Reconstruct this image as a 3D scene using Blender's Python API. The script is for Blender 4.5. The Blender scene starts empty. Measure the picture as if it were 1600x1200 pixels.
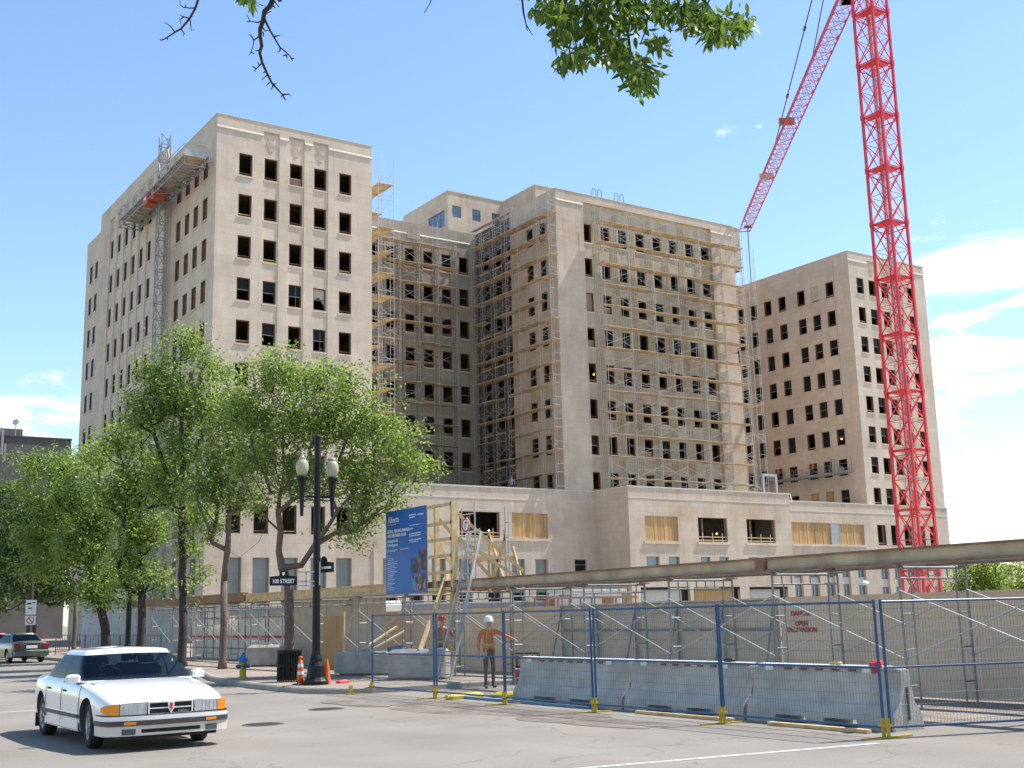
import bpy, bmesh, math, random
import numpy as np
from mathutils import Vector, Matrix
random.seed(7); rng = np.random.default_rng(7)
S = bpy.context.scene
COL = S.collection
R_ = math.radians
# ---------------------------------------------------------------- camera
YAW, PITCH, ROLL, FPX, EYE = 0.593332, 0.192205, -0.024657, 1850.0, 1.75
_f = np.array([math.sin(YAW)*math.cos(PITCH), math.cos(YAW)*math.cos(PITCH), math.sin(PITCH)])
_r = np.array([math.cos(YAW), -math.sin(YAW), 0.0]); _u = np.cross(_r, _f)
CR = math.cos(ROLL)*_r + math.sin(ROLL)*_u; CU = -math.sin(ROLL)*_r + math.cos(ROLL)*_u
cam = bpy.data.cameras.new('camera'); camo = bpy.data.objects.new('camera', cam); COL.objects.link(camo)
camo.matrix_world = Matrix(((CR[0], CU[0], -_f[0], 0), (CR[1], CU[1], -_f[1], 0), (CR[2], CU[2], -_f[2], EYE), (0, 0, 0, 1)))
cam.sensor_width = 36; cam.lens = FPX/1600*36; cam.clip_end = 6000; cam.clip_start = 0.1
S.camera = camo
def ray(px, py):
    return CR*(px-800)/FPX - CU*(py-600)/FPX + _f
def at(px, py, ax, v):            # point on the world plane axis=v seen at a photo pixel
    d = ray(px, py); t = (v-(0, 0, EYE)[ax])/d[ax]
    return Vector((d[0]*t, d[1]*t, EYE+d[2]*t))
# ---------------------------------------------------------------- sun and sky
SUN_AZ, SUN_EL = R_(-12), R_(58)   # measured from +X
sdir = Vector((math.cos(SUN_AZ)*math.cos(SUN_EL), math.sin(SUN_AZ)*math.cos(SUN_EL), math.sin(SUN_EL)))
sl = bpy.data.lights.new('sun', 'SUN'); sl.energy = 4.6; sl.angle = R_(0.5); sl.color = (1.0, 0.95, 0.87)
so = bpy.data.objects.new('sun', sl); COL.objects.link(so); so.rotation_euler = (-sdir).to_track_quat('-Z', 'Y').to_euler()
W = bpy.data.worlds.new('World'); S.world = W; W.use_nodes = True
nt = W.node_tree; nt.nodes.clear()
def N(t, kind, **kw):
    n = t.nodes.new(kind)
    for k, v in kw.items(): setattr(n, k, v)
    return n
def M_(t, op, a, b=None, c=None):
    n = t.nodes.new('ShaderNodeMath'); n.operation = op
    for i, x in enumerate((a, b, c)):
        if x is None: continue
        if isinstance(x, (int, float)): n.inputs[i].default_value = x
        else: t.links.new(x, n.inputs[i])
    return n.outputs[0]
sky = N(nt, 'ShaderNodeTexSky', sky_type='NISHITA'); sky.sun_disc = False
sky.sun_elevation = SUN_EL; sky.sun_rotation = R_(90)-SUN_AZ
sky.air_density = 1.25; sky.dust_density = 0.3; sky.ozone_density = 1.2; sky.altitude = 600
bg = N(nt, 'ShaderNodeBackground'); bg.inputs[1].default_value = 0.132
tint = N(nt, 'ShaderNodeMixRGB'); tint.blend_type = 'MULTIPLY'; tint.inputs[0].default_value = 1; tint.inputs[2].default_value = (.88, .96, 1.03, 1); nt.links.new(sky.outputs[0], tint.inputs[1]); nt.links.new(tint.outputs[0], bg.inputs[0])
tc = N(nt, 'ShaderNodeTexCoord'); sx = N(nt, 'ShaderNodeSeparateXYZ'); nt.links.new(tc.outputs['Generated'], sx.inputs[0])
az = M_(nt, 'ARCTAN2', sx.outputs[0], sx.outputs[1]); el = M_(nt, 'ARCSINE', sx.outputs[2])
cv = N(nt, 'ShaderNodeCombineXYZ'); nt.links.new(M_(nt, 'MULTIPLY', az, 15.0), cv.inputs[0]); nt.links.new(M_(nt, 'MULTIPLY', el, 42.0), cv.inputs[1])
nz = N(nt, 'ShaderNodeTexNoise'); nz.inputs['Scale'].default_value = 1.0; nz.inputs['Detail'].default_value = 9; nz.inputs['Roughness'].default_value = 0.6
nz.inputs['Distortion'].default_value = 0.5
nt.links.new(cv.outputs[0], nz.inputs['Vector'])
def azel(px, py):
    d = ray(px, py); d = d/np.linalg.norm(d); return math.atan2(d[0], d[1]), math.asin(d[2])
mask = None
for px, py, ra, re, w in [(1530, 418, 140, 36, 1.15), (1480, 500, 75, 14, .6), (1500, 560, 100, 26, .95), (1570, 545, 70, 20, .8), (1540, 600, 80, 18, .8), (1470, 635, 45, 26, .8), (1700, 400, 150, 50, .9), (1430, 455, 50, 22, .6),
                      (70, 655, 90, 22, .62), (-80, 650, 140, 34, .9), (930, 118, 60, 22, .36), (1140, 205, 26, 8, .25), (420, 575, 60, 20, .2), (1560, 690, 100, 22, .35), (100, 580, 60, 12, .2)]:
    a0, e0 = azel(px, py)
    dx = M_(nt, 'DIVIDE', M_(nt, 'SUBTRACT', az, a0), ra/FPX*1.05); dy = M_(nt, 'DIVIDE', M_(nt, 'SUBTRACT', el, e0), re/FPX)
    g = M_(nt, 'EXPONENT', M_(nt, 'MULTIPLY', M_(nt, 'ADD', M_(nt, 'MULTIPLY', dx, dx), M_(nt, 'MULTIPLY', dy, dy)), -0.7))
    g = M_(nt, 'MULTIPLY', g, w)
    mask = g if mask is None else M_(nt, 'MAXIMUM', mask, g)
# broad cloud fields elsewhere in the sky, so that the place has a sky all round
cov = M_(nt, 'MULTIPLY', mask, 1.0)
dens = M_(nt, 'ADD', M_(nt, 'MULTIPLY', cov, 0.95), M_(nt, 'MULTIPLY', M_(nt, 'SUBTRACT', nz.outputs['Fac'], 0.5), 2.3))
mr = N(nt, 'ShaderNodeMapRange', interpolation_type='SMOOTHSTEP'); nt.links.new(dens, mr.inputs[0]); mr.inputs[1].default_value = 0.28; mr.inputs[2].default_value = 0.80
fac = M_(nt, 'MULTIPLY', mr.outputs[0], 0.93)
fac = M_(nt, 'MULTIPLY', fac, M_(nt, 'GREATER_THAN', mask, 0.02))
bgc = N(nt, 'ShaderNodeBackground'); bgc.inputs[0].default_value = (1, 0.99, 0.97, 1); bgc.inputs[1].default_value = 0.95
mx = N(nt, 'ShaderNodeMixShader'); nt.links.new(fac, mx.inputs[0]); nt.links.new(bg.outputs[0], mx.inputs[1]); nt.links.new(bgc.outputs[0], mx.inputs[2])
wo = N(nt, 'ShaderNodeOutputWorld'); nt.links.new(mx.outputs[0], wo.inputs[0])
S.view_settings.view_transform = 'Standard'; S.view_settings.look = 'None'; S.view_settings.exposure = 0.74; S.view_settings.gamma = 1
S.render.engine = 'CYCLES'; S.cycles.max_bounces = 6; S.cycles.diffuse_bounces = 3; S.cycles.transparent_max_bounces = 12
# ---------------------------------------------------------------- mesh helpers
class MB:
    def __init__(s): s.v = []; s.f = []; s.mi = []; s.cur = 0; s.ch = []
    def add(s, vs, fs, mi=None):
        s.ch.append((len(s.v), len(s.f))); b = len(s.v); s.v += [tuple(p) for p in vs]; s.f += [tuple(b+i for i in f) for f in fs]; s.mi += [s.cur if mi is None else mi]*len(fs)
    def quad(s, a, b, c, d, mi=None): s.add((a, b, c, d), ((0, 1, 2, 3),), mi)
    def box(s, x0, x1, y0, y1, z0, z1, mi=None):
        s.add([(x0, y0, z0), (x1, y0, z0), (x1, y1, z0), (x0, y1, z0), (x0, y0, z1), (x1, y0, z1), (x1, y1, z1), (x0, y1, z1)],
              [(0, 3, 2, 1), (4, 5, 6, 7), (0, 1, 5, 4), (1, 2, 6, 5), (2, 3, 7, 6), (3, 0, 4, 7)], mi)
    def cbox(s, x0, x1, y0, y1, z0, z1, c, mi=None):      # box with chamfered upper and vertical edges
        def ring(i, z): return [(x0+i, y0, z), (x1-i, y0, z), (x1, y0+i, z), (x1, y1-i, z), (x1-i, y1, z), (x0+i, y1, z), (x0, y1-i, z), (x0, y0+i, z)]
        a = ring(c, z0); b = ring(c, z1-c)
        t = [(min(max(p[0], x0+c), x1-c), min(max(p[1], y0+c), y1-c), z1) for p in ring(2*c, z1)]
        fs = [tuple(reversed(range(8)))]
        for k in range(8):
            j = (k+1) % 8; fs += [(k, j, 8+j, 8+k), (8+k, 8+j, 16+j, 16+k)]
        fs.append(tuple(range(16, 24))); s.add(a+b+t, fs, mi)
    def tube(s, a, b, r, n=4, r2=None, cap=True, mi=None):
        a = Vector(a); b = Vector(b); d = b-a
        if d.length < 1e-6: return
        q = d.to_track_quat('Z', 'Y'); r2 = r if r2 is None else r2; vs = []
        off = math.pi/n
        for p, rr in ((a, r), (b, r2)):
            for k in range(n):
                t = 2*math.pi*k/n+off; vs.append(p+q @ Vector((rr*math.cos(t), rr*math.sin(t), 0)))
        fs = [(k, (k+1) % n, n+(k+1) % n, n+k) for k in range(n)]
        if cap: fs += [tuple(reversed(range(n))), tuple(range(n, 2*n))]
        s.add(vs, fs, mi)
    def bar(s, a, b, w, h, mi=None):    # rectangular bar, w horizontal, h the other
        a = Vector(a); b = Vector(b); d = (b-a).normalized()
        up = Vector((0, 0, 1)) if abs(d.z) < 0.95 else Vector((0, 1, 0))
        x = d.cross(up).normalized(); y = x.cross(d).normalized(); vs = []
        for p in (a, b):
            for i, j in ((-1, -1), (1, -1), (1, 1), (-1, 1)): vs.append(p+x*(i*w/2)+y*(j*h/2))
        s.add(vs, [(0, 3, 2, 1), (4, 5, 6, 7), (0, 1, 5, 4), (1, 2, 6, 5), (2, 3, 7, 6), (3, 0, 4, 7)], mi)
    def path(s, pts, rs, n=6, mi=None):
        if isinstance(rs, (int, float)): rs = [rs]*len(pts)
        pts = [Vector(p) for p in pts]; vs = []; x = None
        for i, p in enumerate(pts):
            d = (pts[min(i+1, len(pts)-1)]-pts[max(i-1, 0)]).normalized()
            if x is None: x = d.orthogonal().normalized()
            x = (x-d*x.dot(d)).normalized(); y = d.cross(x)
            for k in range(n):
                t = 2*math.pi*k/n; vs.append(p+x*(rs[i]*math.cos(t))+y*(rs[i]*math.sin(t)))
        fs = [(i*n+k, i*n+(k+1) % n, (i+1)*n+(k+1) % n, (i+1)*n+k) for i in range(len(pts)-1) for k in range(n)]
        fs += [tuple(reversed(range(n))), tuple(range((len(pts)-1)*n, len(pts)*n))]
        s.add(vs, fs, mi)
    def lathe(s, prof, c=(0, 0, 0), n=16, mi=None, caps=True):      # prof: (r, z)
        vs = []; fs = []
        for r, z in prof:
            for k in range(n):
                t = 2*math.pi*k/n; vs.append((c[0]+r*math.cos(t), c[1]+r*math.sin(t), c[2]+z))
        for i in range(len(prof)-1):
            for k in range(n): fs.append((i*n+k, i*n+(k+1) % n, (i+1)*n+(k+1) % n, (i+1)*n+k))
        if caps: fs += [tuple(reversed(range(n))), tuple(range((len(prof)-1)*n, len(prof)*n))]
        s.add(vs, fs, mi)
    def prism(s, pts, d, mi=None):      # polygon pts (3D) extruded by vector d
        n = len(pts); d = Vector(d); vs = [Vector(p) for p in pts]+[Vector(p)+d for p in pts]
        s.add(vs, [tuple(reversed(range(n))), tuple(range(n, 2*n))]+[(k, (k+1) % n, n+(k+1) % n, n+k) for k in range(n)], mi)
    def mesh(s, name, mats, smooth=False):
        m = bpy.data.meshes.new(name); m.from_pydata(s.v, [], s.f)
        if not isinstance(mats, (list, tuple)): mats = [mats]
        for x in mats: m.materials.append(x)
        if len(mats) > 1: m.polygons.foreach_set('material_index', s.mi)
        if smooth: m.shade_smooth() if hasattr(m, 'shade_smooth') else None
        m.validate(); m.update(); return m
    def build(s, name, mats, parent=None, loc=(0, 0, 0), rz=0, smooth=False, label=None, cat=None, group=None, kind=None):
        return link(name, s.mesh(name, mats, smooth), parent, loc, rz, label, cat, group, kind)
def build_each(mb, name, mats, parent, merge=1, **kw):       # every piece its own object
    ch = mb.ch[::merge]+[(len(mb.v), len(mb.f))]; out = []
    for (v0, f0), (v1, f1) in zip(ch[:-1], ch[1:]):
        q = MB(); q.v = mb.v[v0:v1]; q.f = [tuple(i-v0 for i in f) for f in mb.f[f0:f1]]; q.mi = mb.mi[f0:f1]; out.append(q.build(name, mats, parent, **kw))
    return out
def link(name, data, parent=None, loc=(0, 0, 0), rz=0, label=None, cat=None, group=None, kind=None):
    o = bpy.data.objects.new(name, data); COL.objects.link(o); o.location = loc; o.rotation_euler = (0, 0, rz)
    if parent is not None: o.parent = parent
    if label: o['label'] = label
    if cat: o['category'] = cat
    if group: o['group'] = group
    if kind: o['kind'] = kind
    return o
def thing(name, label, cat, loc=(0, 0, 0), rz=0, group=None):
    return link(name, None, None, loc, rz, label, cat, group)
def copy_tree(o, parent=None, loc=None, rz=None, label=None):
    c = o.copy(); COL.objects.link(c); c.parent = parent
    if loc is not None: c.location = loc
    if rz is not None: c.rotation_euler = (0, 0, rz)
    if label: c['label'] = label
    for ch in list(o.children): copy_tree(ch, c)
    return c
def text_mesh(name, txt, size, mat, parent, origin, xdir, ydir, extrude=0.004, align='LEFT', xs=1.0, bold=0.0, label=None):
    cu = bpy.data.curves.new(name, 'FONT'); cu.body = txt; cu.size = size; cu.extrude = extrude; cu.align_x = align; cu.offset = bold
    o = bpy.data.objects.new(name, cu); COL.objects.link(o)
    bpy.context.view_layer.update(); dg = bpy.context.evaluated_depsgraph_get()
    m = bpy.data.meshes.new_from_object(o.evaluated_get(dg)); bpy.data.objects.remove(o); bpy.data.curves.remove(cu)
    X = Vector(xdir).normalized(); Y = Vector(ydir).normalized(); Z = X.cross(Y)
    Mx = Matrix(((X.x*xs, Y.x, Z.x, origin[0]), (X.y*xs, Y.y, Z.y, origin[1]), (X.z*xs, Y.z, Z.z, origin[2]), (0, 0, 0, 1)))
    m.transform(Mx); m.materials.clear(); m.materials.append(mat); m.name = name
    return link(name, m, parent, label=label)
# ---------------------------------------------------------------- materials
def mat(name, col, rough=0.8, metal=0.0, var=0.15, scale=3.0, bump=0.0, bscale=30.0, coat=0.0, spec=None, trans=0.0, alpha=1.0, obj=True, detail=5):
    m = bpy.data.materials.new(name); m.use_nodes = True; t = m.node_tree; b = t.nodes['Principled BSDF']
    b.inputs['Roughness'].default_value = rough; b.inputs['Metallic'].default_value = metal
    if spec is not None: b.inputs['Specular IOR Level'].default_value = spec
    if coat: b.inputs['Coat Weight'].default_value = coat; b.inputs['Coat Roughness'].default_value = 0.05
    if trans: b.inputs['Transmission Weight'].default_value = trans
    if alpha < 1: b.inputs['Alpha'].default_value = alpha
    b.inputs['Base Color'].default_value = (*col, 1)
    co = N(t, 'ShaderNodeTexCoord')
    if var > 0:
        n = N(t, 'ShaderNodeTexNoise'); n.inputs['Scale'].default_value = scale; n.inputs['Detail'].default_value = detail
        t.links.new(co.outputs['Object'], n.inputs['Vector'])
        r = N(t, 'ShaderNodeValToRGB'); r.color_ramp.elements[0].position = .3; r.color_ramp.elements[1].position = .7
        r.color_ramp.elements[0].color = (*[c*(1-var) for c in col], 1); r.color_ramp.elements[1].color = (*[min(1, c*(1+var)) for c in col], 1)
        t.links.new(n.outputs['Fac'], r.inputs['Fac']); t.links.new(r.outputs[0], b.inputs['Base Color'])
    if bump:
        n2 = N(t, 'ShaderNodeTexNoise'); n2.inputs['Scale'].default_value = bscale; n2.inputs['Detail'].default_value = 4
        t.links.new(co.outputs['Object'], n2.inputs['Vector'])
        bp = N(t, 'ShaderNodeBump'); bp.inputs['Strength'].default_value = bump; bp.inputs['Distance'].default_value = 0.02
        t.links.new(n2.outputs['Fac'], bp.inputs['Height']); t.links.new(bp.outputs[0], b.inputs['Normal'])
    return m
def stone_mat(name, col, stain=0.5):
    m = bpy.data.materials.new(name); m.use_nodes = True; t = m.node_tree; b = t.nodes['Principled BSDF']; b.inputs['Roughness'].default_value = .9
    b.inputs['Specular IOR Level'].default_value = 0.2
    g = N(t, 'ShaderNodeNewGeometry'); s = N(t, 'ShaderNodeSeparateXYZ'); t.links.new(g.outputs['Position'], s.inputs[0])
    u = M_(t, 'ADD', s.outputs[0], s.outputs[1]); c = N(t, 'ShaderNodeCombineXYZ'); t.links.new(u, c.inputs[0]); t.links.new(s.outputs[2], c.inputs[1])
    br = N(t, 'ShaderNodeTexBrick'); t.links.new(c.outputs[0], br.inputs['Vector']); br.inputs['Scale'].default_value = 1
    br.inputs['Brick Width'].default_value = 1.25; br.inputs['Row Height'].default_value = 0.6167; br.inputs['Mortar Size'].default_value = .012; br.inputs['Mortar Smooth'].default_value = .3
    br.inputs['Color1'].default_value = (*[x*1.05 for x in col], 1); br.inputs['Color2'].default_value = (*[x*.965 for x in col], 1); br.inputs['Mortar'].default_value = (*[x*.84 for x in col], 1); br.inputs['Bias'].default_value = 0
    # blotches
    n1 = N(t, 'ShaderNodeTexNoise'); n1.inputs['Scale'].default_value = .35; n1.inputs['Detail'].default_value = 6; t.links.new(g.outputs['Position'], n1.inputs['Vector'])
    # vertical streaks
    mp = N(t, 'ShaderNodeCombineXYZ'); t.links.new(M_(t, 'MULTIPLY', u, 1.6), mp.inputs[0]); t.links.new(M_(t, 'MULTIPLY', s.outputs[2], .16), mp.inputs[1])
    n2 = N(t, 'ShaderNodeTexNoise'); n2.inputs['Scale'].default_value = 1; n2.inputs['Detail'].default_value = 7; n2.inputs['Roughness'].default_value = .65; t.links.new(mp.outputs[0], n2.inputs['Vector'])
    n3 = N(t, 'ShaderNodeTexNoise'); n3.inputs['Scale'].default_value = 14; n3.inputs['Detail'].default_value = 5; t.links.new(g.outputs['Position'], n3.inputs['Vector'])
    def mr(x, a, b_, c_, d_):
        q = N(t, 'ShaderNodeMapRange'); t.links.new(x, q.inputs[0])
        for i, v in enumerate((a, b_, c_, d_)): q.inputs[i+1].default_value = v
        return q.outputs[0]
    mul = M_(t, 'MULTIPLY', mr(n1.outputs['Fac'], .3, .7, .90, 1.08), mr(n2.outputs['Fac'], .3, .72, 1.06, 1-.18*stain))
    mul = M_(t, 'MULTIPLY', mul, mr(n3.outputs['Fac'], .25, .75, .96, 1.04))
    vm = N(t, 'ShaderNodeVectorMath', operation='SCALE'); t.links.new(br.outputs['Color'], vm.inputs[0]); t.links.new(mul, vm.inputs['Scale'])
    mixc = N(t, 'ShaderNodeMixRGB'); mixc.blend_type = 'MULTIPLY'; t.links.new(vm.outputs[0], mixc.inputs[1]); mixc.inputs[2].default_value = (.80, .66, .50, 1)
    n4 = N(t, 'ShaderNodeTexNoise'); n4.inputs['Scale'].default_value = .22; n4.inputs['Detail'].default_value = 8; n4.inputs['Roughness'].default_value = .7; t.links.new(g.outputs['Position'], n4.inputs['Vector'])
    t.links.new(mr(n4.outputs['Fac'], .52, .75, 0, .9*stain), mixc.inputs[0])
    t.links.new(mixc.outputs[0], b.inputs['Base Color'])
    bp = N(t, 'ShaderNodeBump'); bp.inputs['Strength'].default_value = .25; bp.inputs['Distance'].default_value = .01
    t.links.new(M_(t, 'ADD', M_(t, 'MULTIPLY', br.outputs['Fac'], -1.0), M_(t, 'MULTIPLY', n3.outputs['Fac'], .5)), bp.inputs['Height']); t.links.new(bp.outputs[0], b.inputs['Normal'])
    return m
STONE = stone_mat('limestone', (.65, .53, .42), .5)
STONE2 = stone_mat('limestone_weathered', (.61, .495, .39), .9)
STONE3 = stone_mat('limestone_shaded_sooty', (.42, .355, .285), 1.0); STONE4 = stone_mat('limestone_shaded_stained', (.54, .45, .35), 1.0)  # scaffolded walls: grime plus the shade there, both put into the stone colour
LEDGE = mat('limestone_coping', (.62, .56, .48), .85, var=.08)
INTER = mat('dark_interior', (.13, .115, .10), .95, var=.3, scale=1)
WOODF = mat('old_window_wood', (.17, .085, .045), .8, var=.35, scale=6)
LUMB = mat('new_lumber', (.62, .44, .23), .75, var=.25, scale=5)
PLANK = mat('scaffold_plank', (.58, .45, .29), .8, var=.3, scale=1.3)
def plymat(name, col):
    m = mat(name, col, .75, var=0); t = m.node_tree; b = t.nodes['Principled BSDF']; g = N(t, 'ShaderNodeNewGeometry'); mp = N(t, 'ShaderNodeMapping'); mp.inputs['Scale'].default_value = (9, 9, .5); t.links.new(g.outputs['Position'], mp.inputs[0])
    n = N(t, 'ShaderNodeTexNoise'); n.inputs['Scale'].default_value = 1; n.inputs['Detail'].default_value = 6; t.links.new(mp.outputs[0], n.inputs['Vector'])
    a = M_(t, 'ADD', M_(t, 'MULTIPLY', n.outputs['Fac'], .8), M_(t, 'MULTIPLY', g.outputs['Random Per Island'], .35)); v = N(t, 'ShaderNodeVectorMath', operation='SCALE'); v.inputs[0].default_value = col; t.links.new(M_(t, 'ADD', a, .4), v.inputs['Scale']); t.links.new(v.outputs[0], b.inputs['Base Color']); return m
PLY = plymat('plywood', (.50, .30, .125))
ALU = mat('galvanised_steel', (.42, .42, .41), .42, metal=.35, var=.12, scale=4)
WALK = mat('dull_scaffold_tube', (.23, .23, .22), .5, metal=.3, var=.2, scale=4)
SCAF = mat('worn_scaffold_tube', (.52, .51, .49), .5, metal=.3, var=.15, scale=4)
ALU2 = mat('bright_aluminium', (.75, .75, .76), .35, metal=.6, var=.05)
CONC = mat('concrete', (.36, .33, .29), .9, var=.18, scale=4, bump=.4, bscale=60)
WHITE = mat('white_paint', (.78, .77, .75), .5, var=.04)
DGLASS = mat('window_glass', (.018, .022, .025), .15, var=0, spec=.07)
FGLASS = mat('filmed_window_glass', (.17, .195, .185), .25, var=.15, scale=.8, spec=.6)
RED = mat('red_crane_paint', (.74, .045, .055), .42, var=.12, scale=2)
BLACK = mat('black_paint', (.012, .012, .013), .45, var=.1, spec=.25)
DGREY = mat('dark_grey_metal', (.08, .08, .085), .5, var=.1)
BLUE = mat('blue_fence_paint', (.015, .075, .17), .45, var=.15)
YEL = mat('yellow_paint', (.50, .35, .02), .55, var=.12)
ORG = mat('orange_plastic', (.75, .14, .02), .5, var=.08)
REDP = mat('red_plastic', (.55, .03, .03), .5, var=.1)
# ================================================================ the office building
FY = 92.70; TOPZ = 44.58
BLD = thing('office_building', 'large beige limestone office building with empty window openings, under renovation', 'building')
HEAD0, WH, DZ = 41.4, 2.0, 3.7
heads = [HEAD0-DZ*k for k in range(8)]
def wall(mb, dr, c, u0, u1, z0, z1, holes=(), depth=.35, sgn=1, mi=None, rmi=None):
    # a wall sheet on plane c (dr 'x': runs along X at y=c; dr 'y': runs along Y at x=c), openings with reveals going inwards
    def P(u, z, d=0): return (u, c+d*sgn, z) if dr == 'x' else (c+d*sgn, u, z)
    us = sorted({u0, u1, *[h[0] for h in holes], *[h[1] for h in holes]}); us = [u for u in us if u0 <= u <= u1]
    zs = sorted({z0, z1, *[h[2] for h in holes], *[h[3] for h in holes]}); zs = [z for z in zs if z0 <= z <= z1]
    for i in range(len(us)-1):
        run = None
        for j in range(len(zs)-1):
            cu = (us[i]+us[i+1])/2; cz = (zs[j]+zs[j+1])/2
            inh = any(h[0] < cu < h[1] and h[2] < cz < h[3] for h in holes)
            if not inh and run is None: run = zs[j]
            if inh and run is not None:
                mb.quad(P(us[i], run), P(us[i+1], run), P(us[i+1], zs[j]), P(us[i], zs[j]), mi); run = None
        if run is not None: mb.quad(P(us[i], run), P(us[i+1], run), P(us[i+1], zs[-1]), P(us[i], zs[-1]), mi)
    for h in holes:
        a, b, lo, hi = h[:4]; d = h[4] if len(h) > 4 else depth
        for p, q in (((a, lo), (b, lo)), ((b, lo), (b, hi)), ((b, hi), (a, hi)), ((a, hi), (a, lo))):
            mb.quad(P(*p), P(*q), P(*q, d), P(*p, d), mi)
WINS = []   # (dir, plane, u0, u1, z0, z1, style, hidden)
def win(dr, c, u0, u1, z0, z1, style='auto', hide=False): WINS.append((dr, c, u0, u1, z0, z1, style, hide))
def sill(mb, dr, c, u0, u1, z):
    if dr == 'x': mb.box(u0-.08, u1+.08, c-.07, c+.1, z-.16, z-.003)
    else: mb.box(c-.07, c+.1, u0-.08, u1+.08, z-.16, z-.003)
sills = MB()
def ornament(mb, dr, c, u0, u1, z0, z1, d):
    # carved fan of raised ribs under the coping, in the head of each recessed strip
    um = (u0+u1)/2; w = (u1-u0)/2
    for k in range(7):
        t = -0.9+1.8*k/6
        for (za, zb, s0, s1) in ((z0+.1, z0+(z1-z0)*.5, .12, .8), (z0+(z1-z0)*.5, z1-.05, .2, .95)):
            a = (um+w*t*s0, za); b = (um+w*t*s1, zb)
            A = (a[0], c+d-.02, a[1]) if dr == 'x' else (c+d-.02, a[0], a[1])
            B_ = (b[0], c+d-.02, b[1]) if dr == 'x' else (c+d-.02, b[0], b[1])
            mb.bar(A, B_, .045, .045)
def face(mb, dr, c, u0, u1, z0, z1, cols, strips=(), rows=range(8), w=1.2, style='auto', d=.075, hide=lambda k, i: False, orn=True, sty=None, dep=.35):
    """cols = window left edges; strips = indices of cols that sit in a shallow recess"""
    hs = []; sp = []
    for i, u in enumerate(cols):
        wh = [(u, u+w, heads[k]-WH, heads[k]) for k in rows]
        for k in rows:
            st = sty(k, i) if sty else style
            off = d if i in strips else 0
            win(dr, c+off, u, u+w, heads[k]-WH, heads[k], st, hide(k, i))
        if i in strips: sp.append((u, wh))
        else: hs += [(*h, dep) for h in wh]
    for u, wh in sp: hs.append((u-.14, u+w+.14, z0+.02, 43.85, d))
    wall(mb, dr, c, u0, u1, z0, z1, hs)
    for u, wh in sp:
        wall(mb, dr, c+d, u-.14, u+w+.14, z0+.02, 43.85, [(*h, dep) for h in wh])
        if orn: ornament(mb, dr, c, u-.05, u+w+.05, 41.9, 43.8, d)
def roof_and_slabs(x0, x1, y0, y1, ztop, zbot, name='roof'):
    mb = MB(); mb.box(x0+.02, x1-.02, y0+.02, y1-.02, ztop-1.1, ztop-.8)
    return mb
slabs = MB()
def floors(x0, x1, y0, y1):
    for k in range(-1, 8):
        z = heads[0]-DZ*k+.55
        if k == -1: z = 43.6-.1
        slabs.box(x0+.42, x1-.42, y0+.42, y1-.42, z-.3, z)
    # inner partitions and columns
    if x1-x0 > 8 and y1-y0 > 8:
        slabs.box(x0+6, x0+6.2, y0+5, y1-.6, 13, 43); slabs.box(x0+.6, x1-5, y0+7, y0+7.2, 13, 43)
def coping(mb, x0, x1, y0, y1, z, h=.22, w=.5, o=.05):
    mb.box(x0-o, x1+o, y0-o, y0+w, z, z+h); mb.box(x0-o, x0+w, y0+w+.001, y1, z, z+h)
def slantledge(mb, dr, c, u0, u1, z):     # thin weathered set-off that catches the sun
    if dr == 'x':
        mb.add([(u0, c-.002, z), (u1, c-.002, z), (u1, c-.002, z-.10), (u0, c-.002, z-.10), (u0, c-.07, z-.10), (u1, c-.07, z-.10), (u1, c-.07, z-.2), (u0, c-.07, z-.2), (u0, c-.002, z-.2), (u1, c-.002, z-.2)],
               [(0, 1, 5, 4), (4, 5, 6, 7), (7, 6, 9, 8)])
    else:
        mb.add([(c-.002, u0, z), (c-.002, u1, z), (c-.07, u1, z-.10), (c-.07, u0, z-.10), (c-.07, u1, z-.2), (c-.07, u0, z-.2), (c-.002, u1, z-.2), (c-.002, u0, z-.2)],
               [(0, 1, 2, 3), (3, 2, 4, 5), (5, 4, 6, 7)])
led = MB()
# ---- left tower
LX0, LX1, LY1 = 32.75, 47.50, 135.0
m = MB()
fc = [34.76, 37.10, 39.47, 41.79, 44.22]
def sty_left(k, i):
    r = {(0, 2): 'half', (3, 0): 'sash', (3, 1): 'sash', (3, 2): 'sash', (3, 3): 'torn', (4, 1): 'sash', (4, 3): 'sash', (2, 4): 'open', (4, 2): 'open'}
    return r.get((k, i), 'open')
face(m, 'x', FY, LX0, LX1, 13.4, TOPZ, fc, (1, 2, 3), sty=sty_left, hide=lambda k, i: k > 5)
for a, b in ((LX0, 36.94), (38.46, 39.31), (40.83, 41.63), (43.15, LX1)): slantledge(led, 'x', FY, a, b, 43.55)
# west side: near bay, projecting centre bay, far bay
hz = lambda k, i: k > 5
face(m, 'y', LX0, FY, 104.6, 13.4, TOPZ, [94.7, 97.08, 99.40, 101.80], (), style='shut', hide=hz)
face(m, 'y', LX0, 126.85, LY1, 13.4, TOPZ, [127.75, 130.0, 132.2], (), style='slim', hide=hz, dep=.25)
BX = LX0-.65
face(m, 'y', BX, 104.6, 126.85, 13.4, TOPZ+1.0, [108.6, 111.2, 113.82, 116.44, 119.06, 121.7], range(6), style='slim', hide=hz, d=.1, dep=.25)
for y in (104.6, 126.85): m.quad((BX, y, 13.4), (LX0, y, 13.4), (LX0, y, TOPZ+1), (BX, y, TOPZ+1))
m.quad((LX0, 104.6, TOPZ-.05), (LX0, 126.85, TOPZ-.05), (LX0, 126.85, TOPZ+1), (LX0, 104.6, TOPZ+1)); m.quad((BX, 104.6, TOPZ+1), (BX, 126.85, TOPZ+1), (LX0, 126.85, TOPZ+1), (LX0, 104.6, TOPZ+1))
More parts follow.
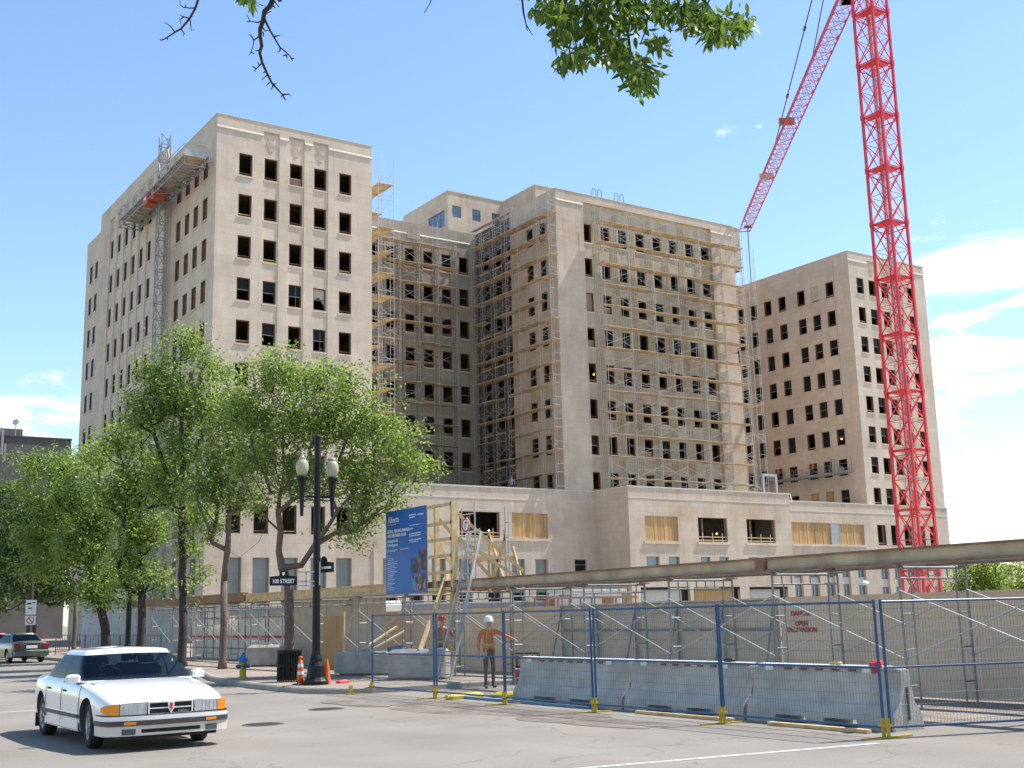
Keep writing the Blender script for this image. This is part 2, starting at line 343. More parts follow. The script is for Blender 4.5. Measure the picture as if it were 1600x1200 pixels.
m.quad((LX1, FY, 13.4), (LX1, LY1, 13.4), (LX1, LY1, TOPZ), (LX1, FY, TOPZ)); m.quad((LX0, LY1, 13.4), (LX1, LY1, 13.4), (LX1, LY1, TOPZ), (LX0, LY1, TOPZ))
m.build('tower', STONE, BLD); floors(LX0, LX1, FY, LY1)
coping(led, LX0, LX1, FY, 104.5, TOPZ, .06, .45, .04)
# ---- centre wing
CX0, CX1 = 68.40, 93.24
m = MB()
cc = [71.99+2.362*i for i in range(8)]
def sty_c(k, i):
    return {(2, 0): 'board', (3, 0): 'half', (2, 1): 'half', (1, 2): 'sash', (3, 6): 'sash', (3, 2): 'sash', (6, 3): 'half'}.get((k, i), ['open', 'open', 'sash', 'open'][(k*3+i*5) % 4])
hs = [(71.93, 89.85, 13.42, 43.6, .3)]
wall(m, 'x', FY, CX0, CX1, 13.4, 44.45, hs)
mi_ = MB(); face(mi_, 'x', FY+.3, 71.93, 89.85, 13.42, 43.6, cc, (), w=1.12, sty=sty_c)
for i in range(7):      # fluted piers between the windows
    u = cc[i]+1.12+.18
    for q in range(4): mi_.box(u+q*.24, u+q*.24+.13, FY+.25, FY+.301, 13.5, 43.0)
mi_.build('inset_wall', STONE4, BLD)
mn_ = MB()
slantledge(led, 'x', FY, CX0, 71.93, 43.4); slantledge(led, 'x', FY, 89.85, CX1, 43.4)
face(m, 'y', CX0, FY, 101.1, 13.4, 44.45, [94.5, 96.9], (), sty=lambda k, i: 'sash' if (k+i) % 2 else 'open', w=1.1)
m.quad((CX0, 101.1, 13.4), (CX0+.9, 101.1, 13.4), (CX0+.9, 101.1, 44.4), (CX0, 101.1, 44.4))
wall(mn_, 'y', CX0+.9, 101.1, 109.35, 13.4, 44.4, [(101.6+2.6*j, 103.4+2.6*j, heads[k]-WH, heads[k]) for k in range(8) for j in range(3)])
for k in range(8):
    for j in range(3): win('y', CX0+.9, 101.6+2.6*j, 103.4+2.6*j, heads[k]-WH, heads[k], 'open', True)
mn_.build('notch_wall', mat('dark_notch_panels', (.115, .10, .09), .85, var=.3, scale=.8), BLD)  # notch wall coloured far darker than the limestone beside it
m.quad((CX1, FY, 13.4), (CX1, 116, 13.4), (CX1, 116, 44.45), (CX1, FY, 44.45))
m.build('wing', STONE2, BLD); floors(CX0+.9, CX1, FY+.3, 112)
coping(led, CX0, CX1, FY, 109, 44.45, .06, .45, .04)
# ---- recessed wing between left tower and centre wing
m = MB()
rc = [50.75, 53.1, 55.45, 57.75, 60.05, 62.35, 64.68, 66.95]
face(m, 'x', 109.35, LX1, CX0+1.2, 13.4, 44.4, rc, (), w=1.2, sty=lambda k, i: 'sash' if (k+2*i) % 3 == 0 else 'open')
for i in range(8):
    for q in range(3): m.box(rc[i]+1.42+q*.26, rc[i]+1.56+q*.26, 109.24, 109.351, 13.5, 42.4)
m.box(60.3, 61.9, 109.24, 109.36, 42.55, 43.25, 0)
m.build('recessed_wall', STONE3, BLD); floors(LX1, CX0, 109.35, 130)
slantledge(led, 'x', 109.35, LX1, CX0, 43.2)
# ---- right tower
RX0, RX1 = 112.6, 127.1
m = MB()
rcf = [113.9, 116.2, 118.55, 121.0, 123.5]
face(m, 'x', FY, RX0, RX1, 13.4, TOPZ, rcf, (1, 2, 3), w=1.28, sty=lambda k, i: ['sash', 'open', 'sash'][(k+i) % 3], d=.06)
def sty_r(k, i):
    return {(0, 1): 'plastic', (7, 1): 'boardlow', (7, 2): 'boardlow'}.get((k, i), ['sash', 'glass', 'open', 'glass', 'sash'][(k*2+i) % 5] if k else 'open')
face(m, 'y', RX0, FY, 118.0, 13.4, TOPZ, [95.25, 97.62, 99.98, 103.22, 105.74, 108.28, 110.7, 113.4], (), w=1.27, sty=sty_r)
slantledge(led, 'x', FY, RX0, 116.1, 43.6); slantledge(led, 'x', FY, 124.7, RX1, 43.6)
m.quad((RX1, FY, 13.4), (RX1, 135, 13.4), (RX1, 135, TOPZ), (RX1, FY, TOPZ)); m.quad((RX0, 135, 13.4), (RX1, 135, 13.4), (RX1, 135, TOPZ), (RX0, 135, TOPZ)); m.quad((RX0, 118, 13.4), (RX0, 135, 13.4), (RX0, 135, TOPZ), (RX0, 118, TOPZ))
m.build('tower', STONE, BLD); floors(RX0, RX1, FY, 135)
coping(led, RX0, RX1, FY, 135, TOPZ, .06, .45, .04)
# rear body joining everything (mostly unseen) and penthouse
m = MB()
m.quad((CX1, 116, 13.4), (RX0, 116, 13.4), (RX0, 116, 44.2), (CX1, 116, 44.2)); m.quad((LX1, 135, 0), (RX0, 135, 0), (RX0, 135, 44.2), (LX1, 135, 44.2))
m.build('rear_wall', STONE2, BLD)
m = MB()
PZ = 49.6
pw = [(67.07, 68.25), (69.76, 70.9), (72.45, 73.6)]
wall(m, 'x', 110.8, 66.5, 74.1, 44, PZ, [(a, b, 46.6, 48.0) for a, b in pw], .2)
wall(m, 'y', 66.5, 110.8, 121.4, 44, PZ, [(111.6, 115.3, 45.6, 47.6)], .2)
wall(m, 'y', 74.1, 104.2, 110.8, 44, PZ); wall(m, 'x', 104.2, 74.1, 106, 44, PZ)
m.quad((106, 104.2, 44), (106, 125, 44), (106, 125, PZ), (106, 104.2, PZ)); m.quad((66.5, 121.4, 44), (106, 125, 44), (106, 125, PZ), (66.5, 121.4, PZ))
for a, b in pw: win('x', 110.8, a, b, 46.6, 48.0, 'skyglass')
win('y', 66.5, 111.6, 115.3, 45.6, 47.6, 'skyglass3')
m.build('penthouse', STONE2, BLD)
led.box(66.45, 74.05, 110.74, 111.2, PZ, PZ+.12); led.box(66.44, 66.9, 111.21, 121.4, PZ, PZ+.12); led.box(74.05, 74.5, 104.14, 110.74, PZ, PZ+.12); led.box(74.51, 106, 104.14, 104.6, PZ, PZ+.12)
# ---- roofs
m = MB()
m.box(LX0+.03, LX1-.03, FY+.03, LY1-.03, 43.7, 43.9); m.box(CX0+1, CX1-.03, FY+.35, 110, 43.75, 43.95); m.box(LX1+.01, RX0-.01, 116.02, 134.9, 43.6, 43.8); m.box(LX1+.01, CX0+.95, 109.4, 116, 43.61, 43.81)
m.box(RX0+.03, RX1-.03, FY+.03, 134.9, 43.7, 43.9); m.box(66.6, 74.0, 110.9, 121, PZ-.5, PZ-.3); m.box(74.2, 105.9, 104.3, 121.4, PZ-.51, PZ-.31)
m.box(LX1+.01, 71.95, FY+.03, 109.3, 12.7, 12.9); m.box(72.05, 93.8, 87.6, FY-.01, 12.71, 12.91); m.box(93.9, RX0-.01, FY+.03, 115.9, 12.7, 12.9)
m.build('roof', mat('roof_gravel', (.40, .37, .32), .95, var=.2, scale=2), BLD)
# ---- podium
m = MB()
PT = 13.40
pod = []   # (u0,u1,z0,z1,style)
for (u0, u1, s) in [(56.35, 60.75, 'void'), (62.1, 66.25, 'boards'), (41.7, 43.0, 'open'), (44.05, 45.35, 'open'), (39.1, 40.4, 'open'), (36.6, 37.9, 'open'), (34.2, 35.5, 'open')]: pod.append((u0, u1, 8.75, 11.15, s))
for u0 in (34.2, 36.6, 39.1, 41.7, 44.05, 48.5, 51.1, 53.4, 56.2, 59.3, 62.0, 64.65): pod.append((u0, u0+1.45, 2.95, 6.82, 'film'))
pod.append((69.3, 70.75, 4.2, 6.82, 'louver'))
holes = [(a, b, c, d) for a, b, c, d, s in pod]
wall(m, 'x', FY-.03, LX0-.25, 72.0, 0, PT, holes, .5)
for a, b, c, d, s in pod: win('x', FY-.03, a, b, c, d, s, a < 43); 
for a, b in ((56.2, 66.4),): sills.box(a, b, FY-.16, FY+.02, 8.5, 8.747)
# piers framing the ground floor windows
m2 = MB()
for u in (47.55, 50.5): m2.box(u, u+.5, FY-.12, FY-.031, 2.4, 7.6)
build_each(m2, 'pier', STONE, BLD)
# left tower west base
holes = [(94.6+2.45*i, 96.0+2.45*i, z0, z1) for i in range(4) for z0, z1 in ((2.95, 6.8), (8.75, 11.1))]+[(108.4+2.62*i, 109.9+2.62*i, z0, z1) for i in range(6) for z0, z1 in ((2.95, 6.8), (8.75, 11.1))]
wall(m, 'y', LX0-.25, FY-.03, 104.6, 0, PT, holes[:8], .5); wall(m, 'y', BX-.2, 104.6, 126.85, 0, PT, holes[8:], .5); wall(m, 'y', LX0-.25, 126.85, LY1, 0, PT)
m.quad((BX-.2, 104.6, 0), (LX0, 104.6, 0), (LX0, 104.6, PT), (BX-.2, 104.6, PT))
m.quad((LX0-.25, FY-.03, PT), (LX1, FY-.03, PT), (LX1, FY, PT+.001), (LX0, FY, PT+.001)); m.quad((LX0-.25, FY-.03, PT), (LX0, FY, PT), (LX0, LY1, PT), (LX0-.25, LY1, PT)); m.quad((BX-.2, 104.6, PT), (LX0, 104.6, PT), (LX0, 126.9, PT), (BX-.2, 126.9, PT))
# centre projecting block
PY = 87.5
cp = [(73.95, 78.15, 8.35, 10.75, 'boards'), (80.8, 84.75, 8.35, 10.75, 'void'), (87.45, 91.55, 8.35, 10.75, 'void'), (73.95, 75.55, 5.95, 6.87, 'lowwin'), (76.75, 78.15, 5.95, 6.87, 'lowwin'), (80.9, 82.2, 5.95, 6.87, 'lowwin'), (83.4, 84.7, 5.95, 6.87, 'lowwin'), (87.5, 88.9, 5.95, 6.87, 'lowwin'), (90.1, 91.5, 5.95, 6.87, 'lowwin'),
      (73.1, 79.3, .02, 3.97, 'garage'), (79.75, 86.0, .02, 3.95, 'garageb'), (87.3, 92.8, .02, 3.9, 'garage')]
wall(m, 'x', PY, 72.0, 93.87, 0, 13.45, [(a, b, c, d) for a, b, c, d, s in cp], .45)
for a, b, c, d, s in cp: win('x', PY, a, b, c, d, s)
wall(m, 'y', 72.0, PY, FY-.03, 0, 13.45, [(89.2, 90.2, .02, 2.7), (90.9, 91.5, .9, 3.0)], .4); win('y', 72.0, 89.2, 90.2, .02, 2.7, 'open')
m.quad((93.87, PY, 0), (93.87, FY, 0), (93.87, FY, 13.45), (93.87, PY, 13.45))
for a, b in ((73.75, 78.3), (80.6, 84.95), (87.25, 91.75)): sills.box(a, b, PY-.13, PY+.02, 8.08, 8.347)
# right podium
rp = [(99.5, 105.95, 8.7, 11.1, 'boards'), (106.0, 107.3, 8.7, 11.1, 'metal'), (107.35, 111.6, 8.7, 11.05, 'boards')]
for u in (95.0, 97.6): rp.append((u, u+1.45, 5.4, 6.4, 'lowwin'))
for u in (99.4, 102.0, 104.6, 107.25, 109.9): rp += [(u, u+1.4, 2.9, 6.4, 'slot')]
for u in (113.95, 116.4, 118.8, 121.2, 123.6): rp += [(u, u+1.5, 8.7, 11.1, 'open'), (u, u+1.5, 2.3, 6.4, 'slot')]
wall(m, 'x', FY-.03, 93.87, RX1+.25, 0, PT, [(a, b, c, d) for a, b, c, d, s in rp], .55)
for a, b, c, d, s in rp: win('x', FY-.03, a, b, c, d, s)
sills.box(99.3, 111.8, FY-.16, FY+.0, 8.45, 8.697)
m.quad((RX0, FY-.03, PT), (RX1+.25, FY-.03, PT), (RX1, FY, PT+.001), (RX0, FY, PT+.001)); m.quad((RX1+.25, FY-.03, 0), (RX1+.25, 135, 0), (RX1+.25, 135, PT), (RX1+.25, FY-.03, PT)); m.quad((RX1+.25, FY-.03, PT), (RX1, FY, PT), (RX1, 135, PT), (RX1+.25, 135, PT))
m.build('podium', STONE2, BLD)
# copings of the podium
led.box(LX0-.3, 71.95, FY-.09, FY+.4, PT+.002, PT+.14); led.box(71.93, 93.93, PY-.06, PY+.4, 13.452, 13.58); led.box(71.94, 72.4, PY+.41, FY-.1, 13.452, 13.58); led.box(93.95, RX1+.3, FY-.09, FY+.4, PT+.002, PT+.12)
led.box(LX0-.28, LX1+24.4, FY-.06, FY-.031, 12.35, 12.47); led.box(72.0, 93.9, PY-.03, PY-.001, 12.4, 12.5); led.box(93.95, RX1+.28, FY-.06, FY-.031, 12.35, 12.47)
build_each(led, 'coping', LEDGE, BLD); build_each(sills, 'ledge', STONE, BLD)
pl = MB(); pl.box(LX0-.4, 71.8, FY-.35, FY-.04, 0, 2.85); pl.build('plinth', mat('grey_plinth', (.16, .165, .18), .8), BLD)
slabs.box(LX0+.6, RX1, FY+6, FY+6.3, 0, 12.6); slabs.box(72.6, 93, PY+4.6, PY+4.8, 0, 12.6); slabs.box(LX0+.5, 71.5, FY+.6, FY+5.9, 7.3, 7.6); slabs.box(72.6, 93.2, PY+.6, PY+4.5, 7.2, 7.5); slabs.box(94.5, RX1, FY+.6, FY+5.9, 7.3, 7.6)
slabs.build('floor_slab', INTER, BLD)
# ---- windows: frames set in the openings
PLASTIC = mat('translucent_sheet', (.50, .44, .36), .6, var=.15); METAL = mat('grey_panel', (.36, .37, .40), .5, metal=.3); BOARDB = mat('brown_board', (.33, .22, .16), .8, var=.2)
SKYG = mat('blue_glass', (.12, .18, .28), .08, var=0, spec=.9); GARG = mat('garage_panel', (.52, .50, .44), .6, var=.06)
WMATS = [WOODF, DGLASS, mat('window_bar_metal', (.22, .22, .215), .5, metal=.2), LUMB, PLY, PLASTIC, METAL, BOARDB, FGLASS, SKYG, GARG, BLACK, STONE]
def wmesh(w, h, st, seed=0):
    b = MB(); rr = random.Random(seed); t = .07
    if abs(h-WH) < .01: b.box(-w/2-.08, w/2+.08, -.07, .1, -.16, -.003, 12)
    def fr(mi, d0=.04, d1=.3, tt=t):
        b.box(-w/2, -w/2+tt, d0, d1, 0, h, mi); b.box(w/2-tt, w/2, d0, d1, 0, h, mi); b.box(-w/2+tt, w/2-tt, d0, d1, 0, tt, mi); b.box(-w/2+tt, w/2-tt, d0, d1, h-tt, h, mi)
    if st == 'open':
        fr(0); b.box(-w/2+t, w/2-t, .18, .22, .22, .30, 3 if rr.random() < .5 else 0)
        if rr.random() < .35: b.box(-w/2+t, w/2-t, .2, .24, .55, .6, 3)
    elif st in ('sash', 'torn'):
        fr(0); b.box(-w/2+t, w/2-t, .2, .24, h*.48, h*.52, 2); b.box(-w/2+t, w/2-t, .2, .24, t, t+.06, 2); b.box(w*.12, w*.15, .2, .23, t, h-t, 2) if rr.random() < .4 else None
        b.quad((-w/2+t, .235, h*.52), (w/2-t, .235, h*.52), (w/2-t, .235, h-t), (-w/2+t, .235, h-t), 1)
        if st == 'torn': b.prism([(-w/2+t, .2, h*.35), (-w*.3, .2, h*.52), (0, .2, h*.62), (w*.3, .2, h*.4), (w/2-t, .2, h*.2), (w/2-t, .2, h-t), (-w/2+t, .2, h-t)], (0, .01, 0), 5)
    elif st == 'slim': fr(0, .05, .1, .05); b.quad((-w/2, .1, 0), (w/2, .1, 0), (w/2, .1, h), (-w/2, .1, h), 1)
    elif st == 'glass': fr(7, .05, .24, .05); b.quad((-w/2, .2, 0), (w/2, .2, 0), (w/2, .2, h), (-w/2, .2, h), 1); b.box(-w/2, w/2, .18, .22, h*.3, h*.33, 2) if rr.random() < .3 else None
    elif st == 'shut': fr(0, .03, .3); b.box(-w/2+t, -w*.1, .2, .24, t, h-t, 0)
    elif st == 'half': fr(0); b.box(-w/2+t, w/2-t, .2, .22, t, h*.32, 7); b.box(-w/2+t, w/2-t, .17, .2, h*.32, h*.36, 3)
    elif st == 'board': fr(0); b.box(-w/2+t, w/2-t, .2, .22, t, h-t, 7); b.box(-w*.3, -w*.25, .18, .2, t, h-t, 3)
    elif st == 'boardlow': b.box(-w/2, w/2, .1, .13, 0, h*.62, 4); b.box(-w/2, w/2, .1, .13, h*.625, h, 4)
    elif st == 'plastic': b.box(-w/2, w/2, .1, .12, .15, h, 5)
    elif st == 'void':
        for z in (.12, .45): b.box(-w/2, w/2, .1, .15, z, z+.09, 3)
        for k in range(3): b.box(-w/2+w*(k+.5)/3, -w/2+w*(k+.5)/3+.09, .151, .2, 0, .9, 3)
        b.box(-w/2, -w/2+.05, .2, .3, 0, h, 0); b.box(w/2-.05, w/2, .2, .3, 0, h, 0)
        b.tube((-w*.1, 1.2, 0), (-w*.1, 1.2, h), .12, 8, mi=7)
    elif st == 'boards':
        n = max(4, round(w/.42)); x = -w/2
        for k in range(n): b.box(x+.012, x+w/n-.012, .12+.012*((k*7) % 3), .2, 0, h, 4); x += w/n
        b.box(-w/2, w/2, .06, .11, h*.02, h*.06, 3) if rr.random() < .2 else None; b.box(-w/2-.02, w/2+.02, .2, .22, 0, h, 0)
    elif st == 'metal': b.box(-w/2, w/2, .02, .06, 0, h, 6)
    elif st == 'film':
        fr(2, .3, .36, .06); b.quad((-w/2, .33, 0), (w/2, .33, 0), (w/2, .33, h), (-w/2, .33, h), 8); b.box(-w/2, w/2, .29, .35, h*.52, h*.545, 2); b.box(-w/2, w/2, .29, .35, h*.21, h*.235, 2); b.box(-w/2, w/2, .32, .329, .06, h*.20, 1)
    elif st in ('lowwin', 'louver'):
        fr(2, .2, .26, .05); b.quad((-w/2, .24, 0), (w/2, .24, 0), (w/2, .24, h), (-w/2, .24, h), 9 if st == 'lowwin' else 1)
        if st == 'louver': [b.box(-w/2, w/2, .15, .2, h*q, h*q+.06, 2) for q in (.3, .55, .8)]
    elif st == 'slot':
        b.box(-w/2, w/2, .22, .32, h*.38, h*.6, 10)
        for z0, z1 in ((0, h*.38), (h*.6, h)):
            b.quad((-w/2, .35, z0), (w/2, .35, z0), (w/2, .35, z1), (-w/2, .35, z1), 9); b.box(-w/2, w/2, .3, .34, (z0+z1)/2-.03, (z0+z1)/2+.03, 2); b.box(-w/2, w/2, .3, .34, z0, z0+.07, 2); b.box(-.03, .03, .3, .34, z0, z1, 2)
    elif st == 'skyglass': fr(2, .1, .16, .05); b.quad((-w/2, .14, 0), (w/2, .14, 0), (w/2, .14, h), (-w/2, .14, h), 9); b.box(-w/2, w/2, .1, .14, h*.5, h*.54, 2)
    elif st == 'skyglass3':
        fr(2, .1, .16, .05); b.quad((-w/2, .14, 0), (w/2, .14, 0), (w/2, .14, h), (-w/2, .14, h), 9); b.box(-w/2, w/2, .1, .14, h*.5, h*.54, 2)
        for q in (-w/6, w/6): b.box(q-.04, q+.04, .1, .14, 0, h, 2)
    elif st in ('garage', 'garageb'):
        b.box(-w/2, -w/2+.05, .01, .4, 0, h, 11); b.box(w/2-.9, w/2, .36, .4, 0, h, 11); b.box(-w/2, w/2, .05, .4, h-.25, h, 11)
        b.box(-w/2+.05, w/2-.9, .3, .36, 0, h-.25, 10 if st == 'garage' else 10)
        if st == 'garageb': b.box(-w/2+.06, w/2-.92, .27, .299, h*.48, h-.26, 4)
        for k in range(6):
            if st == 'garage': b.box(-w/2+.35+k*(w-1.3)/6, -w/2+.35+k*(w-1.3)/6+.5, .27, .299, h*.42, h*.58, 1)
        for q in range(1, 5): b.box(-w/2+.05, w/2-.9, .285, .2995, h*.22*q, h*.22*q+.02, 6)
    return b
cache = {}
def wkey(i): d, c, u0, u1, z0, z1, st, hd = WINS[i]; return (round(u1-u0, 2), round(z1-z0, 2), st, i % 3)
def dist(i):
    d, c, u0, u1, z0, z1, st, hd = WINS[i]; x, y = ((u0+u1)/2, c) if d == 'x' else (c, (u0+u1)/2)
    dep = x*_f[0]+y*_f[1]; fac_ = abs(y if d == 'x' else x)/math.hypot(x, y)
    return (1e6 if hd else 0)-(u1-u0)*(z1-z0)*fac_/dep**2*1e4
order = sorted(range(len(WINS)), key=dist)
rest = {}
WX = MB()
def put(i):
    d, c, u0, u1, z0, z1, st, hd = WINS[i]; k = wkey(i)
    return k, ((u0+u1)/2, c, z0) if d == 'x' else (c, (u0+u1)/2, z0), 0 if d == 'x' else math.radians(-90)
PARTNAME = {'boards': 'boarded_window', 'void': 'window_opening_guard', 'garage': 'garage_door', 'garageb': 'garage_door', 'metal': 'metal_panel'}
for n_, i in enumerate(order):
    k, loc, rz = put(i)
    if n_ < 98:
        if k not in cache: cache[k] = wmesh(k[0], k[1], k[2], k[3]).mesh('window', WMATS)
        link(PARTNAME.get(k[2], 'window'), cache[k], BLD, loc, rz)
    else:
        b = wmesh(k[0], k[1], k[2], k[3]); cs, sn = math.cos(rz), math.sin(rz); base = len(WX.v)
        # for west faces local +Y (inwards) must become +X
        WX.v += [(loc[0]+x*cs-y*sn, loc[1]+x*sn+y*cs, loc[2]+z) for x, y, z in b.v]; WX.f += [tuple(base+q for q in f) for f in b.f]; WX.mi += b.mi
WX.build('window_frames', WMATS, BLD, kind='stuff', label='wooden and metal frames of the smaller, farther windows')
# inner cheek walls so nobody looks through: tower cores
# ================================================================ scaffolds
def scaffold(label, axis, us, cin, cout, zbase, levels, ztop, planks=.95, seed=1, skipf=None, diag=.68):
    """axis 'x': runs along X, cin/cout = y of inner and outer standards; axis 'y': runs along Y, cin/cout = x"""
    rr = random.Random(seed); T = thing('scaffold', label, 'scaffold', (us[0], cin, 0) if axis == 'x' else (cin, us[0], 0), group='tube scaffolds on the building')
    o = Vector(T.location)
    def P(u, c, z): v = Vector((u, c, z)) if axis == 'x' else Vector((c, u, z)); return v-o
    lv = sorted(levels); rT = .026
    for u in us:            # one ladder frame column per bay line
        b = MB(); zt = ztop+rr.choice((-.6, 0, .5, .9))
        b.tube(P(u, cin, zbase), P(u, cin, zt), rT); b.tube(P(u, cout, zbase), P(u, cout, zt), rT)
        b.tube(P(u, cout+(cin-cout)*.25, zbase), P(u, cout+(cin-cout)*.25, zt-.4), rT*.7)
        z = zbase+.3
        while z < zt-.3:
            b.tube(P(u, cin, z), P(u, cout, z), rT*.8); b.tube(P(u, cout, z-.35), P(u, cout+(cin-cout)*.25, z-.35), rT*.6); b.tube(P(u, cout, z-.9), P(u, cout+(cin-cout)*.25, z-.9), rT*.6); z += 2.2
        b.build('frame', SCAF, T)
    for z in lv:            # platforms
        b = MB()
        for i in range(len(us)-1):
            if rr.random() > planks: continue
            n = 5; w = abs(cout-cin)*.98/n; z0 = z+rr.uniform(-.01, .02); e0 = rr.uniform(0, .3); e1 = rr.uniform(0, .25)
            nn = n if rr.random() < .85 else n-2
            for q in range(nn):
                c0 = cout+(cin-cout)*(q+.06)/n; c1 = cout+(cin-cout)*(q+.97)/n; zz = z0+(.004 if q % 2 else 0)+rr.uniform(0, .01)+(.045 if i % 2 else 0)
                a = P(us[i]-e0+.01*q, c0, zz); d = P(us[i+1]+e1, c1, zz+.045)
                b.box(min(a.x, d.x), max(a.x, d.x), min(a.y, d.y), max(a.y, d.y), a.z, d.z)
        if b.v: b.build('platform', PLANK, T)
    b = MB(); zz = [zbase]+lv+[ztop]
    for i in range(len(us)-1):
        for j in range(len(zz)-1):
            z0, z1 = zz[j]+.25, zz[j]+1.55
            if z1 > ztop+.3: continue
            for c in (cout, cin):
                if rr.random() < diag*(1 if c == cout else .6): b.tube(P(us[i], c, z0), P(us[i+1], c, z1), rT*.6)
                if rr.random() < diag*(1 if c == cout else .6): b.tube(P(us[i], c, z1), P(us[i+1], c, z0), rT*.6)
            if rr.random() < .35: b.tube(P(us[i], cout, zz[j]+1.0), P(us[i+1], cout, zz[j]+1.0), rT*.6)
    b.build('brace', SCAF, T)
    return T
scaffold('wide tube scaffold with tan plank platforms across the front of the centre wing', 'x', [73.1+3.31*i for i in range(7)], 92.3, 91.05, 13.5, [41.3-2.215*k for k in range(13)], 43.2, .985, 3)
scaffold('narrow scaffold end standing free beyond the right corner of the centre wing', 'y', [91.1, 93.0, 95.4], 93.65, 94.7, 13.5, [36.9-4.4*k for k in range(5)], 41.6, .4, 4)
scaffold('scaffold along the shaded left side of the centre wing', 'y', [92.1, 94.2, 97.7, 100.1, 102.4, 104.7, 106.8], 68.1, 67.0, 13.5, [41.55-2.2*k for k in range(13)], 43.8, .9, 5)
scaffold('scaffold filling the shaded recess between left tower and centre wing', 'x', [49.2+2.36*i for i in range(8)], 109.0, 107.85, 13.5, [41.6-2.2*k for k in range(13)], 43.6, .96, 6)
scaffold('tall narrow scaffold rising above the right edge of the left tower', 'y', [94.0, 96.4, 98.8, 101.2, 103.6], 48.85, 50.45, 13.5, [41.75-2.17*k for k in range(13)], 43.7, .9, 7)
# roof anchors above the parapet of the centre wing
for x, y in ((74.0, 99), (77.0, 99)):
    b = MB()
    for q in (0, .75): b.path([(q-.25, 0, 0), (q-.25, 0, .9), (q-.17, 0, 1.15), (q, 0, 1.25), (q+.17, 0, 1.15), (q+.25, 0, .9), (q+.25, 0, 0)], .035, 5)
    b.build('roof_anchor', DGREY, None, (x, 93.4, 44.5), label='pair of dark hoops on the parapet, '+('left' if x < 75 else 'right')+' of the two pairs on the centre wing', cat='roof anchor', group='hoops on the parapet')
# ---- mast climber on the left tower
T = thing('mast_climber', 'grey mast climbing work platform hanging on the shaded side of the left tower', 'work platform', (31.05, 103.0, 0))
def lat(mb, x0, y0, s, z0, z1, step, r):
    for x, y in ((x0, y0), (x0+s, y0), (x0+s, y0+s), (x0, y0+s)): mb.tube((x, y, z0), (x, y, z1), r)
    z = z0; k = 0
    while z < z1-.1:
        zn = min(z+step, z1)
        for (a, b_) in (((x0, y0), (x0+s, y0)), ((x0+s, y0), (x0+s, y0+s)), ((x0+s, y0+s), (x0, y0+s)), ((x0, y0+s), (x0, y0))):
            mb.tube((*a, z), (*b_, z), r*.9); mb.tube((*(a if k % 2 else b_), z), (*(b_ if k % 2 else a), zn), r*.7)
        z = zn; k += 1
GALV = mat('weathered_galvanised', (.30, .31, .32), .5, metal=.3, var=.2)
b = MB(); lat(b, 0.0, -.4, .8, 0, 46.0, 1.5, .055); b.build('mast', GALV, T)
b = MB()
for z in (39.65, 40.35):
    for x in (-.9, .9): b.bar((x, -9.8, z), (x, 9.4, z), .09, .09)
for k in range(17):
    y = -9.8+19.2*k/16
    for x in (-.9, .9):
        b.bar((x, y, 39.65), (x, y, 40.35), .05, .05)
        if k < 16: b.bar((x, y, 39.65 if k % 2 else 40.35), (x, y+1.2, 40.35 if k % 2 else 39.65), .05, .05)
    b.bar((-.9, y, 39.65), (.9, y, 39.65), .06, .06)
    if k < 16: b.bar((-.9 if k % 2 else .9, y, 39.65), (.9 if k % 2 else -.9, y+1.2, 39.65), .06, .06)
b.build('bridge_truss', GALV, T)
b = MB(); b.box(-.95, .95, -9.9, 9.5, 40.41, 40.47)
for k in range(12): b.box(.95, 1.6, -9.6+k*1.6, -9.1+k*1.6, 40.36, 40.41)
b.box(-1.0, -.96, -9.9, -6.0, 40.41, 40.85); b.build('deck', PLANK, T)
b = MB()
for k in range(13):
    y = -9.8+19.2*k/12; b.tube((-.92, y, 40.4), (-.92, y, 41.5), .03)
for z in (40.95, 41.5): b.tube((-.92, -9.8, z), (-.92, 9.4, z), .025)
for y in (-9.8, 9.4):
    for z in (40.95, 41.5): b.tube((-.92, y, z), (1.1, y, z), .025)
    b.tube((1.1, y, 40.4), (1.1, y, 41.5), .03)
b.box(-.93, 1.0, -9.86, -9.82, 40.48, 40.95, 0); b.build('guard_rail', ALU, T)
b = MB(); b.cbox(-.98, -.1, .3, 1.5, 39.3, 40.5, .06); b.cbox(-.9, .2, -1.3, -.5, 39.35, 40.3, .06)
b.build('drive_unit', mat('orange_red_machine', (.50, .09, .03), .5), T)
b = MB(); b.box(-1.0, -.982, .6, 1.2, 39.75, 40.0); b.build('stripe', WHITE, T)
# ---- swing stage with guard rail on the right tower
T = thing('swing_stage', 'long pale suspended work platform on the shaded side of the right tower', 'work platform', (111.3, 94.1, 17.35))
b = MB(); b.box(0, .75, 0, 14.4, 0, .09); b.box(0, .04, 0, 14.4, .1, .3); b.build('deck', GALV, T)
b = MB()
for k in range(11):
    y = 14.4*k/10; b.tube((0.02, y, 0), (0.02, y, 1.15), .028)
for z in (.6, 1.15): b.tube((.02, 0, z), (.02, 14.4, z), .025)
for k in range(10): b.tube((.02, 1.44*k, .1), (.02, 1.44*(k+1), 1.1), .015)
b.build('guard_rail', GALV, T)
b = MB()
for y in (0, 2.6, 14.3):
    b.tube((0, y, 0), (0, y, 1.9), .04); b.tube((.7, y, 0), (.7, y, 1.9), .04); b.tube((0, y, 1.9), (.7, y, 1.9), .04)
b.box(.1, .5, 1.0, 1.5, .1, .8)
b.build('stirrup', GALV, T)
b = MB(); b.tube((.35, .2, 1.9), (.35, .2, 27), .012); b.tube((.35, 14.2, 1.9), (.35, 14.2, 27), .012); b.build('wire_rope', DGREY, T)
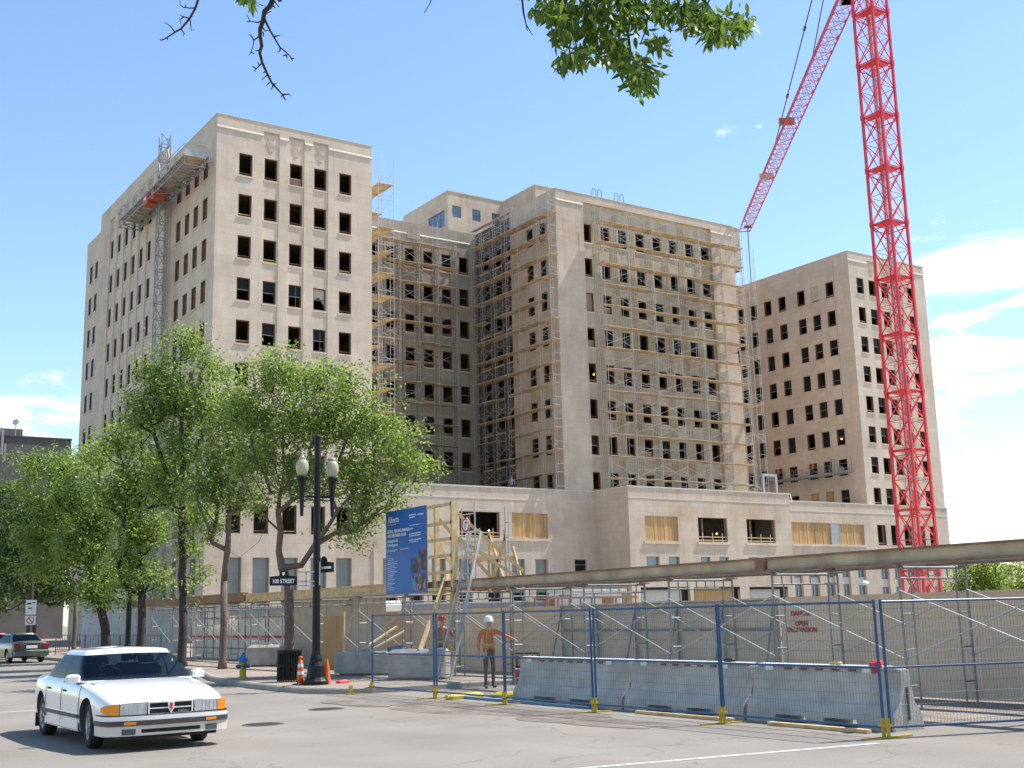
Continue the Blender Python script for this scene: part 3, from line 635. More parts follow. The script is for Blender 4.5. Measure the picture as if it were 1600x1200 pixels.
# steel portal and hand rail standing on the podium roof
b = MB()
for x in (0, 1.9): b.box(x, x+.28, 0, .28, 0, 2.2)
b.box(.281, 1.899, 0, .25, 1.95, 2.2); b.build('roof_hoist_frame', ALU, None, (91.3, 88.6, 13.5), label='short steel portal frame standing on the podium roof edge', cat='frame')
b = MB()
for x in (0, .9, 1.8): b.tube((x, 0, 0), (x+.25, .5, .95), .03)
b.tube((0, 0, 0), (1.8, 0, 0), .03); b.tube((.25, .5, .95), (2.05, .5, .95), .03); b.tube((0.1, .2, .5), (1.9, .2, .5), .02)
b.build('leaning_rail', ALU2, None, (94.6, 89.4, 12.95), label='bright aluminium rail leaning on the podium roof right of the portal frame', cat='railing')
# ================================================================ tower crane
CRX, CRY, CW = 77.5, 59.3, 1.95
T = thing('tower_crane', 'tall red lattice tower crane in front of the right tower', 'crane', (CRX, CRY, 0))
h = CW/2; corners = [(-h, -h), (h, -h), (h, h), (-h, h)]
for c in corners:
    b = MB(); b.box(c[0]-.095, c[0]+.095, c[1]-.095, c[1]+.095, 0, 58)
    z = 4.35
    while z < 58: b.box(c[0]-.135, c[0]+.135, c[1]-.135, c[1]+.135, z-.2, z+.2); z += 4.66
    b.build('leg', RED, T)
b = MB(); z = -.31; k = 0
while z < 57:
    zs = [z, z+1.55, z+3.1, z+4.66]
    for q in range(4):
        a = corners[q]; c = corners[(q+1) % 4]; mid = ((a[0]+c[0])/2, (a[1]+c[1])/2)
        zz = max(0, zs[0])
        b.tube((*a, max(0, z)), (*c, max(0, z)), .05); b.tube((*a, z+2.33), (*c, z+2.33), .03)
        b.tube((*a, max(0, z)), (*c, z+2.33), .045); b.tube((*c, z+2.33), (*a, z+4.66), .045)
        b.tube((*c, max(0, z)), (*a, z+2.33), .045); b.tube((*a, z+2.33), (*c, z+4.66), .045)
        b.tube((*a, z+4.2), (*c, z+4.2), .05)
    z += 4.66
b.build('lacing', RED, T)
z = 4.35; k = 0
while z < 56:
    b = MB(); b.box(-h+.13, h-.13, -h+.13, h*.1, z-.03, z+.0); b.box(-h+.13, h*.1, h*.1, h-.13, z-.03, z+.0)
    for q in (0, 3): a = corners[q]; c = corners[(q+1) % 4]; b.bar((a[0]*.86, a[1]*.86, z-.09), (c[0]*.86, c[1]*.86, z-.09), .1, .1)
    b.build('landing', RED, T); z += 4.66
b = MB(); z = .2; k = 0
for x in (.15, .5): b.tube((x, .35, 0), (x, .35, 57), .02)
while z < 57: b.tube((.15, .35, z), (.5, .35, z), .012); z += .3
z = 1.0
while z < 57:
    for t in range(6): a0, a1 = math.pi*t/6, math.pi*(t+1)/6; b.tube((.325+.33*math.cos(a0), .35+.33*math.sin(a0), z), (.325+.33*math.cos(a1), .35+.33*math.sin(a1), z), .012, 3)
    z += .9
for t in (1, 3, 5): b.tube((.325+.33*math.cos(math.pi*t/6), .35+.33*math.sin(math.pi*t/6), 1), (.325+.33*math.cos(math.pi*t/6), .35+.33*math.sin(math.pi*t/6), 57), .012, 3)
b.build('ladder', ALU, T)
b = MB(); b.box(-2.6, 2.6, -2.6, 2.6, 0, .9); b.build('foundation', CONC, T)
# slewing part, cab, apex, jib, counter jib
J0 = Vector((77.5, 59.3, 56.0)); J1 = at(1163, 362, 2, 56.0); jd = (J1-J0); JL = jd.length; jd.normalize(); jn = Vector((-jd.y, jd.x, 0))
b = MB(); b.lathe([(1.5, 58), (1.6, 58.2), (1.6, 58.9), (1.3, 59.1)], n=20); b.box(-1.1, 1.1, -1.1, 1.1, 54.6, 58); b.build('slewing_ring', RED, T)
JW, JH = 1.6, 2.0; jpink = mat('crane_jib_backlit', (.62, .07, .12), .5, var=.25, scale=1)  # pinker than the mast: the jib's backlit tint is put into its colour
def jp(t, side, hh): return jd*t+jn*(side*JW/2)+Vector((0, 0, 56.0+hh))
b = MB()
for s_ in (-1, 1): b.tube(jp(0, s_, 0), jp(JL, s_, 0), .085)
b.tube(jp(1.0, 0, JH), jp(JL-.6, 0, JH), .10)
n = int(JL/1.55)
for i in range(n):
    t0, t1, tm = JL*i/n, JL*(i+1)/n, JL*(i+.5)/n
    b.tube(jp(t0, -1, 0), jp(t0, 1, 0), .035); b.tube(jp(t0, -1 if i % 2 else 1, 0), jp(t1, 1 if i % 2 else -1, 0), .03)
    for s_ in (-1, 1): b.tube(jp(t0, s_, 0), jp(tm, 0, JH), .033); b.tube(jp(tm, 0, JH), jp(t1, s_, 0), .033)
b.tube(jp(JL, -1, 0), jp(JL, 1, 0), .08); b.tube(jp(JL, -1, 0), jp(JL-.6, 0, JH), .06); b.tube(jp(JL, 1, 0), jp(JL-.6, 0, JH), .06)
for k in range(5): q = JL*(.2+.16*k); [b.tube(jp(q, s_, 0), jp(q, s_, .3), .14) for s_ in (-1, 1)]
jib = b.build('jib', jpink, T)
b = MB()
for s_ in (.3, -.05): b.tube(jp(.5, s_, .1), jp(JL-1, s_, .1), .02, 3)
n2 = int(JL/.5)
for i in range(n2): b.tube(jp(JL*i/n2, -.05, .1), jp(JL*i/n2, .3, .1), .012, 3)
b.build('catwalk', ALU, jib)
b = MB(); APX = Vector((0, 0, 68)); b.tube(jp(JL*.62, 0, JH+.05), APX, .07, 5); b.tube(jp(JL*.30, 0, JH+.05), APX, .06, 5)
for t_ in (.2, .45, .75): b.tube(jp(JL*.62, 0, JH+.05).lerp(APX, t_), jp(JL*.62, 0, JH+.05).lerp(APX, t_+.012), .16, 6)
b.build('pendant_bar', mat('pendant_steel', (.16, .05, .07), .5), T)
b = MB()
for s_ in (-1, 1):
    for q in (-1, 1): b.tube(jd*(s_*.9)+jn*(q*.7)+Vector((0, 0, 59)), APX, .1)
for z in (61, 63, 65): b.tube((-.6, -.6, z), (.6, .6, z), .05)
b.build('apex', RED, T)
b = MB()
for s_ in (-1, 1): b.tube(jn*(s_*.8)+Vector((0, 0, 56)), -jd*16+jn*(s_*.8)+Vector((0, 0, 56)), .1); b.tube(APX, -jd*14+jn*(s_*.6)+Vector((0, 0, 56)), .05)
for i in range(8): b.tube(-jd*(2*i)+jn*.8+Vector((0, 0, 56)), -jd*(2*i+2)-jn*.8+Vector((0, 0, 56)), .05)
b.build('counter_jib', RED, T)
b = MB()
for i in range(3): c_ = -jd*(12.5+1.2*i)+Vector((0, 0, 54.2)); b.bar(c_-jn*.7, c_+jn*.7, .9, 2.6)
b.build('counterweight', CONC, T)
b = MB(); c_ = jn*1.6+jd*1.4; b.cbox(c_.x-.7, c_.x+.7, c_.y-.8, c_.y+.8, 55.4, 57.5, .15); b.build('cab', WHITE, T)
tq = JL*.955; b = MB(); p_ = jp(tq, 0, -.1)
c_ = jp(JL*.86, 0, -.1)
b.tube(p_-Vector((0, 0, .25))-jn*.5, p_-Vector((0, 0, .25))+jn*.5, .18, 6); b.build('trolley', DGREY, T)
b = MB(); b.tube(p_, p_-Vector((0, 0, 22)), .035, 4); b.tube(p_+jd*.4, p_+jd*.4-Vector((0, 0, 22)), .035, 4); b.lathe([(.05, -22.9), (.2, -22.7), (.25, -22.2), (.1, -21.9)], tuple(p_), 8)
b.build('hoist_rope', DGREY, T)
b = MB(); b.box(-.9, .9, -.02, .02, 0, .95); bm_ = b.build('sign_board', mat('faded_banner', (.62, .40, .30), .7, var=.3, scale=3), jib, tuple(jp(JL*.72, 0, .15)), math.atan2(jd.x, -jd.y)+R_(0))
b = MB(); b.box(-.9, .9, -.02, .02, 0, .95); bm_ = b.build('sign_board', mat('rust_banner', (.42, .14, .07), .7, var=.3, scale=3), jib, tuple(jp(JL*.48, .6, .1)), math.atan2(jd.x, -jd.y))
b = MB()
for i in range(2): a0 = jp(4, 0, .25); a1 = jp(7.5, 0, .25); b.bar(a0, a1, .95, .9)
b.build('winch_housing', mat('pale_pink_net', (.75, .45, .42), .8, var=.1), jib)
# ================================================================ ground, roads, kerb
def gmat(name, col, col2, cracks=True, sc=.35):
    m = bpy.data.materials.new(name); m.use_nodes = True; t = m.node_tree; b = t.nodes['Principled BSDF']; b.inputs['Roughness'].default_value = .92; b.inputs['Specular IOR Level'].default_value = .25
    g = N(t, 'ShaderNodeNewGeometry')
    n1 = N(t, 'ShaderNodeTexNoise'); n1.inputs['Scale'].default_value = sc; n1.inputs['Detail'].default_value = 7; n1.inputs['Roughness'].default_value = .6; t.links.new(g.outputs['Position'], n1.inputs['Vector'])
    n2 = N(t, 'ShaderNodeTexNoise'); n2.inputs['Scale'].default_value = 60; n2.inputs['Detail'].default_value = 3; t.links.new(g.outputs['Position'], n2.inputs['Vector'])
    r = N(t, 'ShaderNodeValToRGB'); r.color_ramp.elements[0].position = .35; r.color_ramp.elements[1].position = .65; r.color_ramp.elements[0].color = (*col, 1); r.color_ramp.elements[1].color = (*col2, 1)
    t.links.new(n1.outputs['Fac'], r.inputs[0])
    r2 = N(t, 'ShaderNodeMapRange'); t.links.new(n2.outputs['Fac'], r2.inputs[0]); r2.inputs[1].default_value = .3; r2.inputs[2].default_value = .7; r2.inputs[3].default_value = .74; r2.inputs[4].default_value = 1.22
    out = r2.outputs[0]
    if cracks:
        mp = N(t, 'ShaderNodeMapping'); t.links.new(g.outputs['Position'], mp.inputs[0])
        nd = N(t, 'ShaderNodeTexNoise'); nd.inputs['Scale'].default_value = .8; nd.inputs['Detail'].default_value = 4; t.links.new(g.outputs['Position'], nd.inputs['Vector'])
        ad = N(t, 'ShaderNodeVectorMath', operation='ADD'); t.links.new(g.outputs['Position'], ad.inputs[0]); sc_ = N(t, 'ShaderNodeVectorMath', operation='SCALE'); t.links.new(nd.outputs['Color'], sc_.inputs[0]); sc_.inputs['Scale'].default_value = 2.2; t.links.new(sc_.outputs[0], ad.inputs[1])
        v = N(t, 'ShaderNodeTexVoronoi'); v.feature = 'DISTANCE_TO_EDGE'; v.inputs['Scale'].default_value = .28; t.links.new(ad.outputs[0], v.inputs['Vector'])
        q = N(t, 'ShaderNodeMapRange'); t.links.new(v.outputs['Distance'], q.inputs[0]); q.inputs[1].default_value = 0.0; q.inputs[2].default_value = .012; q.inputs[3].default_value = .78; q.inputs[4].default_value = 1
        # faint tyre paths along the lane and a few oil spots
        s = N(t, 'ShaderNodeSeparateXYZ'); t.links.new(g.outputs['Position'], s.inputs[0])
        tr = M_(t, 'MULTIPLY', M_(t, 'SINE', M_(t, 'MULTIPLY', s.outputs[0], 3.4)), .025)
        v2 = N(t, 'ShaderNodeTexVoronoi'); v2.inputs['Scale'].default_value = 1.1; t.links.new(g.outputs['Position'], v2.inputs['Vector'])
        q2 = N(t, 'ShaderNodeMapRange'); t.links.new(v2.outputs['Distance'], q2.inputs[0]); q2.inputs[1].default_value = .02; q2.inputs[2].default_value = .05; q2.inputs[3].default_value = .75; q2.inputs[4].default_value = 1
        out = M_(t, 'MULTIPLY', M_(t, 'MULTIPLY', M_(t, 'MULTIPLY', out, q.outputs[0]), M_(t, 'ADD', tr, 1.0)), q2.outputs[0])
    vm = N(t, 'ShaderNodeVectorMath', operation='SCALE'); t.links.new(r.outputs[0], vm.inputs[0]); t.links.new(out, vm.inputs['Scale']); t.links.new(vm.outputs[0], b.inputs['Base Color'])
    bp = N(t, 'ShaderNodeBump'); bp.inputs['Strength'].default_value = .35; bp.inputs['Distance'].default_value = .01; t.links.new(n2.outputs['Fac'], bp.inputs['Height']); t.links.new(bp.outputs[0], b.inputs['Normal'])
    return m
ROAD = gmat('old_asphalt', (.215, .19, .162), (.262, .234, .202)); SIDE = gmat('sidewalk_concrete', (.25, .20, .165), (.32, .265, .215), False); DIRT = gmat('site_dirt', (.30, .25, .19), (.40, .34, .265), False, .8)
KERB = gmat('kerb_concrete', (.27, .25, .22), (.36, .33, .29), False, 2)
b = MB(); b.quad((-900, -300, -.03), (2500, -300, -.03), (2500, 3000, -.03), (-900, 3000, -.03)); b.build('ground', gmat('far_ground', (.20, .19, .13), (.28, .25, .18), False, .05), kind='structure')
b = MB(); b.quad((-14, -60, 0), (20, -60, 0), (20, 26.0, 0), (-14, 26, 0)); b.quad((-14, 26, 0), (14.9, 26, 0), (14.9, 300, 0), (-14, 300, 0)); b.quad((20, 4, 0), (70, 4, 0), (70, 12.5, 0), (20, 12.5, 0)); b.build('road', ROAD, kind='structure')
# worn, patched strip in front of the fence
def blob(cx, cy, rx, ry, z, seed, n=48, ang=0):
    rr = random.Random(seed); ph = [rr.uniform(0, 6.28) for _ in range(5)]; pts = []
    for k in range(n):
        t = 2*math.pi*k/n; q = 1+.18*math.sin(2*t+ph[0])+.13*math.sin(3*t+ph[1])+.09*math.sin(5*t+ph[2])+.05*math.sin(9*t+ph[3])
        x, y = rx*q*math.cos(t), ry*q*math.sin(t); pts.append((cx+x*math.cos(ang)-y*math.sin(ang), cy+x*math.sin(ang)+y*math.cos(ang), z))
    return pts
b = MB()
for a in ((12.2, 20.3, .8, 2.6, .004, 1, 48, .05), (12.3, 16.5, .75, 1.9, .0065, 2), (11.6, 23.0, .5, 1.6, .009, 3, 48, .2)): p_ = blob(*a); b.add(p_, [tuple(range(len(p_)))])
b.build('asphalt_patch', gmat('damp_dirty_asphalt', (.13, .11, .09), (.24, .205, .17), False, 1.5), kind='structure')
kp = [(12.1, 27.2), (12.05, 28.5), (12.1, 30.5), (12.35, 33), (12.9, 36), (13.7, 39), (14.5, 42.5), (15.0, 47), (15.1, 60), (15.1, 300)]
kc = [(19.8, 25.75), (14.2, 25.8), (13.2, 25.95), (12.55, 26.4)]
edge = kc+kp
b = MB(); n = len(edge); far = [(20.2, 300, .14), (20.2, 26.2, .14)]
inn = []
for i, (x, y) in enumerate(edge):
    dx, dy = Vector(edge[min(i+1, n-1)])-Vector(edge[max(i-1, 0)]); L_ = math.hypot(dx, dy); inn.append((x+dy/L_*.18, y-dx/L_*.18) if i >= 3 else (x+(.0 if i == 0 else .1), y+.18))
vs = [(x, y, .14) for x, y in inn]+[(40, 300, .14), (40, 25.9, .14)]
b.add(vs, [tuple(range(len(vs)))]); b.build('sidewalk', SIDE, kind='structure')
b = MB()
for i in range(n-1):
    a, c = edge[i], edge[i+1]; ia, ic = inn[i], inn[i+1]
    b.quad((*a, -.01), (*c, -.01), (*c, .11), (*a, .11)); b.quad((*a, .11), (*c, .11), (c[0]*.8+ic[0]*.2, c[1]*.8+ic[1]*.2, .145), (a[0]*.8+ia[0]*.2, a[1]*.8+ia[1]*.2, .145))
    b.quad((a[0]*.8+ia[0]*.2, a[1]*.8+ia[1]*.2, .145), (c[0]*.8+ic[0]*.2, c[1]*.8+ic[1]*.2, .145), (*ic, .141), (*ia, .141))
b.build('kerb', KERB, kind='structure')
b = MB(); b.quad((20.0, 12.5, .004), (300, 12.5, .004), (300, 200, .004), (20.0, 200, .004)); b.build('building_site_ground', DIRT, kind='structure')
b = MB(); b.quad((14.9, 11.8, .004), (20, 11.8, .004), (20, 25.7, .004), (14.9, 25.7, .004)); b.build('closed_lane', gmat('dusty_lane', (.20, .16, .13), (.30, .25, .205), True, 1.2), kind='structure')
PAINT = mat('worn_road_paint', (.48, .46, .43), .8, var=.25, scale=6)
b = MB(); b.quad((7.6, 11.45, .004), (7.62, 11.55, .004), (12.75, 10.68, .004), (12.73, 10.56, .004)); b.quad((-9, 26.3, .004), (-9, 26.45, .004), (6.1, 27.28, .004), (6.1, 27.14, .004)); b.build('road_marking', PAINT, kind='structure')
b = MB()
for x, y in ((11.0, 24.6), (9.3, 21.3)): b.lathe([(.36, 0), (.36, .006)], (x, y, 0), 24)
for i, (x, y) in enumerate(((10.35, 22.2), (8.1, 19.9))):
    b = MB(); b.lathe([(.36, 0), (.35, .010), (.31, .012), (.30, .008), (.02, .009)], n=28)
    for q in range(-4, 5): b.box(-.24, .24, q*.055-.012, q*.055+.012, .0091, .0125)
    b.build('manhole_cover', mat('cast_iron', (.07, .06, .05), .7, var=.3), None, (x, y, 0), label=('dark round manhole cover in the road near the kerb' if i == 0 else 'dark round manhole cover in the road just right of the white car'), cat='manhole cover', group='manhole covers in the road')
# ================================================================ temporary fence
FX = 13.3
def fence_panel(L, seed=0, hgt=1.83):
    rr = random.Random(seed); T = thing('mesh_fence', 'x', 'fence', group='blue mesh fence panels')
    b = MB(); r = .021
    for y in (0, L): b.tube((0, y, .08), (0, y, hgt), r, 8)
    for z in (.14, .92, hgt-.03): b.tube((0, 0, z), (0, L, z), r*.85, 8)
    b.build('frame', BLUE, T)
    b = MB(); n = int(L/.052)
    for k in range(1, n): b.tube((0, L*k/n, .14), (0, L*k/n, hgt-.04), .0024, 3, cap=False)
    for k in range(1, 12): b.tube((0.003, 0, .14+k*.142), (0.003, L, .14+k*.142), .0024, 3, cap=False)
    b.build('wire_mesh', MESHM, T)
    return T
MESHM = mat('mesh_wire', (.10, .15, .18), .4, metal=.3, var=0)
ys = [10.95, 14.08, 17.35, 20.25, 23.0, 26.0]
flab = ['front blue mesh fence panel nearest the corner post, before the right-hand barrier', 'second blue mesh fence panel from the corner, before the middle of the barriers', 'third blue mesh fence panel from the corner, before the left barrier', 'fourth blue mesh fence panel, in front of the worker in orange', 'fifth and farthest blue mesh fence panel, before the near concrete block']
for i in range(5):
    f = fence_panel(ys[i+1]-ys[i]-.07, i); f.location = (FX+(.02 if i % 2 else 0), ys[i]+.035, 0); f['label'] = flab[i]
f = fence_panel(3.4, 9); f.location = (FX+.07, ys[0]-.02, 0); f.rotation_euler = (0, 0, R_(-90-19)); f['label'] = 'blue mesh fence panel running off to the right from the corner post'
f = fence_panel(3.4, 10); f.location = (FX+.07+3.42*math.cos(R_(-19)), ys[0]-.02+3.42*math.sin(R_(-19)), 0); f.rotation_euler = (0, 0, R_(-90-5)); f['label'] = 'blue mesh fence panel at the right edge of the photo'
for i, y in enumerate(ys):
    T = thing('fence_foot', ['yellow fence foot at the corner post, nearest of the row', 'yellow fence foot second from the corner post', 'yellow fence foot third from the corner post, by the left barrier joint', 'yellow fence foot fourth from the corner post, at the left barrier end', 'yellow fence foot below the worker', 'yellow fence foot farthest, near the concrete blocks'][i], 'fence foot', (FX, y, 0), group='yellow fence feet')
    b = MB(); b.bar((-.42, .05, .012), (.45, -.05, .012), .055, .02); b.build('plate', YEL, T)
    b = MB()
    for q in (-.04, .04): b.tube((0, q, .02), (0, q, .26), .028, 8)
    b.box(-.035, .035, -.09, .09, .15, .19); b.build('sleeve', YEL, T)
# ================================================================ jersey barriers
def barrier(y0, y1, lab, left=False):
    T = thing('jersey_barrier', lab, 'barrier', (14.3, y0, 0), group='concrete jersey barriers'); L = y1-y0
    pr = [(-.33, 0), (-.33, .08), (-.31, .2), (-.16, .40), (-.115, .62), (-.095, .82), (-.08, .84), (.08, .84), (.095, .82), (.115, .62), (.16, .40), (.31, .2), (.33, .08), (.33, 0)]
    b = MB(); n = len(pr); st = [0, .03, .3, .32, L/2-.7, L/2-.68]
    st = [0, .025, L*.22, L*.22+.03, L*.44, L*.44+.03, L*.56, L*.56+.03, L*.78, L*.78+.03, L-.025, L]
    for i, y in enumerate(st):
        raised = (i in (3, 4, 7, 8)); s_ = .965 if i in (0, len(st)-1) else 1
        for (x, z) in pr: b.v.append((x*s_, y, max(z, .13) if raised and z < .13 else z))
    for i in range(len(st)-1):
        for k in range(n-1): b.f.append((i*n+k, i*n+k+1, (i+1)*n+k+1, (i+1)*n+k)); b.mi.append(0)
        b.f.append((i*n+n-1, i*n, (i+1)*n, (i+1)*n+n-1)); b.mi.append(0)
    b.f += [tuple(range(n)), tuple(reversed(range((len(st)-1)*n, len(st)*n)))]; b.mi += [0, 0]
    b.build('body', JC, T)
    b = MB(); rr = random.Random(int(y0*10)); y = .05
    while y < L-.4:
        l_ = min(rr.choice((1.1, 1.6, .8)), L-y-.03); b.cbox(-.125, .10, y, y+l_, .845, .885, .012); y += l_+.03
    b.build('reflective_rail', WHITE, T)
    b = MB()
    for y in (.5, L-.45): b.box(-.135, -.1, y, y+.16, .78, .846)
    b.build('clip', WHITE, T)
    b = MB(); y = .8
    while y < L-.7: b.box(-.118, -.098, y, y+.14, .80, .83); y += .32
    b.build('red_reflector', mat('dark_red_reflector', (.25, .03, .03), .4) if 'RR' not in globals() else RR, T)
    b = MB(); b.box(-.02, .02, -.02, .0, .15, .6); b.build('joint_key', DGREY, T)
    return T
JC = mat('barrier_concrete', (.46, .43, .38), .9, var=.2, scale=2.2, bump=.5, bscale=40, detail=8)
barrier(11.35, 14.25, 'concrete jersey barrier nearest the corner post, right one of the row of three'); barrier(14.32, 17.35, 'concrete jersey barrier in the middle of the row of three'); barrier(17.42, 21.0, 'concrete jersey barrier at the left end of the row, beside the red generator')
b = MB(); b.path([(14.1, 11.6, .93), (14.02, 11.7, .9), (13.98, 11.62, .83)], .06, 6); b.lathe([(.02, 0), (.1, .03), (.08, .07), (.02, .09)], (14.2, 11.75, .89), 10); b.build('tape_bundle', REDP, None, label='crumpled bundle of red and white tape on top of the right barrier', cat='tape')
b = MB(); b.cbox(-.05, .05, -.10, .10, 0, .05, .02); b.build('glove', mat('tan_glove', (.5, .33, .12), .8), None, (14.3, 12.6, .887), label='tan work glove lying on top of the right barrier', cat='glove')
b = MB(); b.cbox(-.05, .05, -.1, .1, 0, .06, .02); b.build('cable_clamp', BLACK, None, (14.3, 14.9, .887), label='small black clamp on top of the middle barrier', cat='clamp')
for i, (y0, y1, x) in enumerate(((11.5, 13.4, 13.62), (14.2, 16.6, 13.66), (18.0, 22.5, 13.7))):
    b = MB(); b.box(-.05, .05, 0, y1-y0, 0, .05); b.build('timber', mat('rail_shadow_blue', (.12, .22, .32), .7) if i == 2 else LUMB, None, (x, y0, .005), label=['pale timber lying under the right barrier', 'pale timber lying under the middle barrier', 'blue strip standing for the bottom rail shadow along the left fence panels'][i], cat='timber')  # the blue strip stands in for the shadow of the fence's bottom rail
# ================================================================ hoarding with scaffold frames and beams
HT = 1.93; HX = 19.2
HTAN = mat('tan_hoarding_paint', (.64, .51, .365), .75, var=.10, scale=1.5); HGR = mat('grey_screen_fabric', (.54, .455, .355), .8, var=.12, scale=2)
def hoard(y0, y1, hgt, mt, lab, x=HX, pan=1.22, top=True):
    T = thing('hoarding', lab, 'hoarding', (x, y0, 0), group='hoarding sections'); L = y1-y0; n = max(1, round(L/pan))
    b = MB()
    for k in range(n): b.box(.0+(.003 if k % 2 else 0), .02, L*k/n+.004, L*(k+1)/n-.004, .03, hgt)
    b.build('panel', mt, T)
    b = MB()
    for z in (.15, hgt*.55, hgt-.1): b.box(.021, .06, 0, L, z, z+.09)
    if top: b.box(-.02, .06, 0, L, hgt+.001, hgt+.04)
    b.build('rail', LUMB if mt is not HTAN else HTAN, T); return T
T = hoard(4.0, 18.38, HT, HTAN, 'tan painted hoarding with red danger lettering at the right edge')
WR = mat('red_lettering', (.50, .05, .04), .7, var=.2, scale=20)
y_d = at(1253, 975, 0, HX-.02)
for txt, z, s_ in (('DANGER', 1.58, .135), ('OPEN', 1.37, .135), ('EXCAVATION', 1.24, .135)): text_mesh('lettering', txt, s_, WR, T, (-.012, 17.78-4.0, z), (0, -1, 0), (0, 0, 1), align='CENTER', bold=.003)
T = hoard(18.40, 26.4, HT, HGR, 'grey screened gate of the building site behind the barriers')
b = MB()
for k in range(6):
    y = .1+1.55*k; b.tube((-.08, y, 0), (-.08, y, HT+.02), .03, 8)
    b.tube((-.08, y, 1.8), (-.75, y-.25, .05), .022, 6)
b.tube((-.08, 0, 1.3), (-.08, 7.9, 1.3), .022, 6); b.tube((-.08, 0, HT), (-.08, 7.9, HT), .022, 6); b.build('gate_frame', WALK, T)
b = MB()
for k in range(79):       # chain link strip along the top
    y = .1*k; b.tube((-.10, y, HT), (-.10, y+.13, HT-.26), .004, 3, cap=False); b.tube((-.10, y+.13, HT), (-.10, y, HT-.26), .004, 3, cap=False)
b.build('chain_link', ALU, T)
hoard(26.42, 43.0, HT-.02, HTAN, 'long tan hoarding behind the two concrete blocks')
hoard(34.6, 42.5, 2.55, mat('beige_plywood', (.40, .335, .26), .8, var=.12), 'tall beige hoarding panels behind the fire hydrant', x=18.2, pan=2.6, top=False)
T = hoard(43.1, 56.0, 1.95, mat('cream_corrugated', (.60, .57, .52), .6, var=.08), 'cream corrugated hoarding with a red band, left of the beige panels', pan=.3)
b = MB(); b.box(-.03, -.005, 0, 12.9, 1.05, 1.14); b.build('red_band', REDP, T)
b = MB()
for z in (.62, 1.9): b.tube((-.35, 0, z), (-.35, 12.9, z), .02, 6)
for k in range(6): b.tube((-.35, .3+k*2.5, 0), (-.35, .3+k*2.5, 2.6), .022, 6)
b.build('pipe_rail', DGREY, T)
hoard(56.2, 74, 2.5, mat('grey_screen_left', (.36, .38, .40), .7, var=.2), 'grey blue screened hoarding far left behind the parked car', x=18.6, pan=1.6)
b = MB(); b.cbox(-.02, .0, 0, 3.2, 1.2, 2.5, .005); b.build('site_container', mat('white_container', (.72, .71, .69), .5, var=.05), None, (18.9, 50.5, .4), label='white box panel rising behind the cream hoarding', cat='container')
# overhead walkway frames
BM = mat('weathered_steel_beam', (.44, .345, .225), .7, var=.3, scale=1.5); BRUST = mat('rusty_beam', (.24, .13, .08), .8, var=.3)
TRUSSM = ALU
fy = [10.4, 13.45, 16.42, 19.42, 22.42, 25.42, 28.3, 31.1, 34.1, 37.1, 40.1, 43.1, 46.2, 49.2, 52.2, 55.2]
labs = ['at the right edge of the photo', 'second from the right', 'third from the right, before the danger lettering', 'fourth from the right, before the grey gate', 'fifth from the right, behind the barriers', 'sixth from the right, behind the worker in orange', 'under the open timber studs of the sign', 'under the blue sign', 'left of the blue sign', 'behind the lamp post', 'behind the black bin', 'behind the fire hydrant', 'behind the second tree trunk', 'before the cream hoarding', 'before the cream hoarding, farther', 'far left before the screened hoarding']
for i, y in enumerate(fy):
    T = thing('walkway_scaffold', 'galvanised walkway scaffold frame '+labs[i], 'scaffold', (17.0, y, 0), group='walkway scaffold frames'); b = MB(); r = .024
    for x, x0, x1, x2 in ((0, .3, 0, .3), (1.85, 1.55, 1.55, 1.85)):
        b = MB(); b.tube((x, 0, .0), (x, 0, 2.38), r, 6); b.tube((x0, 0, .0), (x0, 0, 2.2), r*.7, 6)
        for z in (.4, 1.0, 1.6): b.tube((x1, 0, z), (x2, 0, z), r*.6, 5)
        b.build('leg', WALK, T)
    b = MB(); b.tube((0, 0, 2.38), (1.85, 0, 2.38), r, 6); b.tube((0, 0, 2.2), (1.85, 0, 2.2), r*.8, 6)
    for k in range(1, 7): b.tube((1.85*k/7, 0, 2.2), (1.85*k/7, 0, 2.38), r*.6, 5)
    b.box(-.12, .12, -.06, .06, 2.40, 2.428); b.box(1.73, 1.97, -.06, .06, 2.40, 2.428); b.build('head_truss', WALK, T)
    if i < len(fy)-1:
        L = fy[i+1]-y; b = MB()
        for x in (0, 1.85): b.tube((x+.03, 0, 2.0), (x+.03, L, .85), .013, 5); b.tube((x-.03, 0, .85), (x-.03, L, 2.0), .013, 5)
        build_each(b, 'cross_brace', ALU, T)
segs = [(4.0, 16.45, BM, .27, 2.44), (16.46, 30.2, BM, .27, 2.44), (30.21, 43.5, LUMB, .30, 2.45), (43.51, 58, mat('brown_beam', (.30, .19, .10), .8, var=.25), .32, 2.5)]
for i, (y0, y1, mt, hh, z) in enumerate(segs):
    for x in (16.95, 18.85):
        b = MB(); b.box(-.1, .1, 0, y1-y0, 0, .035, 1); b.box(-.1, .1, 0, y1-y0, hh-.035, hh, 1); b.box(-.03, .03, 0, y1-y0, .0351, hh-.0351, 0)
        b.box(-.1, .1, .0, .25, .0351, hh-.0351, 1); b.build('walkway_beam', [mt, BRUST if mt is BM else mt], None, (x, y0, z), label=('front ' if x < 18 else 'rear ')+['long grey steel beam on the walkway frames at the right edge', 'grey steel beam on the walkway frames below the blue sign', 'tan timber beam on the walkway frames behind the lamp post', 'brown timber beam on the walkway frames at the left'][i], cat='beam', group='walkway beams')
b = MB(); b.box(-.6, .6, -.06, .06, 0, .05); b.box(-.55, .55, -.04, .04, -.03, 0); b.build('tube_light', WHITE, None, (17.55, 14.7, 2.15), R_(35), label='white fluorescent tube light fitting hanging under the walkway beam at the right', cat='light fitting')
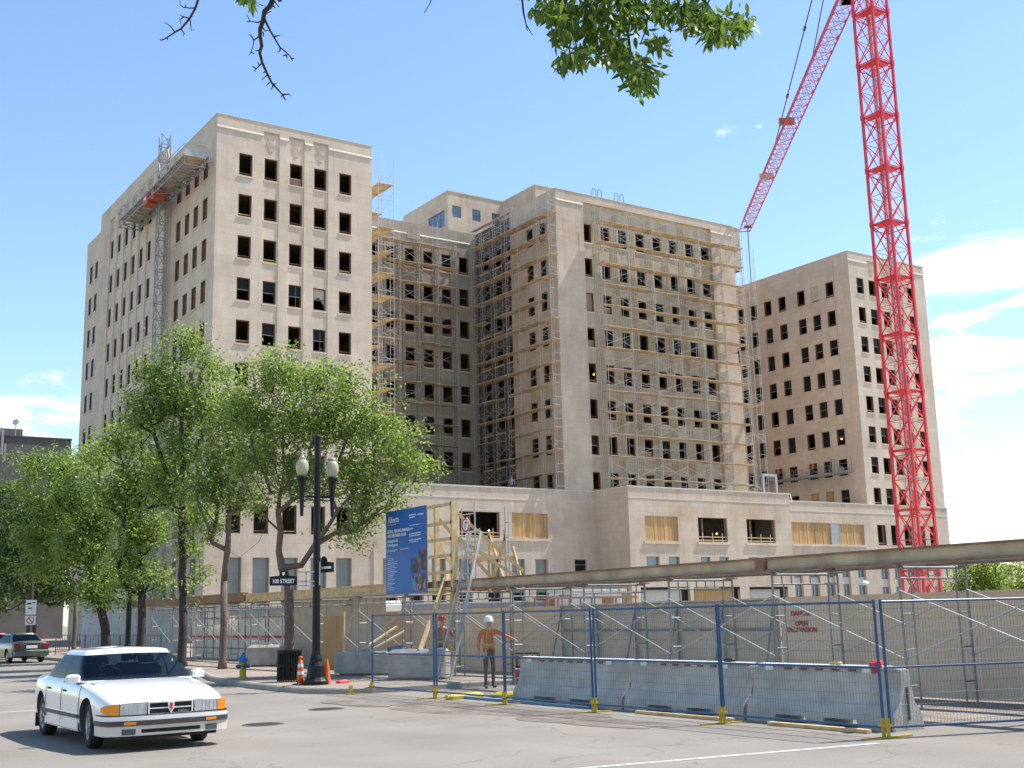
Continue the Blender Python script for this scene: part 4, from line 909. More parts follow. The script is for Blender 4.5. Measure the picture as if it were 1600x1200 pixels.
# ================================================================ project sign on the walkway
SB = mat('sign_blue', (.010, .125, .42), .45, var=.04)
T = thing('project_sign', 'tall blue construction project sign board with white lettering and small pictures', 'sign', (16.80, 29.42, 2.42))
b = MB(); b.box(-.03, 0, 0, 2.42, 0, 2.44); b.build('board', SB, T)
b = MB(); b.box(.001, .02, -.02, 2.44, -.02, 2.46); b.build('backing', LUMB, T)
SW = mat('sign_white', (.70, .72, .75), .6, var=0)
def stxt(txt, size, u, z, name='lettering', bold=.003, xs=1.0): return text_mesh(name, txt, size, SW, T, (-.033, 2.42-u, z), (0, -1, 0), (0, 0, 1), .002, 'LEFT', xs, bold)
stxt('Alberta', .25, .14, 2.10, 'wordmark', .004, .9)
stxt('FEDERAL BUILDING, PARKADE,', .125, .10, 1.80, xs=.78, bold=.005); stxt('AND CENTENNIAL PLAZA', .125, .10, 1.67, xs=.78, bold=.005); stxt('Renovation and', .12, .10, 1.52, xs=.85, bold=.004); stxt('Redevelopment', .12, .10, 1.40, xs=.85, bold=.004)
b = MB(); rr = random.Random(3)
def line(u, z, w, h=.02):
    x = u
    while x < u+w:
        l_ = min(rr.uniform(.03, .12), u+w-x); b.box(-.0335, -.0305, 2.42-x-l_, 2.42-x, z, z+h); x += l_+.018
for k in range(17): line(.10, 1.05-.058*k, rr.choice((.28, .34, .45, .6, .38, .7)), .014+.006*(k % 2))
for u, z, w, h in ((1.45, 2.22, .38, .035), (1.45, 2.15, .35, .035), (1.95, 2.20, .34, .04), (1.45, 1.93, .62, .02), (1.45, 1.82, .22, .04), (1.45, 1.68, .68, .03), (1.45, 1.62, .66, .03), (1.45, 1.50, .7, .03), (1.45, 1.45, .5, .02), (.1, 1.28, .62, .018), (.1, 1.245, .5, .018), (.9, 1.28, .5, .018), (.16, 2.03, .45, .018)): line(u, z, w, h)
b.build('small_print', SW, T)
b = MB(); b.box(-.034, -.0305, 2.42-.55, 2.42-.45, 1.12, 1.18); b.box(-.034, -.0305, 2.42-1.08, 2.42-1.0, 1.12, 1.2); b.build('red_emblem', REDP, T)
for i, (u0, u1, z0, z1, c1, c2, c3) in enumerate(((1.62, 2.04, .02+.05, .52, (.05, .28, .38), (.05, .03, .06), (.30, .10, .20)), (2.0, 2.38, .07, .52, (.22, .12, .05), (.42, .25, .12), (.08, .05, .06)), (1.52, 2.0, .56, 1.0, (.012, .05, .2), (.30, .09, .03), (.03, .03, .06)), (2.0, 2.38, .62, 1.22, (.05, .07, .2), (.25, .08, .03), (.02, .02, .04)))):
    pm = bpy.data.materials.new('picture'); pm.use_nodes = True; t = pm.node_tree; bb = t.nodes['Principled BSDF']; co = N(t, 'ShaderNodeTexCoord'); n_ = N(t, 'ShaderNodeTexVoronoi'); n_.inputs['Scale'].default_value = 7; t.links.new(co.outputs['Object'], n_.inputs['Vector'])
    r = N(t, 'ShaderNodeValToRGB'); r.color_ramp.interpolation = 'CONSTANT'; r.color_ramp.elements[0].color = (*c1, 1); r.color_ramp.elements[1].position = .42; r.color_ramp.elements[1].color = (*c2, 1); e = r.color_ramp.elements.new(.7); e.color = (*c3, 1)
    sp = N(t, 'ShaderNodeSeparateColor'); t.links.new(n_.outputs['Color'], sp.inputs[0]); t.links.new(sp.outputs[0], r.inputs[0]); t.links.new(r.outputs[0], bb.inputs['Base Color'])
    b = MB(); b.box(-.034-.001*i, -.0302, 2.42-u1, 2.42-u0, z0, z1); b.build('picture', pm, T)
# open timber stud frame beside it, and raking timber behind
T = thing('stud_frame', 'open new timber stud frame standing beside the blue sign on the walkway', 'timber frame', (16.80, 28.0, 2.42))
b = MB()
for z in (0.02, .47, .92, 1.37, 1.82, 2.32): b.box(-.02, .02, .04, 1.39, z, z+.09)
b.build('girt', LUMB, T)
b = MB()
for y in (0, .98): b.box(.021, .16, y, y+.09, 0, 2.44)
b.box(-.02, .0205, -.005, .1, 0, 2.44); b.build('stud', LUMB, T)
b = MB(); rr = random.Random(5)
for (a, c) in (((.1, .1, 2.2), (1.9, -.6, .5)), ((.1, .1, 1.5), (1.9, -.9, .1)), ((.1, 1.2, 2.2), (1.9, .6, .1)), ((.1, 1.2, 1.3), (1.9, 1.2, 1.5)), ((1.9, .2, 0), (1.9, .3, 1.7)), ((1.9, 1.1, 0), (1.9, 1.1, 1.7)), ((1.9, .2, 1.6), (1.9, 1.1, .1)), ((1.9, .3, .1), (1.9, 1.1, 1.6)), ((.1, 2.2, 2.2), (1.9, 2.2, .1)), ((1.9, -.2, .9), (1.9, 2.2, .9)), ((.1, .1, .9), (1.95, .0, .9)), ((1.9, -.6, 0.02), (1.9, -.1, 1.2))): b.bar(a, c, .04, .09)
b.build('raking_brace', LUMB, T)
b = MB(); b.tube((.6, -.2, 0), (.6, -.2, 2.4), .02, 6); b.tube((.6, .5, -.05), (.6, .5, 2.3), .02, 6)
for z in (.3, 1.2, 2.1): b.tube((.6, -.2, z), (.6, .5, z), .015, 6)
b.build('tube', ALU, T)
# round prohibition sign
T = thing('prohibition_sign', 'small round red and white prohibition sign beside the timber frame', 'traffic sign', (16.7, 27.15, 2.45))
b = MB(); b.tube((.04, 0, -.02), (.04, 0, 1.9), .02, 6); b.build('post', ALU, T)
def disc(name, r, x0, x1, mt, par, cz, n=28, cy=0):
    b = MB(); b.prism([(x0, cy+r*math.cos(2*math.pi*k/n), cz+r*math.sin(2*math.pi*k/n)) for k in range(n)], (x1-x0, 0, 0)); return b.build(name, mt, par)
disc('plate', .19, 0, .01, WHITE, T, 1.68)
b = MB(); n = 28
for k in range(n):
    a0, a1 = 2*math.pi*k/n, 2*math.pi*(k+1)/n
    b.prism([(-.006, .19*math.cos(a0), 1.68+.19*math.sin(a0)), (-.006, .19*math.cos(a1), 1.68+.19*math.sin(a1)), (-.006, .15*math.cos(a1), 1.68+.15*math.sin(a1)), (-.006, .15*math.cos(a0), 1.68+.15*math.sin(a0))], (.005, 0, 0))
b.build('red_ring', REDP, T)
b = MB(); b.prism([(-.004, -.02, 1.57), (-.004, .01, 1.57), (-.004, .01, 1.73), (-.004, -.07, 1.73), (-.004, -.07, 1.77), (-.004, .01, 1.77), (-.004, .04, 1.73), (-.004, .04, 1.57)], (.003, 0, 0)); b.build('arrow_symbol', BLACK, T)
# tubular frame round the large opening behind the sign: hung material hoist
T = thing('tube_goalpost', 'tall thin tube frame standing on the walkway right of the timber studs', 'tube frame', (18.4, 27.0, 0))
A1, A2, A3 = at(713, 790, 0, 18.4), at(789, 792, 0, 18.4), at(791, 897, 0, 18.4)
o_ = Vector((18.4, 27.0, 0)); b = MB(); b.tube(A1-o_, A2-o_, .022, 6); b.tube((0, A1.y-27, A1.z-.13), (0, A2.y-27, A2.z-.13), .015, 6); b.build('top_rail', ALU2, T)
b = MB(); b.tube((0, A2.y-27, 2.4), (0, A2.y-27, A2.z+.03), .024, 6); b.tube((0, A2.y-27-.16, 2.4), (0, A2.y-27-.16, A2.z-.1), .018, 6); b.tube((0, A1.y-27, 2.4), (0, A1.y-27, A1.z), .024, 6)
for k in range(5): b.tube((0, A2.y-27, 2.6+.42*k), (0, A2.y-27-.16, 2.6+.42*k), .014, 5)
b.build('post', ALU, T); b = MB(); b.tube((0, A1.y-27.0, 3.9), (0, A2.y-27, 3.2), .014, 5); b.build('brace', ALU, T)
# small lit work lamps hanging inside the openings
LITM = bpy.data.materials.new('lit_bulb'); LITM.use_nodes = True; LITM.node_tree.nodes['Principled BSDF'].inputs['Emission Color'].default_value = (1, .42, .12, 1); LITM.node_tree.nodes['Principled BSDF'].inputs['Emission Strength'].default_value = 6
for px, py, ax, v, lab in ((726, 826, 1, 94.0, 'left of two lit work lamps in the large podium opening behind the sign'), (764, 829, 1, 94.0, 'right of two lit work lamps in the large podium opening behind the sign'), (1120, 834, 1, 88.8, 'lit work lamp in the left of the two dark openings of the projecting podium'), (1315, 686, 0, 113.4, 'lit work lamp in a window of the right tower above the suspended platform'), (928, 585, 1, 93.9, 'lit work lamp in the leftmost window column of the centre wing')):
    T = thing('work_lamp', lab, 'lamp', at(px, py, ax, v), group='lit work lamps in the openings'); b = MB(); b.lathe([(.01, -.09), (.07, -.05), (.09, 0), (.06, .06), (.02, .08)], n=10); b.build('bulb', LITM, T); b = MB(); b.tube((0, 0, .08), (0, 0, .7), .012, 4); b.build('cable', BLACK, T)
# ================================================================ concrete blocks
def block(x, y, L, Wd, H, rz, lab):
    T = thing('concrete_block', lab, 'concrete block', (x, y, .0 if y < 28 else .142), rz, 'concrete blocks at the corner')
    b = MB(); b.cbox(-L/2, L/2, -Wd/2, Wd/2, .06, H, .09); b.cbox(-L/2+.15, L/2-.15, -Wd/2+.15, Wd/2-.15, 0, .1, .02); b.box(-.16, .16, -.1, .1, H-.01, H+.07); b.build('body', CONC, T); return T
block(15.72, 28.0, 1.55, .78, .78, R_(-43), 'pale concrete block at the corner with the leaning timber on it')
block(16.0, 31.6, 1.75, .8, .66, R_(-48), 'concrete block behind the lamp post with two short timbers on it')
block(16.9, 41.3, 1.3, .8, .75, R_(-30), 'pale concrete block behind the second tree trunk')
b = MB(); b.box(-.55, .2, -.22, .18, 0, .035); b.build('plywood_offcut', LEDGE, None, (15.6, 27.95, .855), R_(-43), label='bright white board lying on top of the near concrete block', cat='board')
b = MB()
for k in range(4): b.tube((rng.uniform(-.3, .2), rng.uniform(-.1, .1), .03+.02*k), (rng.uniform(-.1, .4), rng.uniform(-.1, .1), .06+.03*k), .03, 6)
b.cbox(-.25, .1, -.1, .12, 0, .12, .03); b.build('rag_heap', BLUE, None, (15.25, 28.35, .86), R_(-40), label='small dark blue heap of rags on the near concrete block', cat='rags')
b = MB(); b.bar((0, 0, 0), (1.45, .95, 2.05), .04, .19); b.build('leaning_plank', LUMB, None, (15.6, 27.75, .86), label='long pale plank leaning from the concrete block up to the walkway beam', cat='plank')
b = MB(); b.bar((0, 0, 0), (1.3, .3, .62), .09, .04); b.build('timber', LUMB, None, (15.9, 31.7, .86), label='longer tan timber leaning off the block behind the lamp post', cat='timber'); b = MB(); b.bar((0, 0, 0), (1.15, .12, .5), .09, .04); b.build('timber', PLANK, None, (16.05, 31.35, .86), label='shorter tan timber leaning off the block behind the lamp post', cat='timber')
# ladder
T = thing('extension_ladder', 'aluminium extension ladder leaning against the walkway beam beside the sign', 'ladder', (15.75, 26.85, 0))
top = Vector((1.25, .35, 3.75)); top2 = top*1.06; side = Vector((.16, -.13, 0)).normalized()*.17
b = MB()
for s_ in (-1, 1): b.bar(side*s_, top*.62+side*s_, .03, .08); b.bar(top*.3+side*s_*.82+Vector((-.03, -.03, .0)), top2+side*s_*.82+Vector((-.03, -.03, 0)), .03, .08)
build_each(b, 'rail', ALU, T)
b = MB(); k = .3
while k < 4.2:
    p_ = top2*(k/4.2)
    if k < 2.5: b.tube(p_-side, p_+side, .017, 6)
    if k > 1.3: b.tube(p_-side*.82+Vector((-.03, -.03, 0)), p_+side*.82+Vector((-.03, -.03, 0)), .017, 6)
    k += .3
b.build('rung', ALU, T)
b = MB(); b.bar((0, 0, 0), (.35, .1, 2.2), .03, .42); b.build('yellow_stepladder', YEL, None, (17.1, 28.9, .2), label='bright yellow stepladder folded beside the worker behind the sign frame', cat='stepladder')
# generator on the ground behind the barriers
T = thing('generator', 'small red generator with yellow and black frame behind the left barrier', 'generator', tuple(at(823, 1066, 2, 0)), R_(-40)); T.scale = (.82, .82, .82)
b = MB(); b.cbox(-.36, .36, -.25, .25, .10, .48, .05); b.build('engine_block', REDP, T)
b = MB(); b.cbox(-.34, .34, -.24, .24, .5, .82, .06); b.build('fuel_tank', mat('generator_yellow', (.45, .28, .04), .5), T)
b = MB()
for x in (-.4, .4):
    for y in (-.28, .28): b.tube((x, y, 0), (x, y, .9), .02, 6)
    b.tube((x, -.28, .9), (x, .28, .9), .02, 6); b.tube((x, -.28, .12), (x, .28, .12), .02, 6)
for y in (-.28, .28):
    b.tube((-.4, y, .9), (.4, y, .9), .02, 6); b.tube((-.4, y, .5), (.4, y, .5), .02, 6); b.tube((-.4, y, .1), (.4, y, .1), .02, 6)
for k in range(4): b.box(-.3+.17*k, -.26+.17*k, -.27, -.25, .5, .85)
b.build('roll_cage', BLACK, T)
for i, (x, y, r) in enumerate(((13.75, 22.5, 20), (14.6, 21.9, -25))):
    b = MB(); b.cbox(-.42, .42, -.14, .14, 0, .11, .05); b.cbox(-.5, -.36, -.06, .06, .02, .08, .02); b.build('sandbag', mat('bright_yellow_bag', (.52, .45, .05), .7, var=.2, scale=8), None, (x, y, .005), R_(r-20), label=['bright yellow sandbag on the ground below the near concrete block', 'bright yellow sandbag on the ground below the worker'][i], cat='sandbag', group='yellow sandbags')
T = thing('survey_stake', 'small yellow stake standing at the kerb in front of the concrete blocks', 'stake', (12.75, 26.0, 0))
b = MB(); b.box(-.1, .1, -.07, .07, 0, .03); b.box(-.035, .035, -.035, .035, .031, .2); b.build('post', YEL, T)
# leaning sunlit plywood sheet on a timber stand, behind the lamp
T = thing('plywood_sheet', 'upright sheet of plywood on a timber stand right of the lamp post', 'plywood', (15.55, 33.2, .15), R_(-35))
b = MB(); b.box(-.16, .42, 0, .02, .1, 1.7); b.build('panel', PLY, T); b = MB(); b.box(.421, .48, -.04, .04, 0, 1.8); b.bar((.45, 0, .1), (.45, -.7, .02), .04, .09); b.bar((.45, 0, .75), (.45, -.65, .05), .04, .06); b.build('post', LUMB, T)
# ================================================================ street furniture
def lamp(x, y, lab, signs):
    T = thing('street_lamp', lab, 'street lamp', (x, y, .14), group='black twin globe street lamps')
    b = MB(); b.lathe([(.34, 0), (.34, .10), (.30, .14), (.26, .2), (.22, .5), (.16, .62), (.17, .68), (.125, .8), (.10, 1.1)], n=12); b.build('base', BLACK, T, smooth=False)
    b = MB(); b.tube((0, 0, .8), (0, 0, 6.76), .115, 12, .085); b.lathe([(.1, 6.76), (.1, 6.8), (.03, 6.86)], n=12); b.build('pole', BLACK, T)
    b = MB(); b.tube((-.46, 0, 5.1), (.46, 0, 5.1), .035, 8); b.tube((-.4, 0, 5.0), (.4, 0, 5.0), .015, 6)
    for s_ in (-1, 1): b.lathe([(.045, 4.55), (.05, 4.7), (.075, 5.2), (.12, 5.55), (.15, 5.6), (.15, 5.64), (.12, 5.66)], (s_*.46, 0, 0), 12)
    b.build('arm', BLACK, T)
    for s_ in (-1, 1):
        b = MB(); b.lathe([(.09, 5.66), (.14, 5.72), (.18, 5.86), (.175, 6.0), (.125, 6.10), (.08, 6.13)], (s_*.46, 0, 0), 18); b.lathe([(.09, 6.13), (.1, 6.16), (.05, 6.22), (.025, 6.26), (.035, 6.3), (.005, 6.33)], (s_*.46, 0, 0), 10); b.build('globe', GLOBE, T, smooth=True)
    return T
GLOBE = mat('cream_acrylic_globe', (.52, .48, .33), .25, var=.06, trans=.25, spec=.6)
T = lamp(12.86, 28.2, 'black twin globe street lamp with street name sign, nearest', True); T.scale = (.925, .925, .925)
ST = text_mesh
T2 = thing('street_name_sign', 'black street name sign with white 108 STREET lettering on the near lamp post', 'street sign', (13.15, 30.9, 2.93))
b = MB(); pts = [(-.37, 0, -.12), (.37, 0, -.12), (.37, 0, .12), (.22, 0, .14), (.12, 0, .14), (.1, 0, .24), (.05, 0, .29), (-.05, 0, .29), (-.1, 0, .24), (-.12, 0, .14), (-.22, 0, .14), (-.37, 0, .12)]; b.prism(pts, (0, .03, 0)); b.build('plate', BLACK, T2)
text_mesh('lettering', '108 STREET', .155, WHITE, T2, (0, -.004, -.055), (1, 0, 0), (0, 0, 1), .002, 'CENTER', .78, .004)
b = MB(); b.prism([(-.04, -.004, .24), (.04, -.004, .24), (.035, -.004, .18), (0, -.004, .14), (-.035, -.004, .18)], (0, .003, 0)); b.build('emblem', WHITE, T2)
b = MB()
for z in (.24, -.02, -.14): b.box(.37 if z else .3, .95, -.0, .02, z-.02, z+.02)
b.box(.6, .64, 0, .02, -.14, .24); b.box(.96, 1.0, -.12, .02, -.14, .5); b.build('bracket', ALU, T2); T2.rotation_euler = (0, 0, R_(-20)); T2.location = (12.05, 28.42, 2.72); T2.scale = (.92, .92, .92)
T2 = thing('street_name_sign', 'second black street name sign, nearly edge on, right of the near lamp post', 'street sign', (13.03, 28.15, 3.04), R_(-75))
b = MB(); b.prism(pts, (0, .03, 0)); b.build('plate', BLACK, T2); b = MB(); b.box(-.3, -.15, -.004, 0, -.03, .03); b.box(-.1, .3, -.004, 0, -.03, .03); b.build('worn_lettering', WHITE, T2)
lamp(14.9, 51.6, 'black twin globe street lamp among the trees, farther one', False)
b = MB(); b.box(0, .5, -.012, 0, 0, .35); b.build('banner', WHITE, None, (14.3, 51.6, 2.85), R_(-20), label='small pale banner plate on the farther lamp post', cat='banner')
# litter bin
T = thing('litter_bin', 'round black slatted litter bin beside the lamp post', 'litter bin', (13.05, 30.3, .14)); T.scale = (.86, .86, .8)
b = MB(); n = 28
for k in range(n): t = 2*math.pi*k/n; b.bar((.36*math.cos(t), .36*math.sin(t), 0.03), (.36*math.cos(t)*.98, .36*math.sin(t)*.98, .95), .045, .02)
for z in (.05, .5, .93): b.lathe([(.34, z), (.375, z), (.375, z+.05), (.34, z+.05)], n=28)
b.build('slat_cage', BLACK, T); b = MB(); b.lathe([(.31, .05), (.32, .9), (.3, .9), (.29, .1)], n=20); b.lathe([(.37, .95), (.40, 1.0), (.39, 1.04), (.2, 1.05), (.18, .98)], n=28); b.build('liner', BLACK, T)
# traffic cone (tall delineator)
T = thing('traffic_cone', 'orange traffic delineator with two white bands between bin and lamp post', 'traffic cone', (12.62, 28.6, .14)); T.scale = (.66, .66, .66)
b = MB(); b.cbox(-.24, .24, -.24, .24, 0, .05, .02); b.build('base', BLACK, T)
b = MB(); b.lathe([(.14, .05), (.13, .3), (.105, .6), (.08, .9), (.045, .93), (.045, .97), (.07, .99), (.07, 1.05), (.02, 1.07)], n=18); b.build('body', ORG, T, smooth=True)
for z0, z1 in ((.38, .50), (.66, .78)):
    b = MB(); b.lathe([(.136-(z0-.3)*.083, z0), (.136-(z1-.3)*.083, z1)], n=18); b.build('reflective_band', WHITE, T)
b = MB(); b.lathe([(.02, 0), (.11, .01), (.07, .4), (.03, .62)], n=12); b.build('traffic_cone', ORG, None, (13.2, 28.3, .14), label='second orange cone half hidden behind the foot of the lamp post', cat='traffic cone')
b = MB(); b.cbox(-.2, .2, -.08, .08, 0, .07, .03); b.build('red_bag', REDP, None, (13.65, 28.3, .14), R_(20), label='small red bag lying right of the lamp foot', cat='bag')
# hydrant
T = thing('fire_hydrant', 'yellow fire hydrant with blue cap on the pavement', 'fire hydrant', (12.95, 33.39, .14)); T.scale = (.9, .9, .89)
b = MB(); b.lathe([(.15, 0), (.15, .04), (.105, .06), (.10, .45), (.12, .47), (.12, .52)], n=16); b.build('barrel', YEL, T, smooth=False)
b = MB(); b.lathe([(.16, .52), (.165, .55), (.13, .64), (.07, .72), (.035, .74), (.04, .8), (.01, .81)], n=16); b.build('cap', mat('hydrant_blue', (.02, .13, .42), .45), T)
b = MB()
for dx, dy in ((-1, 0), (1, 0), (0, -1)): b.tube((dx*.08, dy*.08, .38), (dx*.2, dy*.2, .38), .062, 10); b.tube((dx*.2, dy*.2, .38), (dx*.235, dy*.235, .38), .03, 5)
b.build('nozzle', mat('hydrant_nozzle', (.03, .08, .22), .5), T)
# parking signs, barricade posts, wall pipes
T = thing('parking_sign', 'no parking sign plates on a dark pole at the far left', 'sign', (13.9, 65.5, .14))
b = MB(); b.tube((0, 0, 0), (0, 0, 3.0), .03, 8); b.build('pole', DGREY, T)
b = MB(); b.box(-.26, .26, -.04, -.03, 2.2, 2.95); b.build('upper_plate', WHITE, T); b = MB(); b.box(-.26, .26, -.04, -.03, 1.68, 2.15); b.build('lower_plate', WHITE, T)
b = MB(); n = 20
for k in range(n):
    a0, a1 = 2*math.pi*k/n, 2*math.pi*(k+1)/n; b.prism([(.19*math.cos(a0), -.045, 1.92+.19*math.sin(a0)), (.19*math.cos(a1), -.045, 1.92+.19*math.sin(a1)), (.145*math.cos(a1), -.045, 1.92+.145*math.sin(a1)), (.145*math.cos(a0), -.045, 1.92+.145*math.sin(a0))], (0, .004, 0))
b.bar((-.13, -.044, 2.05), (.13, -.044, 1.79), .005, .045); b.build('prohibition_ring', REDP, T)
b = MB(); b.box(-.2, .0, -.045, -.04, 2.72, 2.8); b.box(.05, .2, -.045, -.04, 2.78, 2.83); b.box(-.15, .05, -.045, -.04, 2.5, 2.56); b.build('symbol', BLACK, T); T.rotation_euler = (0, 0, R_(-15))
T = thing('utility_pole', 'plain dark pole beside the parked car at the far left', 'pole', (14.6, 69, 0)); b = MB(); b.tube((0, 0, .1), (0, 0, 5.6), .16, 10, .13); b.build('shaft', mat('dark_wood_pole', (.06, .04, .03), .9), T)
for i, x in enumerate((595, 510)):
    b = MB(); b.tube((0, 0, 0), (2.6, 0, 0), .42, 14); b.build('white_duct', WHITE, None, at(x-20, 948, 1, 84), R_(-10), label='white round duct lying before the building '+('right of the lamp post' if i == 0 else 'behind the lamp post'), cat='duct', group='white ducts')
# bollards / fence stubs along the far pavement
for i in range(6):
    T = thing('pipe_barrier', ['thin pipe barrier on the far pavement, nearest', 'thin pipe barrier on the far pavement, second', 'thin pipe barrier on the far pavement, third', 'thin pipe barrier on the far pavement, fourth', 'thin pipe barrier on the far pavement, fifth', 'thin pipe barrier on the far pavement, farthest by the parked car'][i], 'barrier', (16.6, 52.5+3.2*i, .14), group='pipe barriers on the far pavement')
    b = MB(); b.tube((0, 0, 0), (0, 0, 1.1), .025, 6); b.tube((0, 3.0, 0), (0, 3.0, 1.1), .025, 6); b.tube((0, 0, 1.1), (0, 3.0, 1.1), .02, 6); b.tube((0, 0, .3), (0, 3.0, .3), .02, 6)
    for k in range(1, 6): b.tube((0, .5*k, .3), (0, .5*k, 1.1), .012, 5)
    b.build('frame', DGREY, T)
# ================================================================ behind: site shed, railing, far building
p0 = at(893, 948, 1, 78); T = thing('site_shed', 'white corrugated site shed in front of the podium', 'shed', (p0.x, 78, 0), R_(0))
SHW = mat('white_corrugated', (.68, .68, .67), .5, var=.06)
b = MB(); pts = []
b.box(0, 5.2, 0, 3, 0, 3.45)
for k in range(26): b.box(.02+.2*k, .12+.2*k, -.03, 0, 0, 3.45)
b.build('wall', SHW, T); b = MB(); b.box(-.2, 5.5, -.35, 3.2, 3.46, 3.56)
for k in range(28): b.box(-.15+.2*k, -.05+.2*k, -.36, 3.2, 3.561, 3.62)
b.build('roof', SHW, T)
b = MB(); b.box(3.1, 4.3, -.05, -.031, 2.35, 2.95); b.box(-.9, -.2, 2.0, 2.03, 2.2, 2.9); b.build('notice_board', mat('brown_notice', (.35, .18, .10), .8), T)
p0 = at(836, 950, 1, 76); T = thing('timber_railing', 'brown timber site railing left of the white shed', 'railing', (p0.x, 76, 0)); b = MB()
for k in range(9): b.bar((k*1.1, 0, 0), (k*1.1+(.3 if k > 5 else 0), 0, 3.0), .12, .1)
b.box(-.2, 10.2, -.06, -.06+.05, 2.85, 3.0); b.box(-.2, 10.2, -.06, -.01, 2.0, 2.12); b.build('post', mat('brown_railing', (.28, .13, .07), .8), T)
# far left office block with dish
DB = mat('dark_brick_far', (.145, .135, .13), .9, var=.1, scale=.6); T = thing('brick_block', 'dark grey brick building far left behind the trees', 'building', (5, 160, 0))
b = MB(); holes = [(4+4*i, 5.8+4*i, 2.5+3.8*k, 4.6+3.8*k) for i in range(5) for k in range(5)]+[(27.6, 29.2, 21.2, 23.2)]
wall(b, 'x', 0, 0, 32.9, 0, 25.6, holes, .4); b.quad((0, 0, 0), (0, 30, 0), (0, 30, 25.6), (0, 0, 25.6)); b.quad((32.9, 0, 0), (32.9, 30, 0), (32.9, 30, 25.6), (32.9, 0, 25.6)); b.quad((0, 30, 0), (32.9, 30, 0), (32.9, 30, 25.6), (0, 30, 25.6)); b.build('wall', DB, T)
b = MB(); b.box(0.1, 32.8, 0.1, 29.9, 24.6, 24.9); b.box(16, 28, 6, 14, 24.9, 27.6); b.build('roof', DB, T)
b = MB(); b.box(0, 32.95, -.12, .3, 25.6, 25.8); b.build('coping', DGREY, T); b = MB()
for h_ in holes: b.quad((h_[0], .38, h_[2]), (h_[1], .38, h_[2]), (h_[1], .38, h_[3]), (h_[0], .38, h_[3]))
b.build('glazing', DGLASS, T)
p0 = at(25, 660, 1, 162); T = thing('satellite_dish', 'small white dish antenna on a thin mast on the far left roof', 'dish antenna', (p0.x, 162, 25)); b = MB(); b.tube((.0, 0, 0), (0, 0, p0.z-25), .06, 5); b.tube((0, 0, p0.z-27), (2.2, 0, 0), .04, 4); b.tube((.6, 0, 0), (.6, 0, p0.z-23), .03, 4); b.build('mast', ALU, T)
b = MB(); b.lathe([(.03, -.1), (.22, -.03), (.42, .12), (.4, .12), (.2, 0)], (0, 0, 0), 18); o = b.build('reflector', WHITE, T, (0, 0, p0.z-25)); o.rotation_euler = (R_(80), 0, R_(-30))
p0 = at(6, 700, 1, 158); T = thing('panel_antenna', 'grey panel antennas on the left edge of the far roof', 'antenna', (p0.x-.3, 159.6, 22)); b = MB(); b.tube((0, 0, 0), (0, 0, 4.8), .09, 6); b.build('mast', ALU, T); b = MB(); b.box(-.45, -.15, -.2, .0, 1.2, 4.4); b.box(.2, .5, -.2, 0, 1.2, 4.4); b.box(.6, .85, -.2, 0, .4, 2.6); b.build('panel', ALU, T)
# ================================================================ trees
BARK = mat('grey_brown_bark', (.15, .105, .08), .95, var=.3, scale=9, bump=.8, bscale=25)
BARKD = mat('dark_bark', (.05, .038, .03), .95, var=.3, scale=9, bump=.8, bscale=25)
def leafmat(name, c0, c1, tr=.45):
    m = bpy.data.materials.new(name); m.use_nodes = True; t = m.node_tree; t.nodes.clear(); out = N(t, 'ShaderNodeOutputMaterial')
    g = N(t, 'ShaderNodeNewGeometry'); r = N(t, 'ShaderNodeValToRGB'); r.color_ramp.elements[0].color = (*c0, 1); r.color_ramp.elements[1].color = (*c1, 1)
    t.links.new(g.outputs['Random Per Island'], r.inputs[0])
    d = N(t, 'ShaderNodeBsdfPrincipled'); d.inputs['Roughness'].default_value = .45; d.inputs['Specular IOR Level'].default_value = .3; tl = N(t, 'ShaderNodeBsdfTranslucent')
    h = N(t, 'ShaderNodeHueSaturation'); h.inputs['Hue'].default_value = .485; h.inputs['Value'].default_value = 2.1; h.inputs['Saturation'].default_value = 1.1; t.links.new(r.outputs[0], h.inputs['Color'])
    t.links.new(r.outputs[0], d.inputs['Base Color']); t.links.new(h.outputs[0], tl.inputs['Color'])
    mx = N(t, 'ShaderNodeMixShader'); mx.inputs[0].default_value = tr; t.links.new(d.outputs[0], mx.inputs[1]); t.links.new(tl.outputs[0], mx.inputs[2]); t.links.new(mx.outputs[0], out.inputs['Surface']); return m
LEAF = leafmat('ash_leaf', (.105, .17, .04), (.22, .29, .085), .5); LEAFD = leafmat('dark_leaf', (.035, .07, .016), (.08, .13, .03), .35); LEAFN = leafmat('near_leaf', (.04, .085, .015), (.13, .19, .04), .42)
def leaves_mesh(centres, per, spread, ln, wd, r, flat=.6):
    """tapering leaf blades gathered in clumps around the twig ends"""
    n = len(centres)*per; c = np.repeat(centres, per, axis=0)+r.normal(0, 1, (n, 3))*spread*np.array([1, 1, .8])
    d = r.normal(0, 1, (n, 3)); d[:, 2] = d[:, 2]*.6-.35; d /= np.linalg.norm(d, axis=1)[:, None]
    s = np.cross(d, r.normal(0, 1, (n, 3))); s /= np.linalg.norm(s, axis=1)[:, None]+1e-9
    L = (ln*r.uniform(.6, 1.35, n))[:, None]; Wd = (wd*r.uniform(.7, 1.3, n))[:, None]; nn = np.cross(d, s)
    p0 = c; p1 = c+d*L*.45+s*Wd*.5+nn*Wd*.12; p2 = c+d*L; p3 = c+d*L*.45-s*Wd*.5+nn*Wd*.12
    v = np.stack([p0, p1, p2, p3], 1).reshape(-1, 3); return v
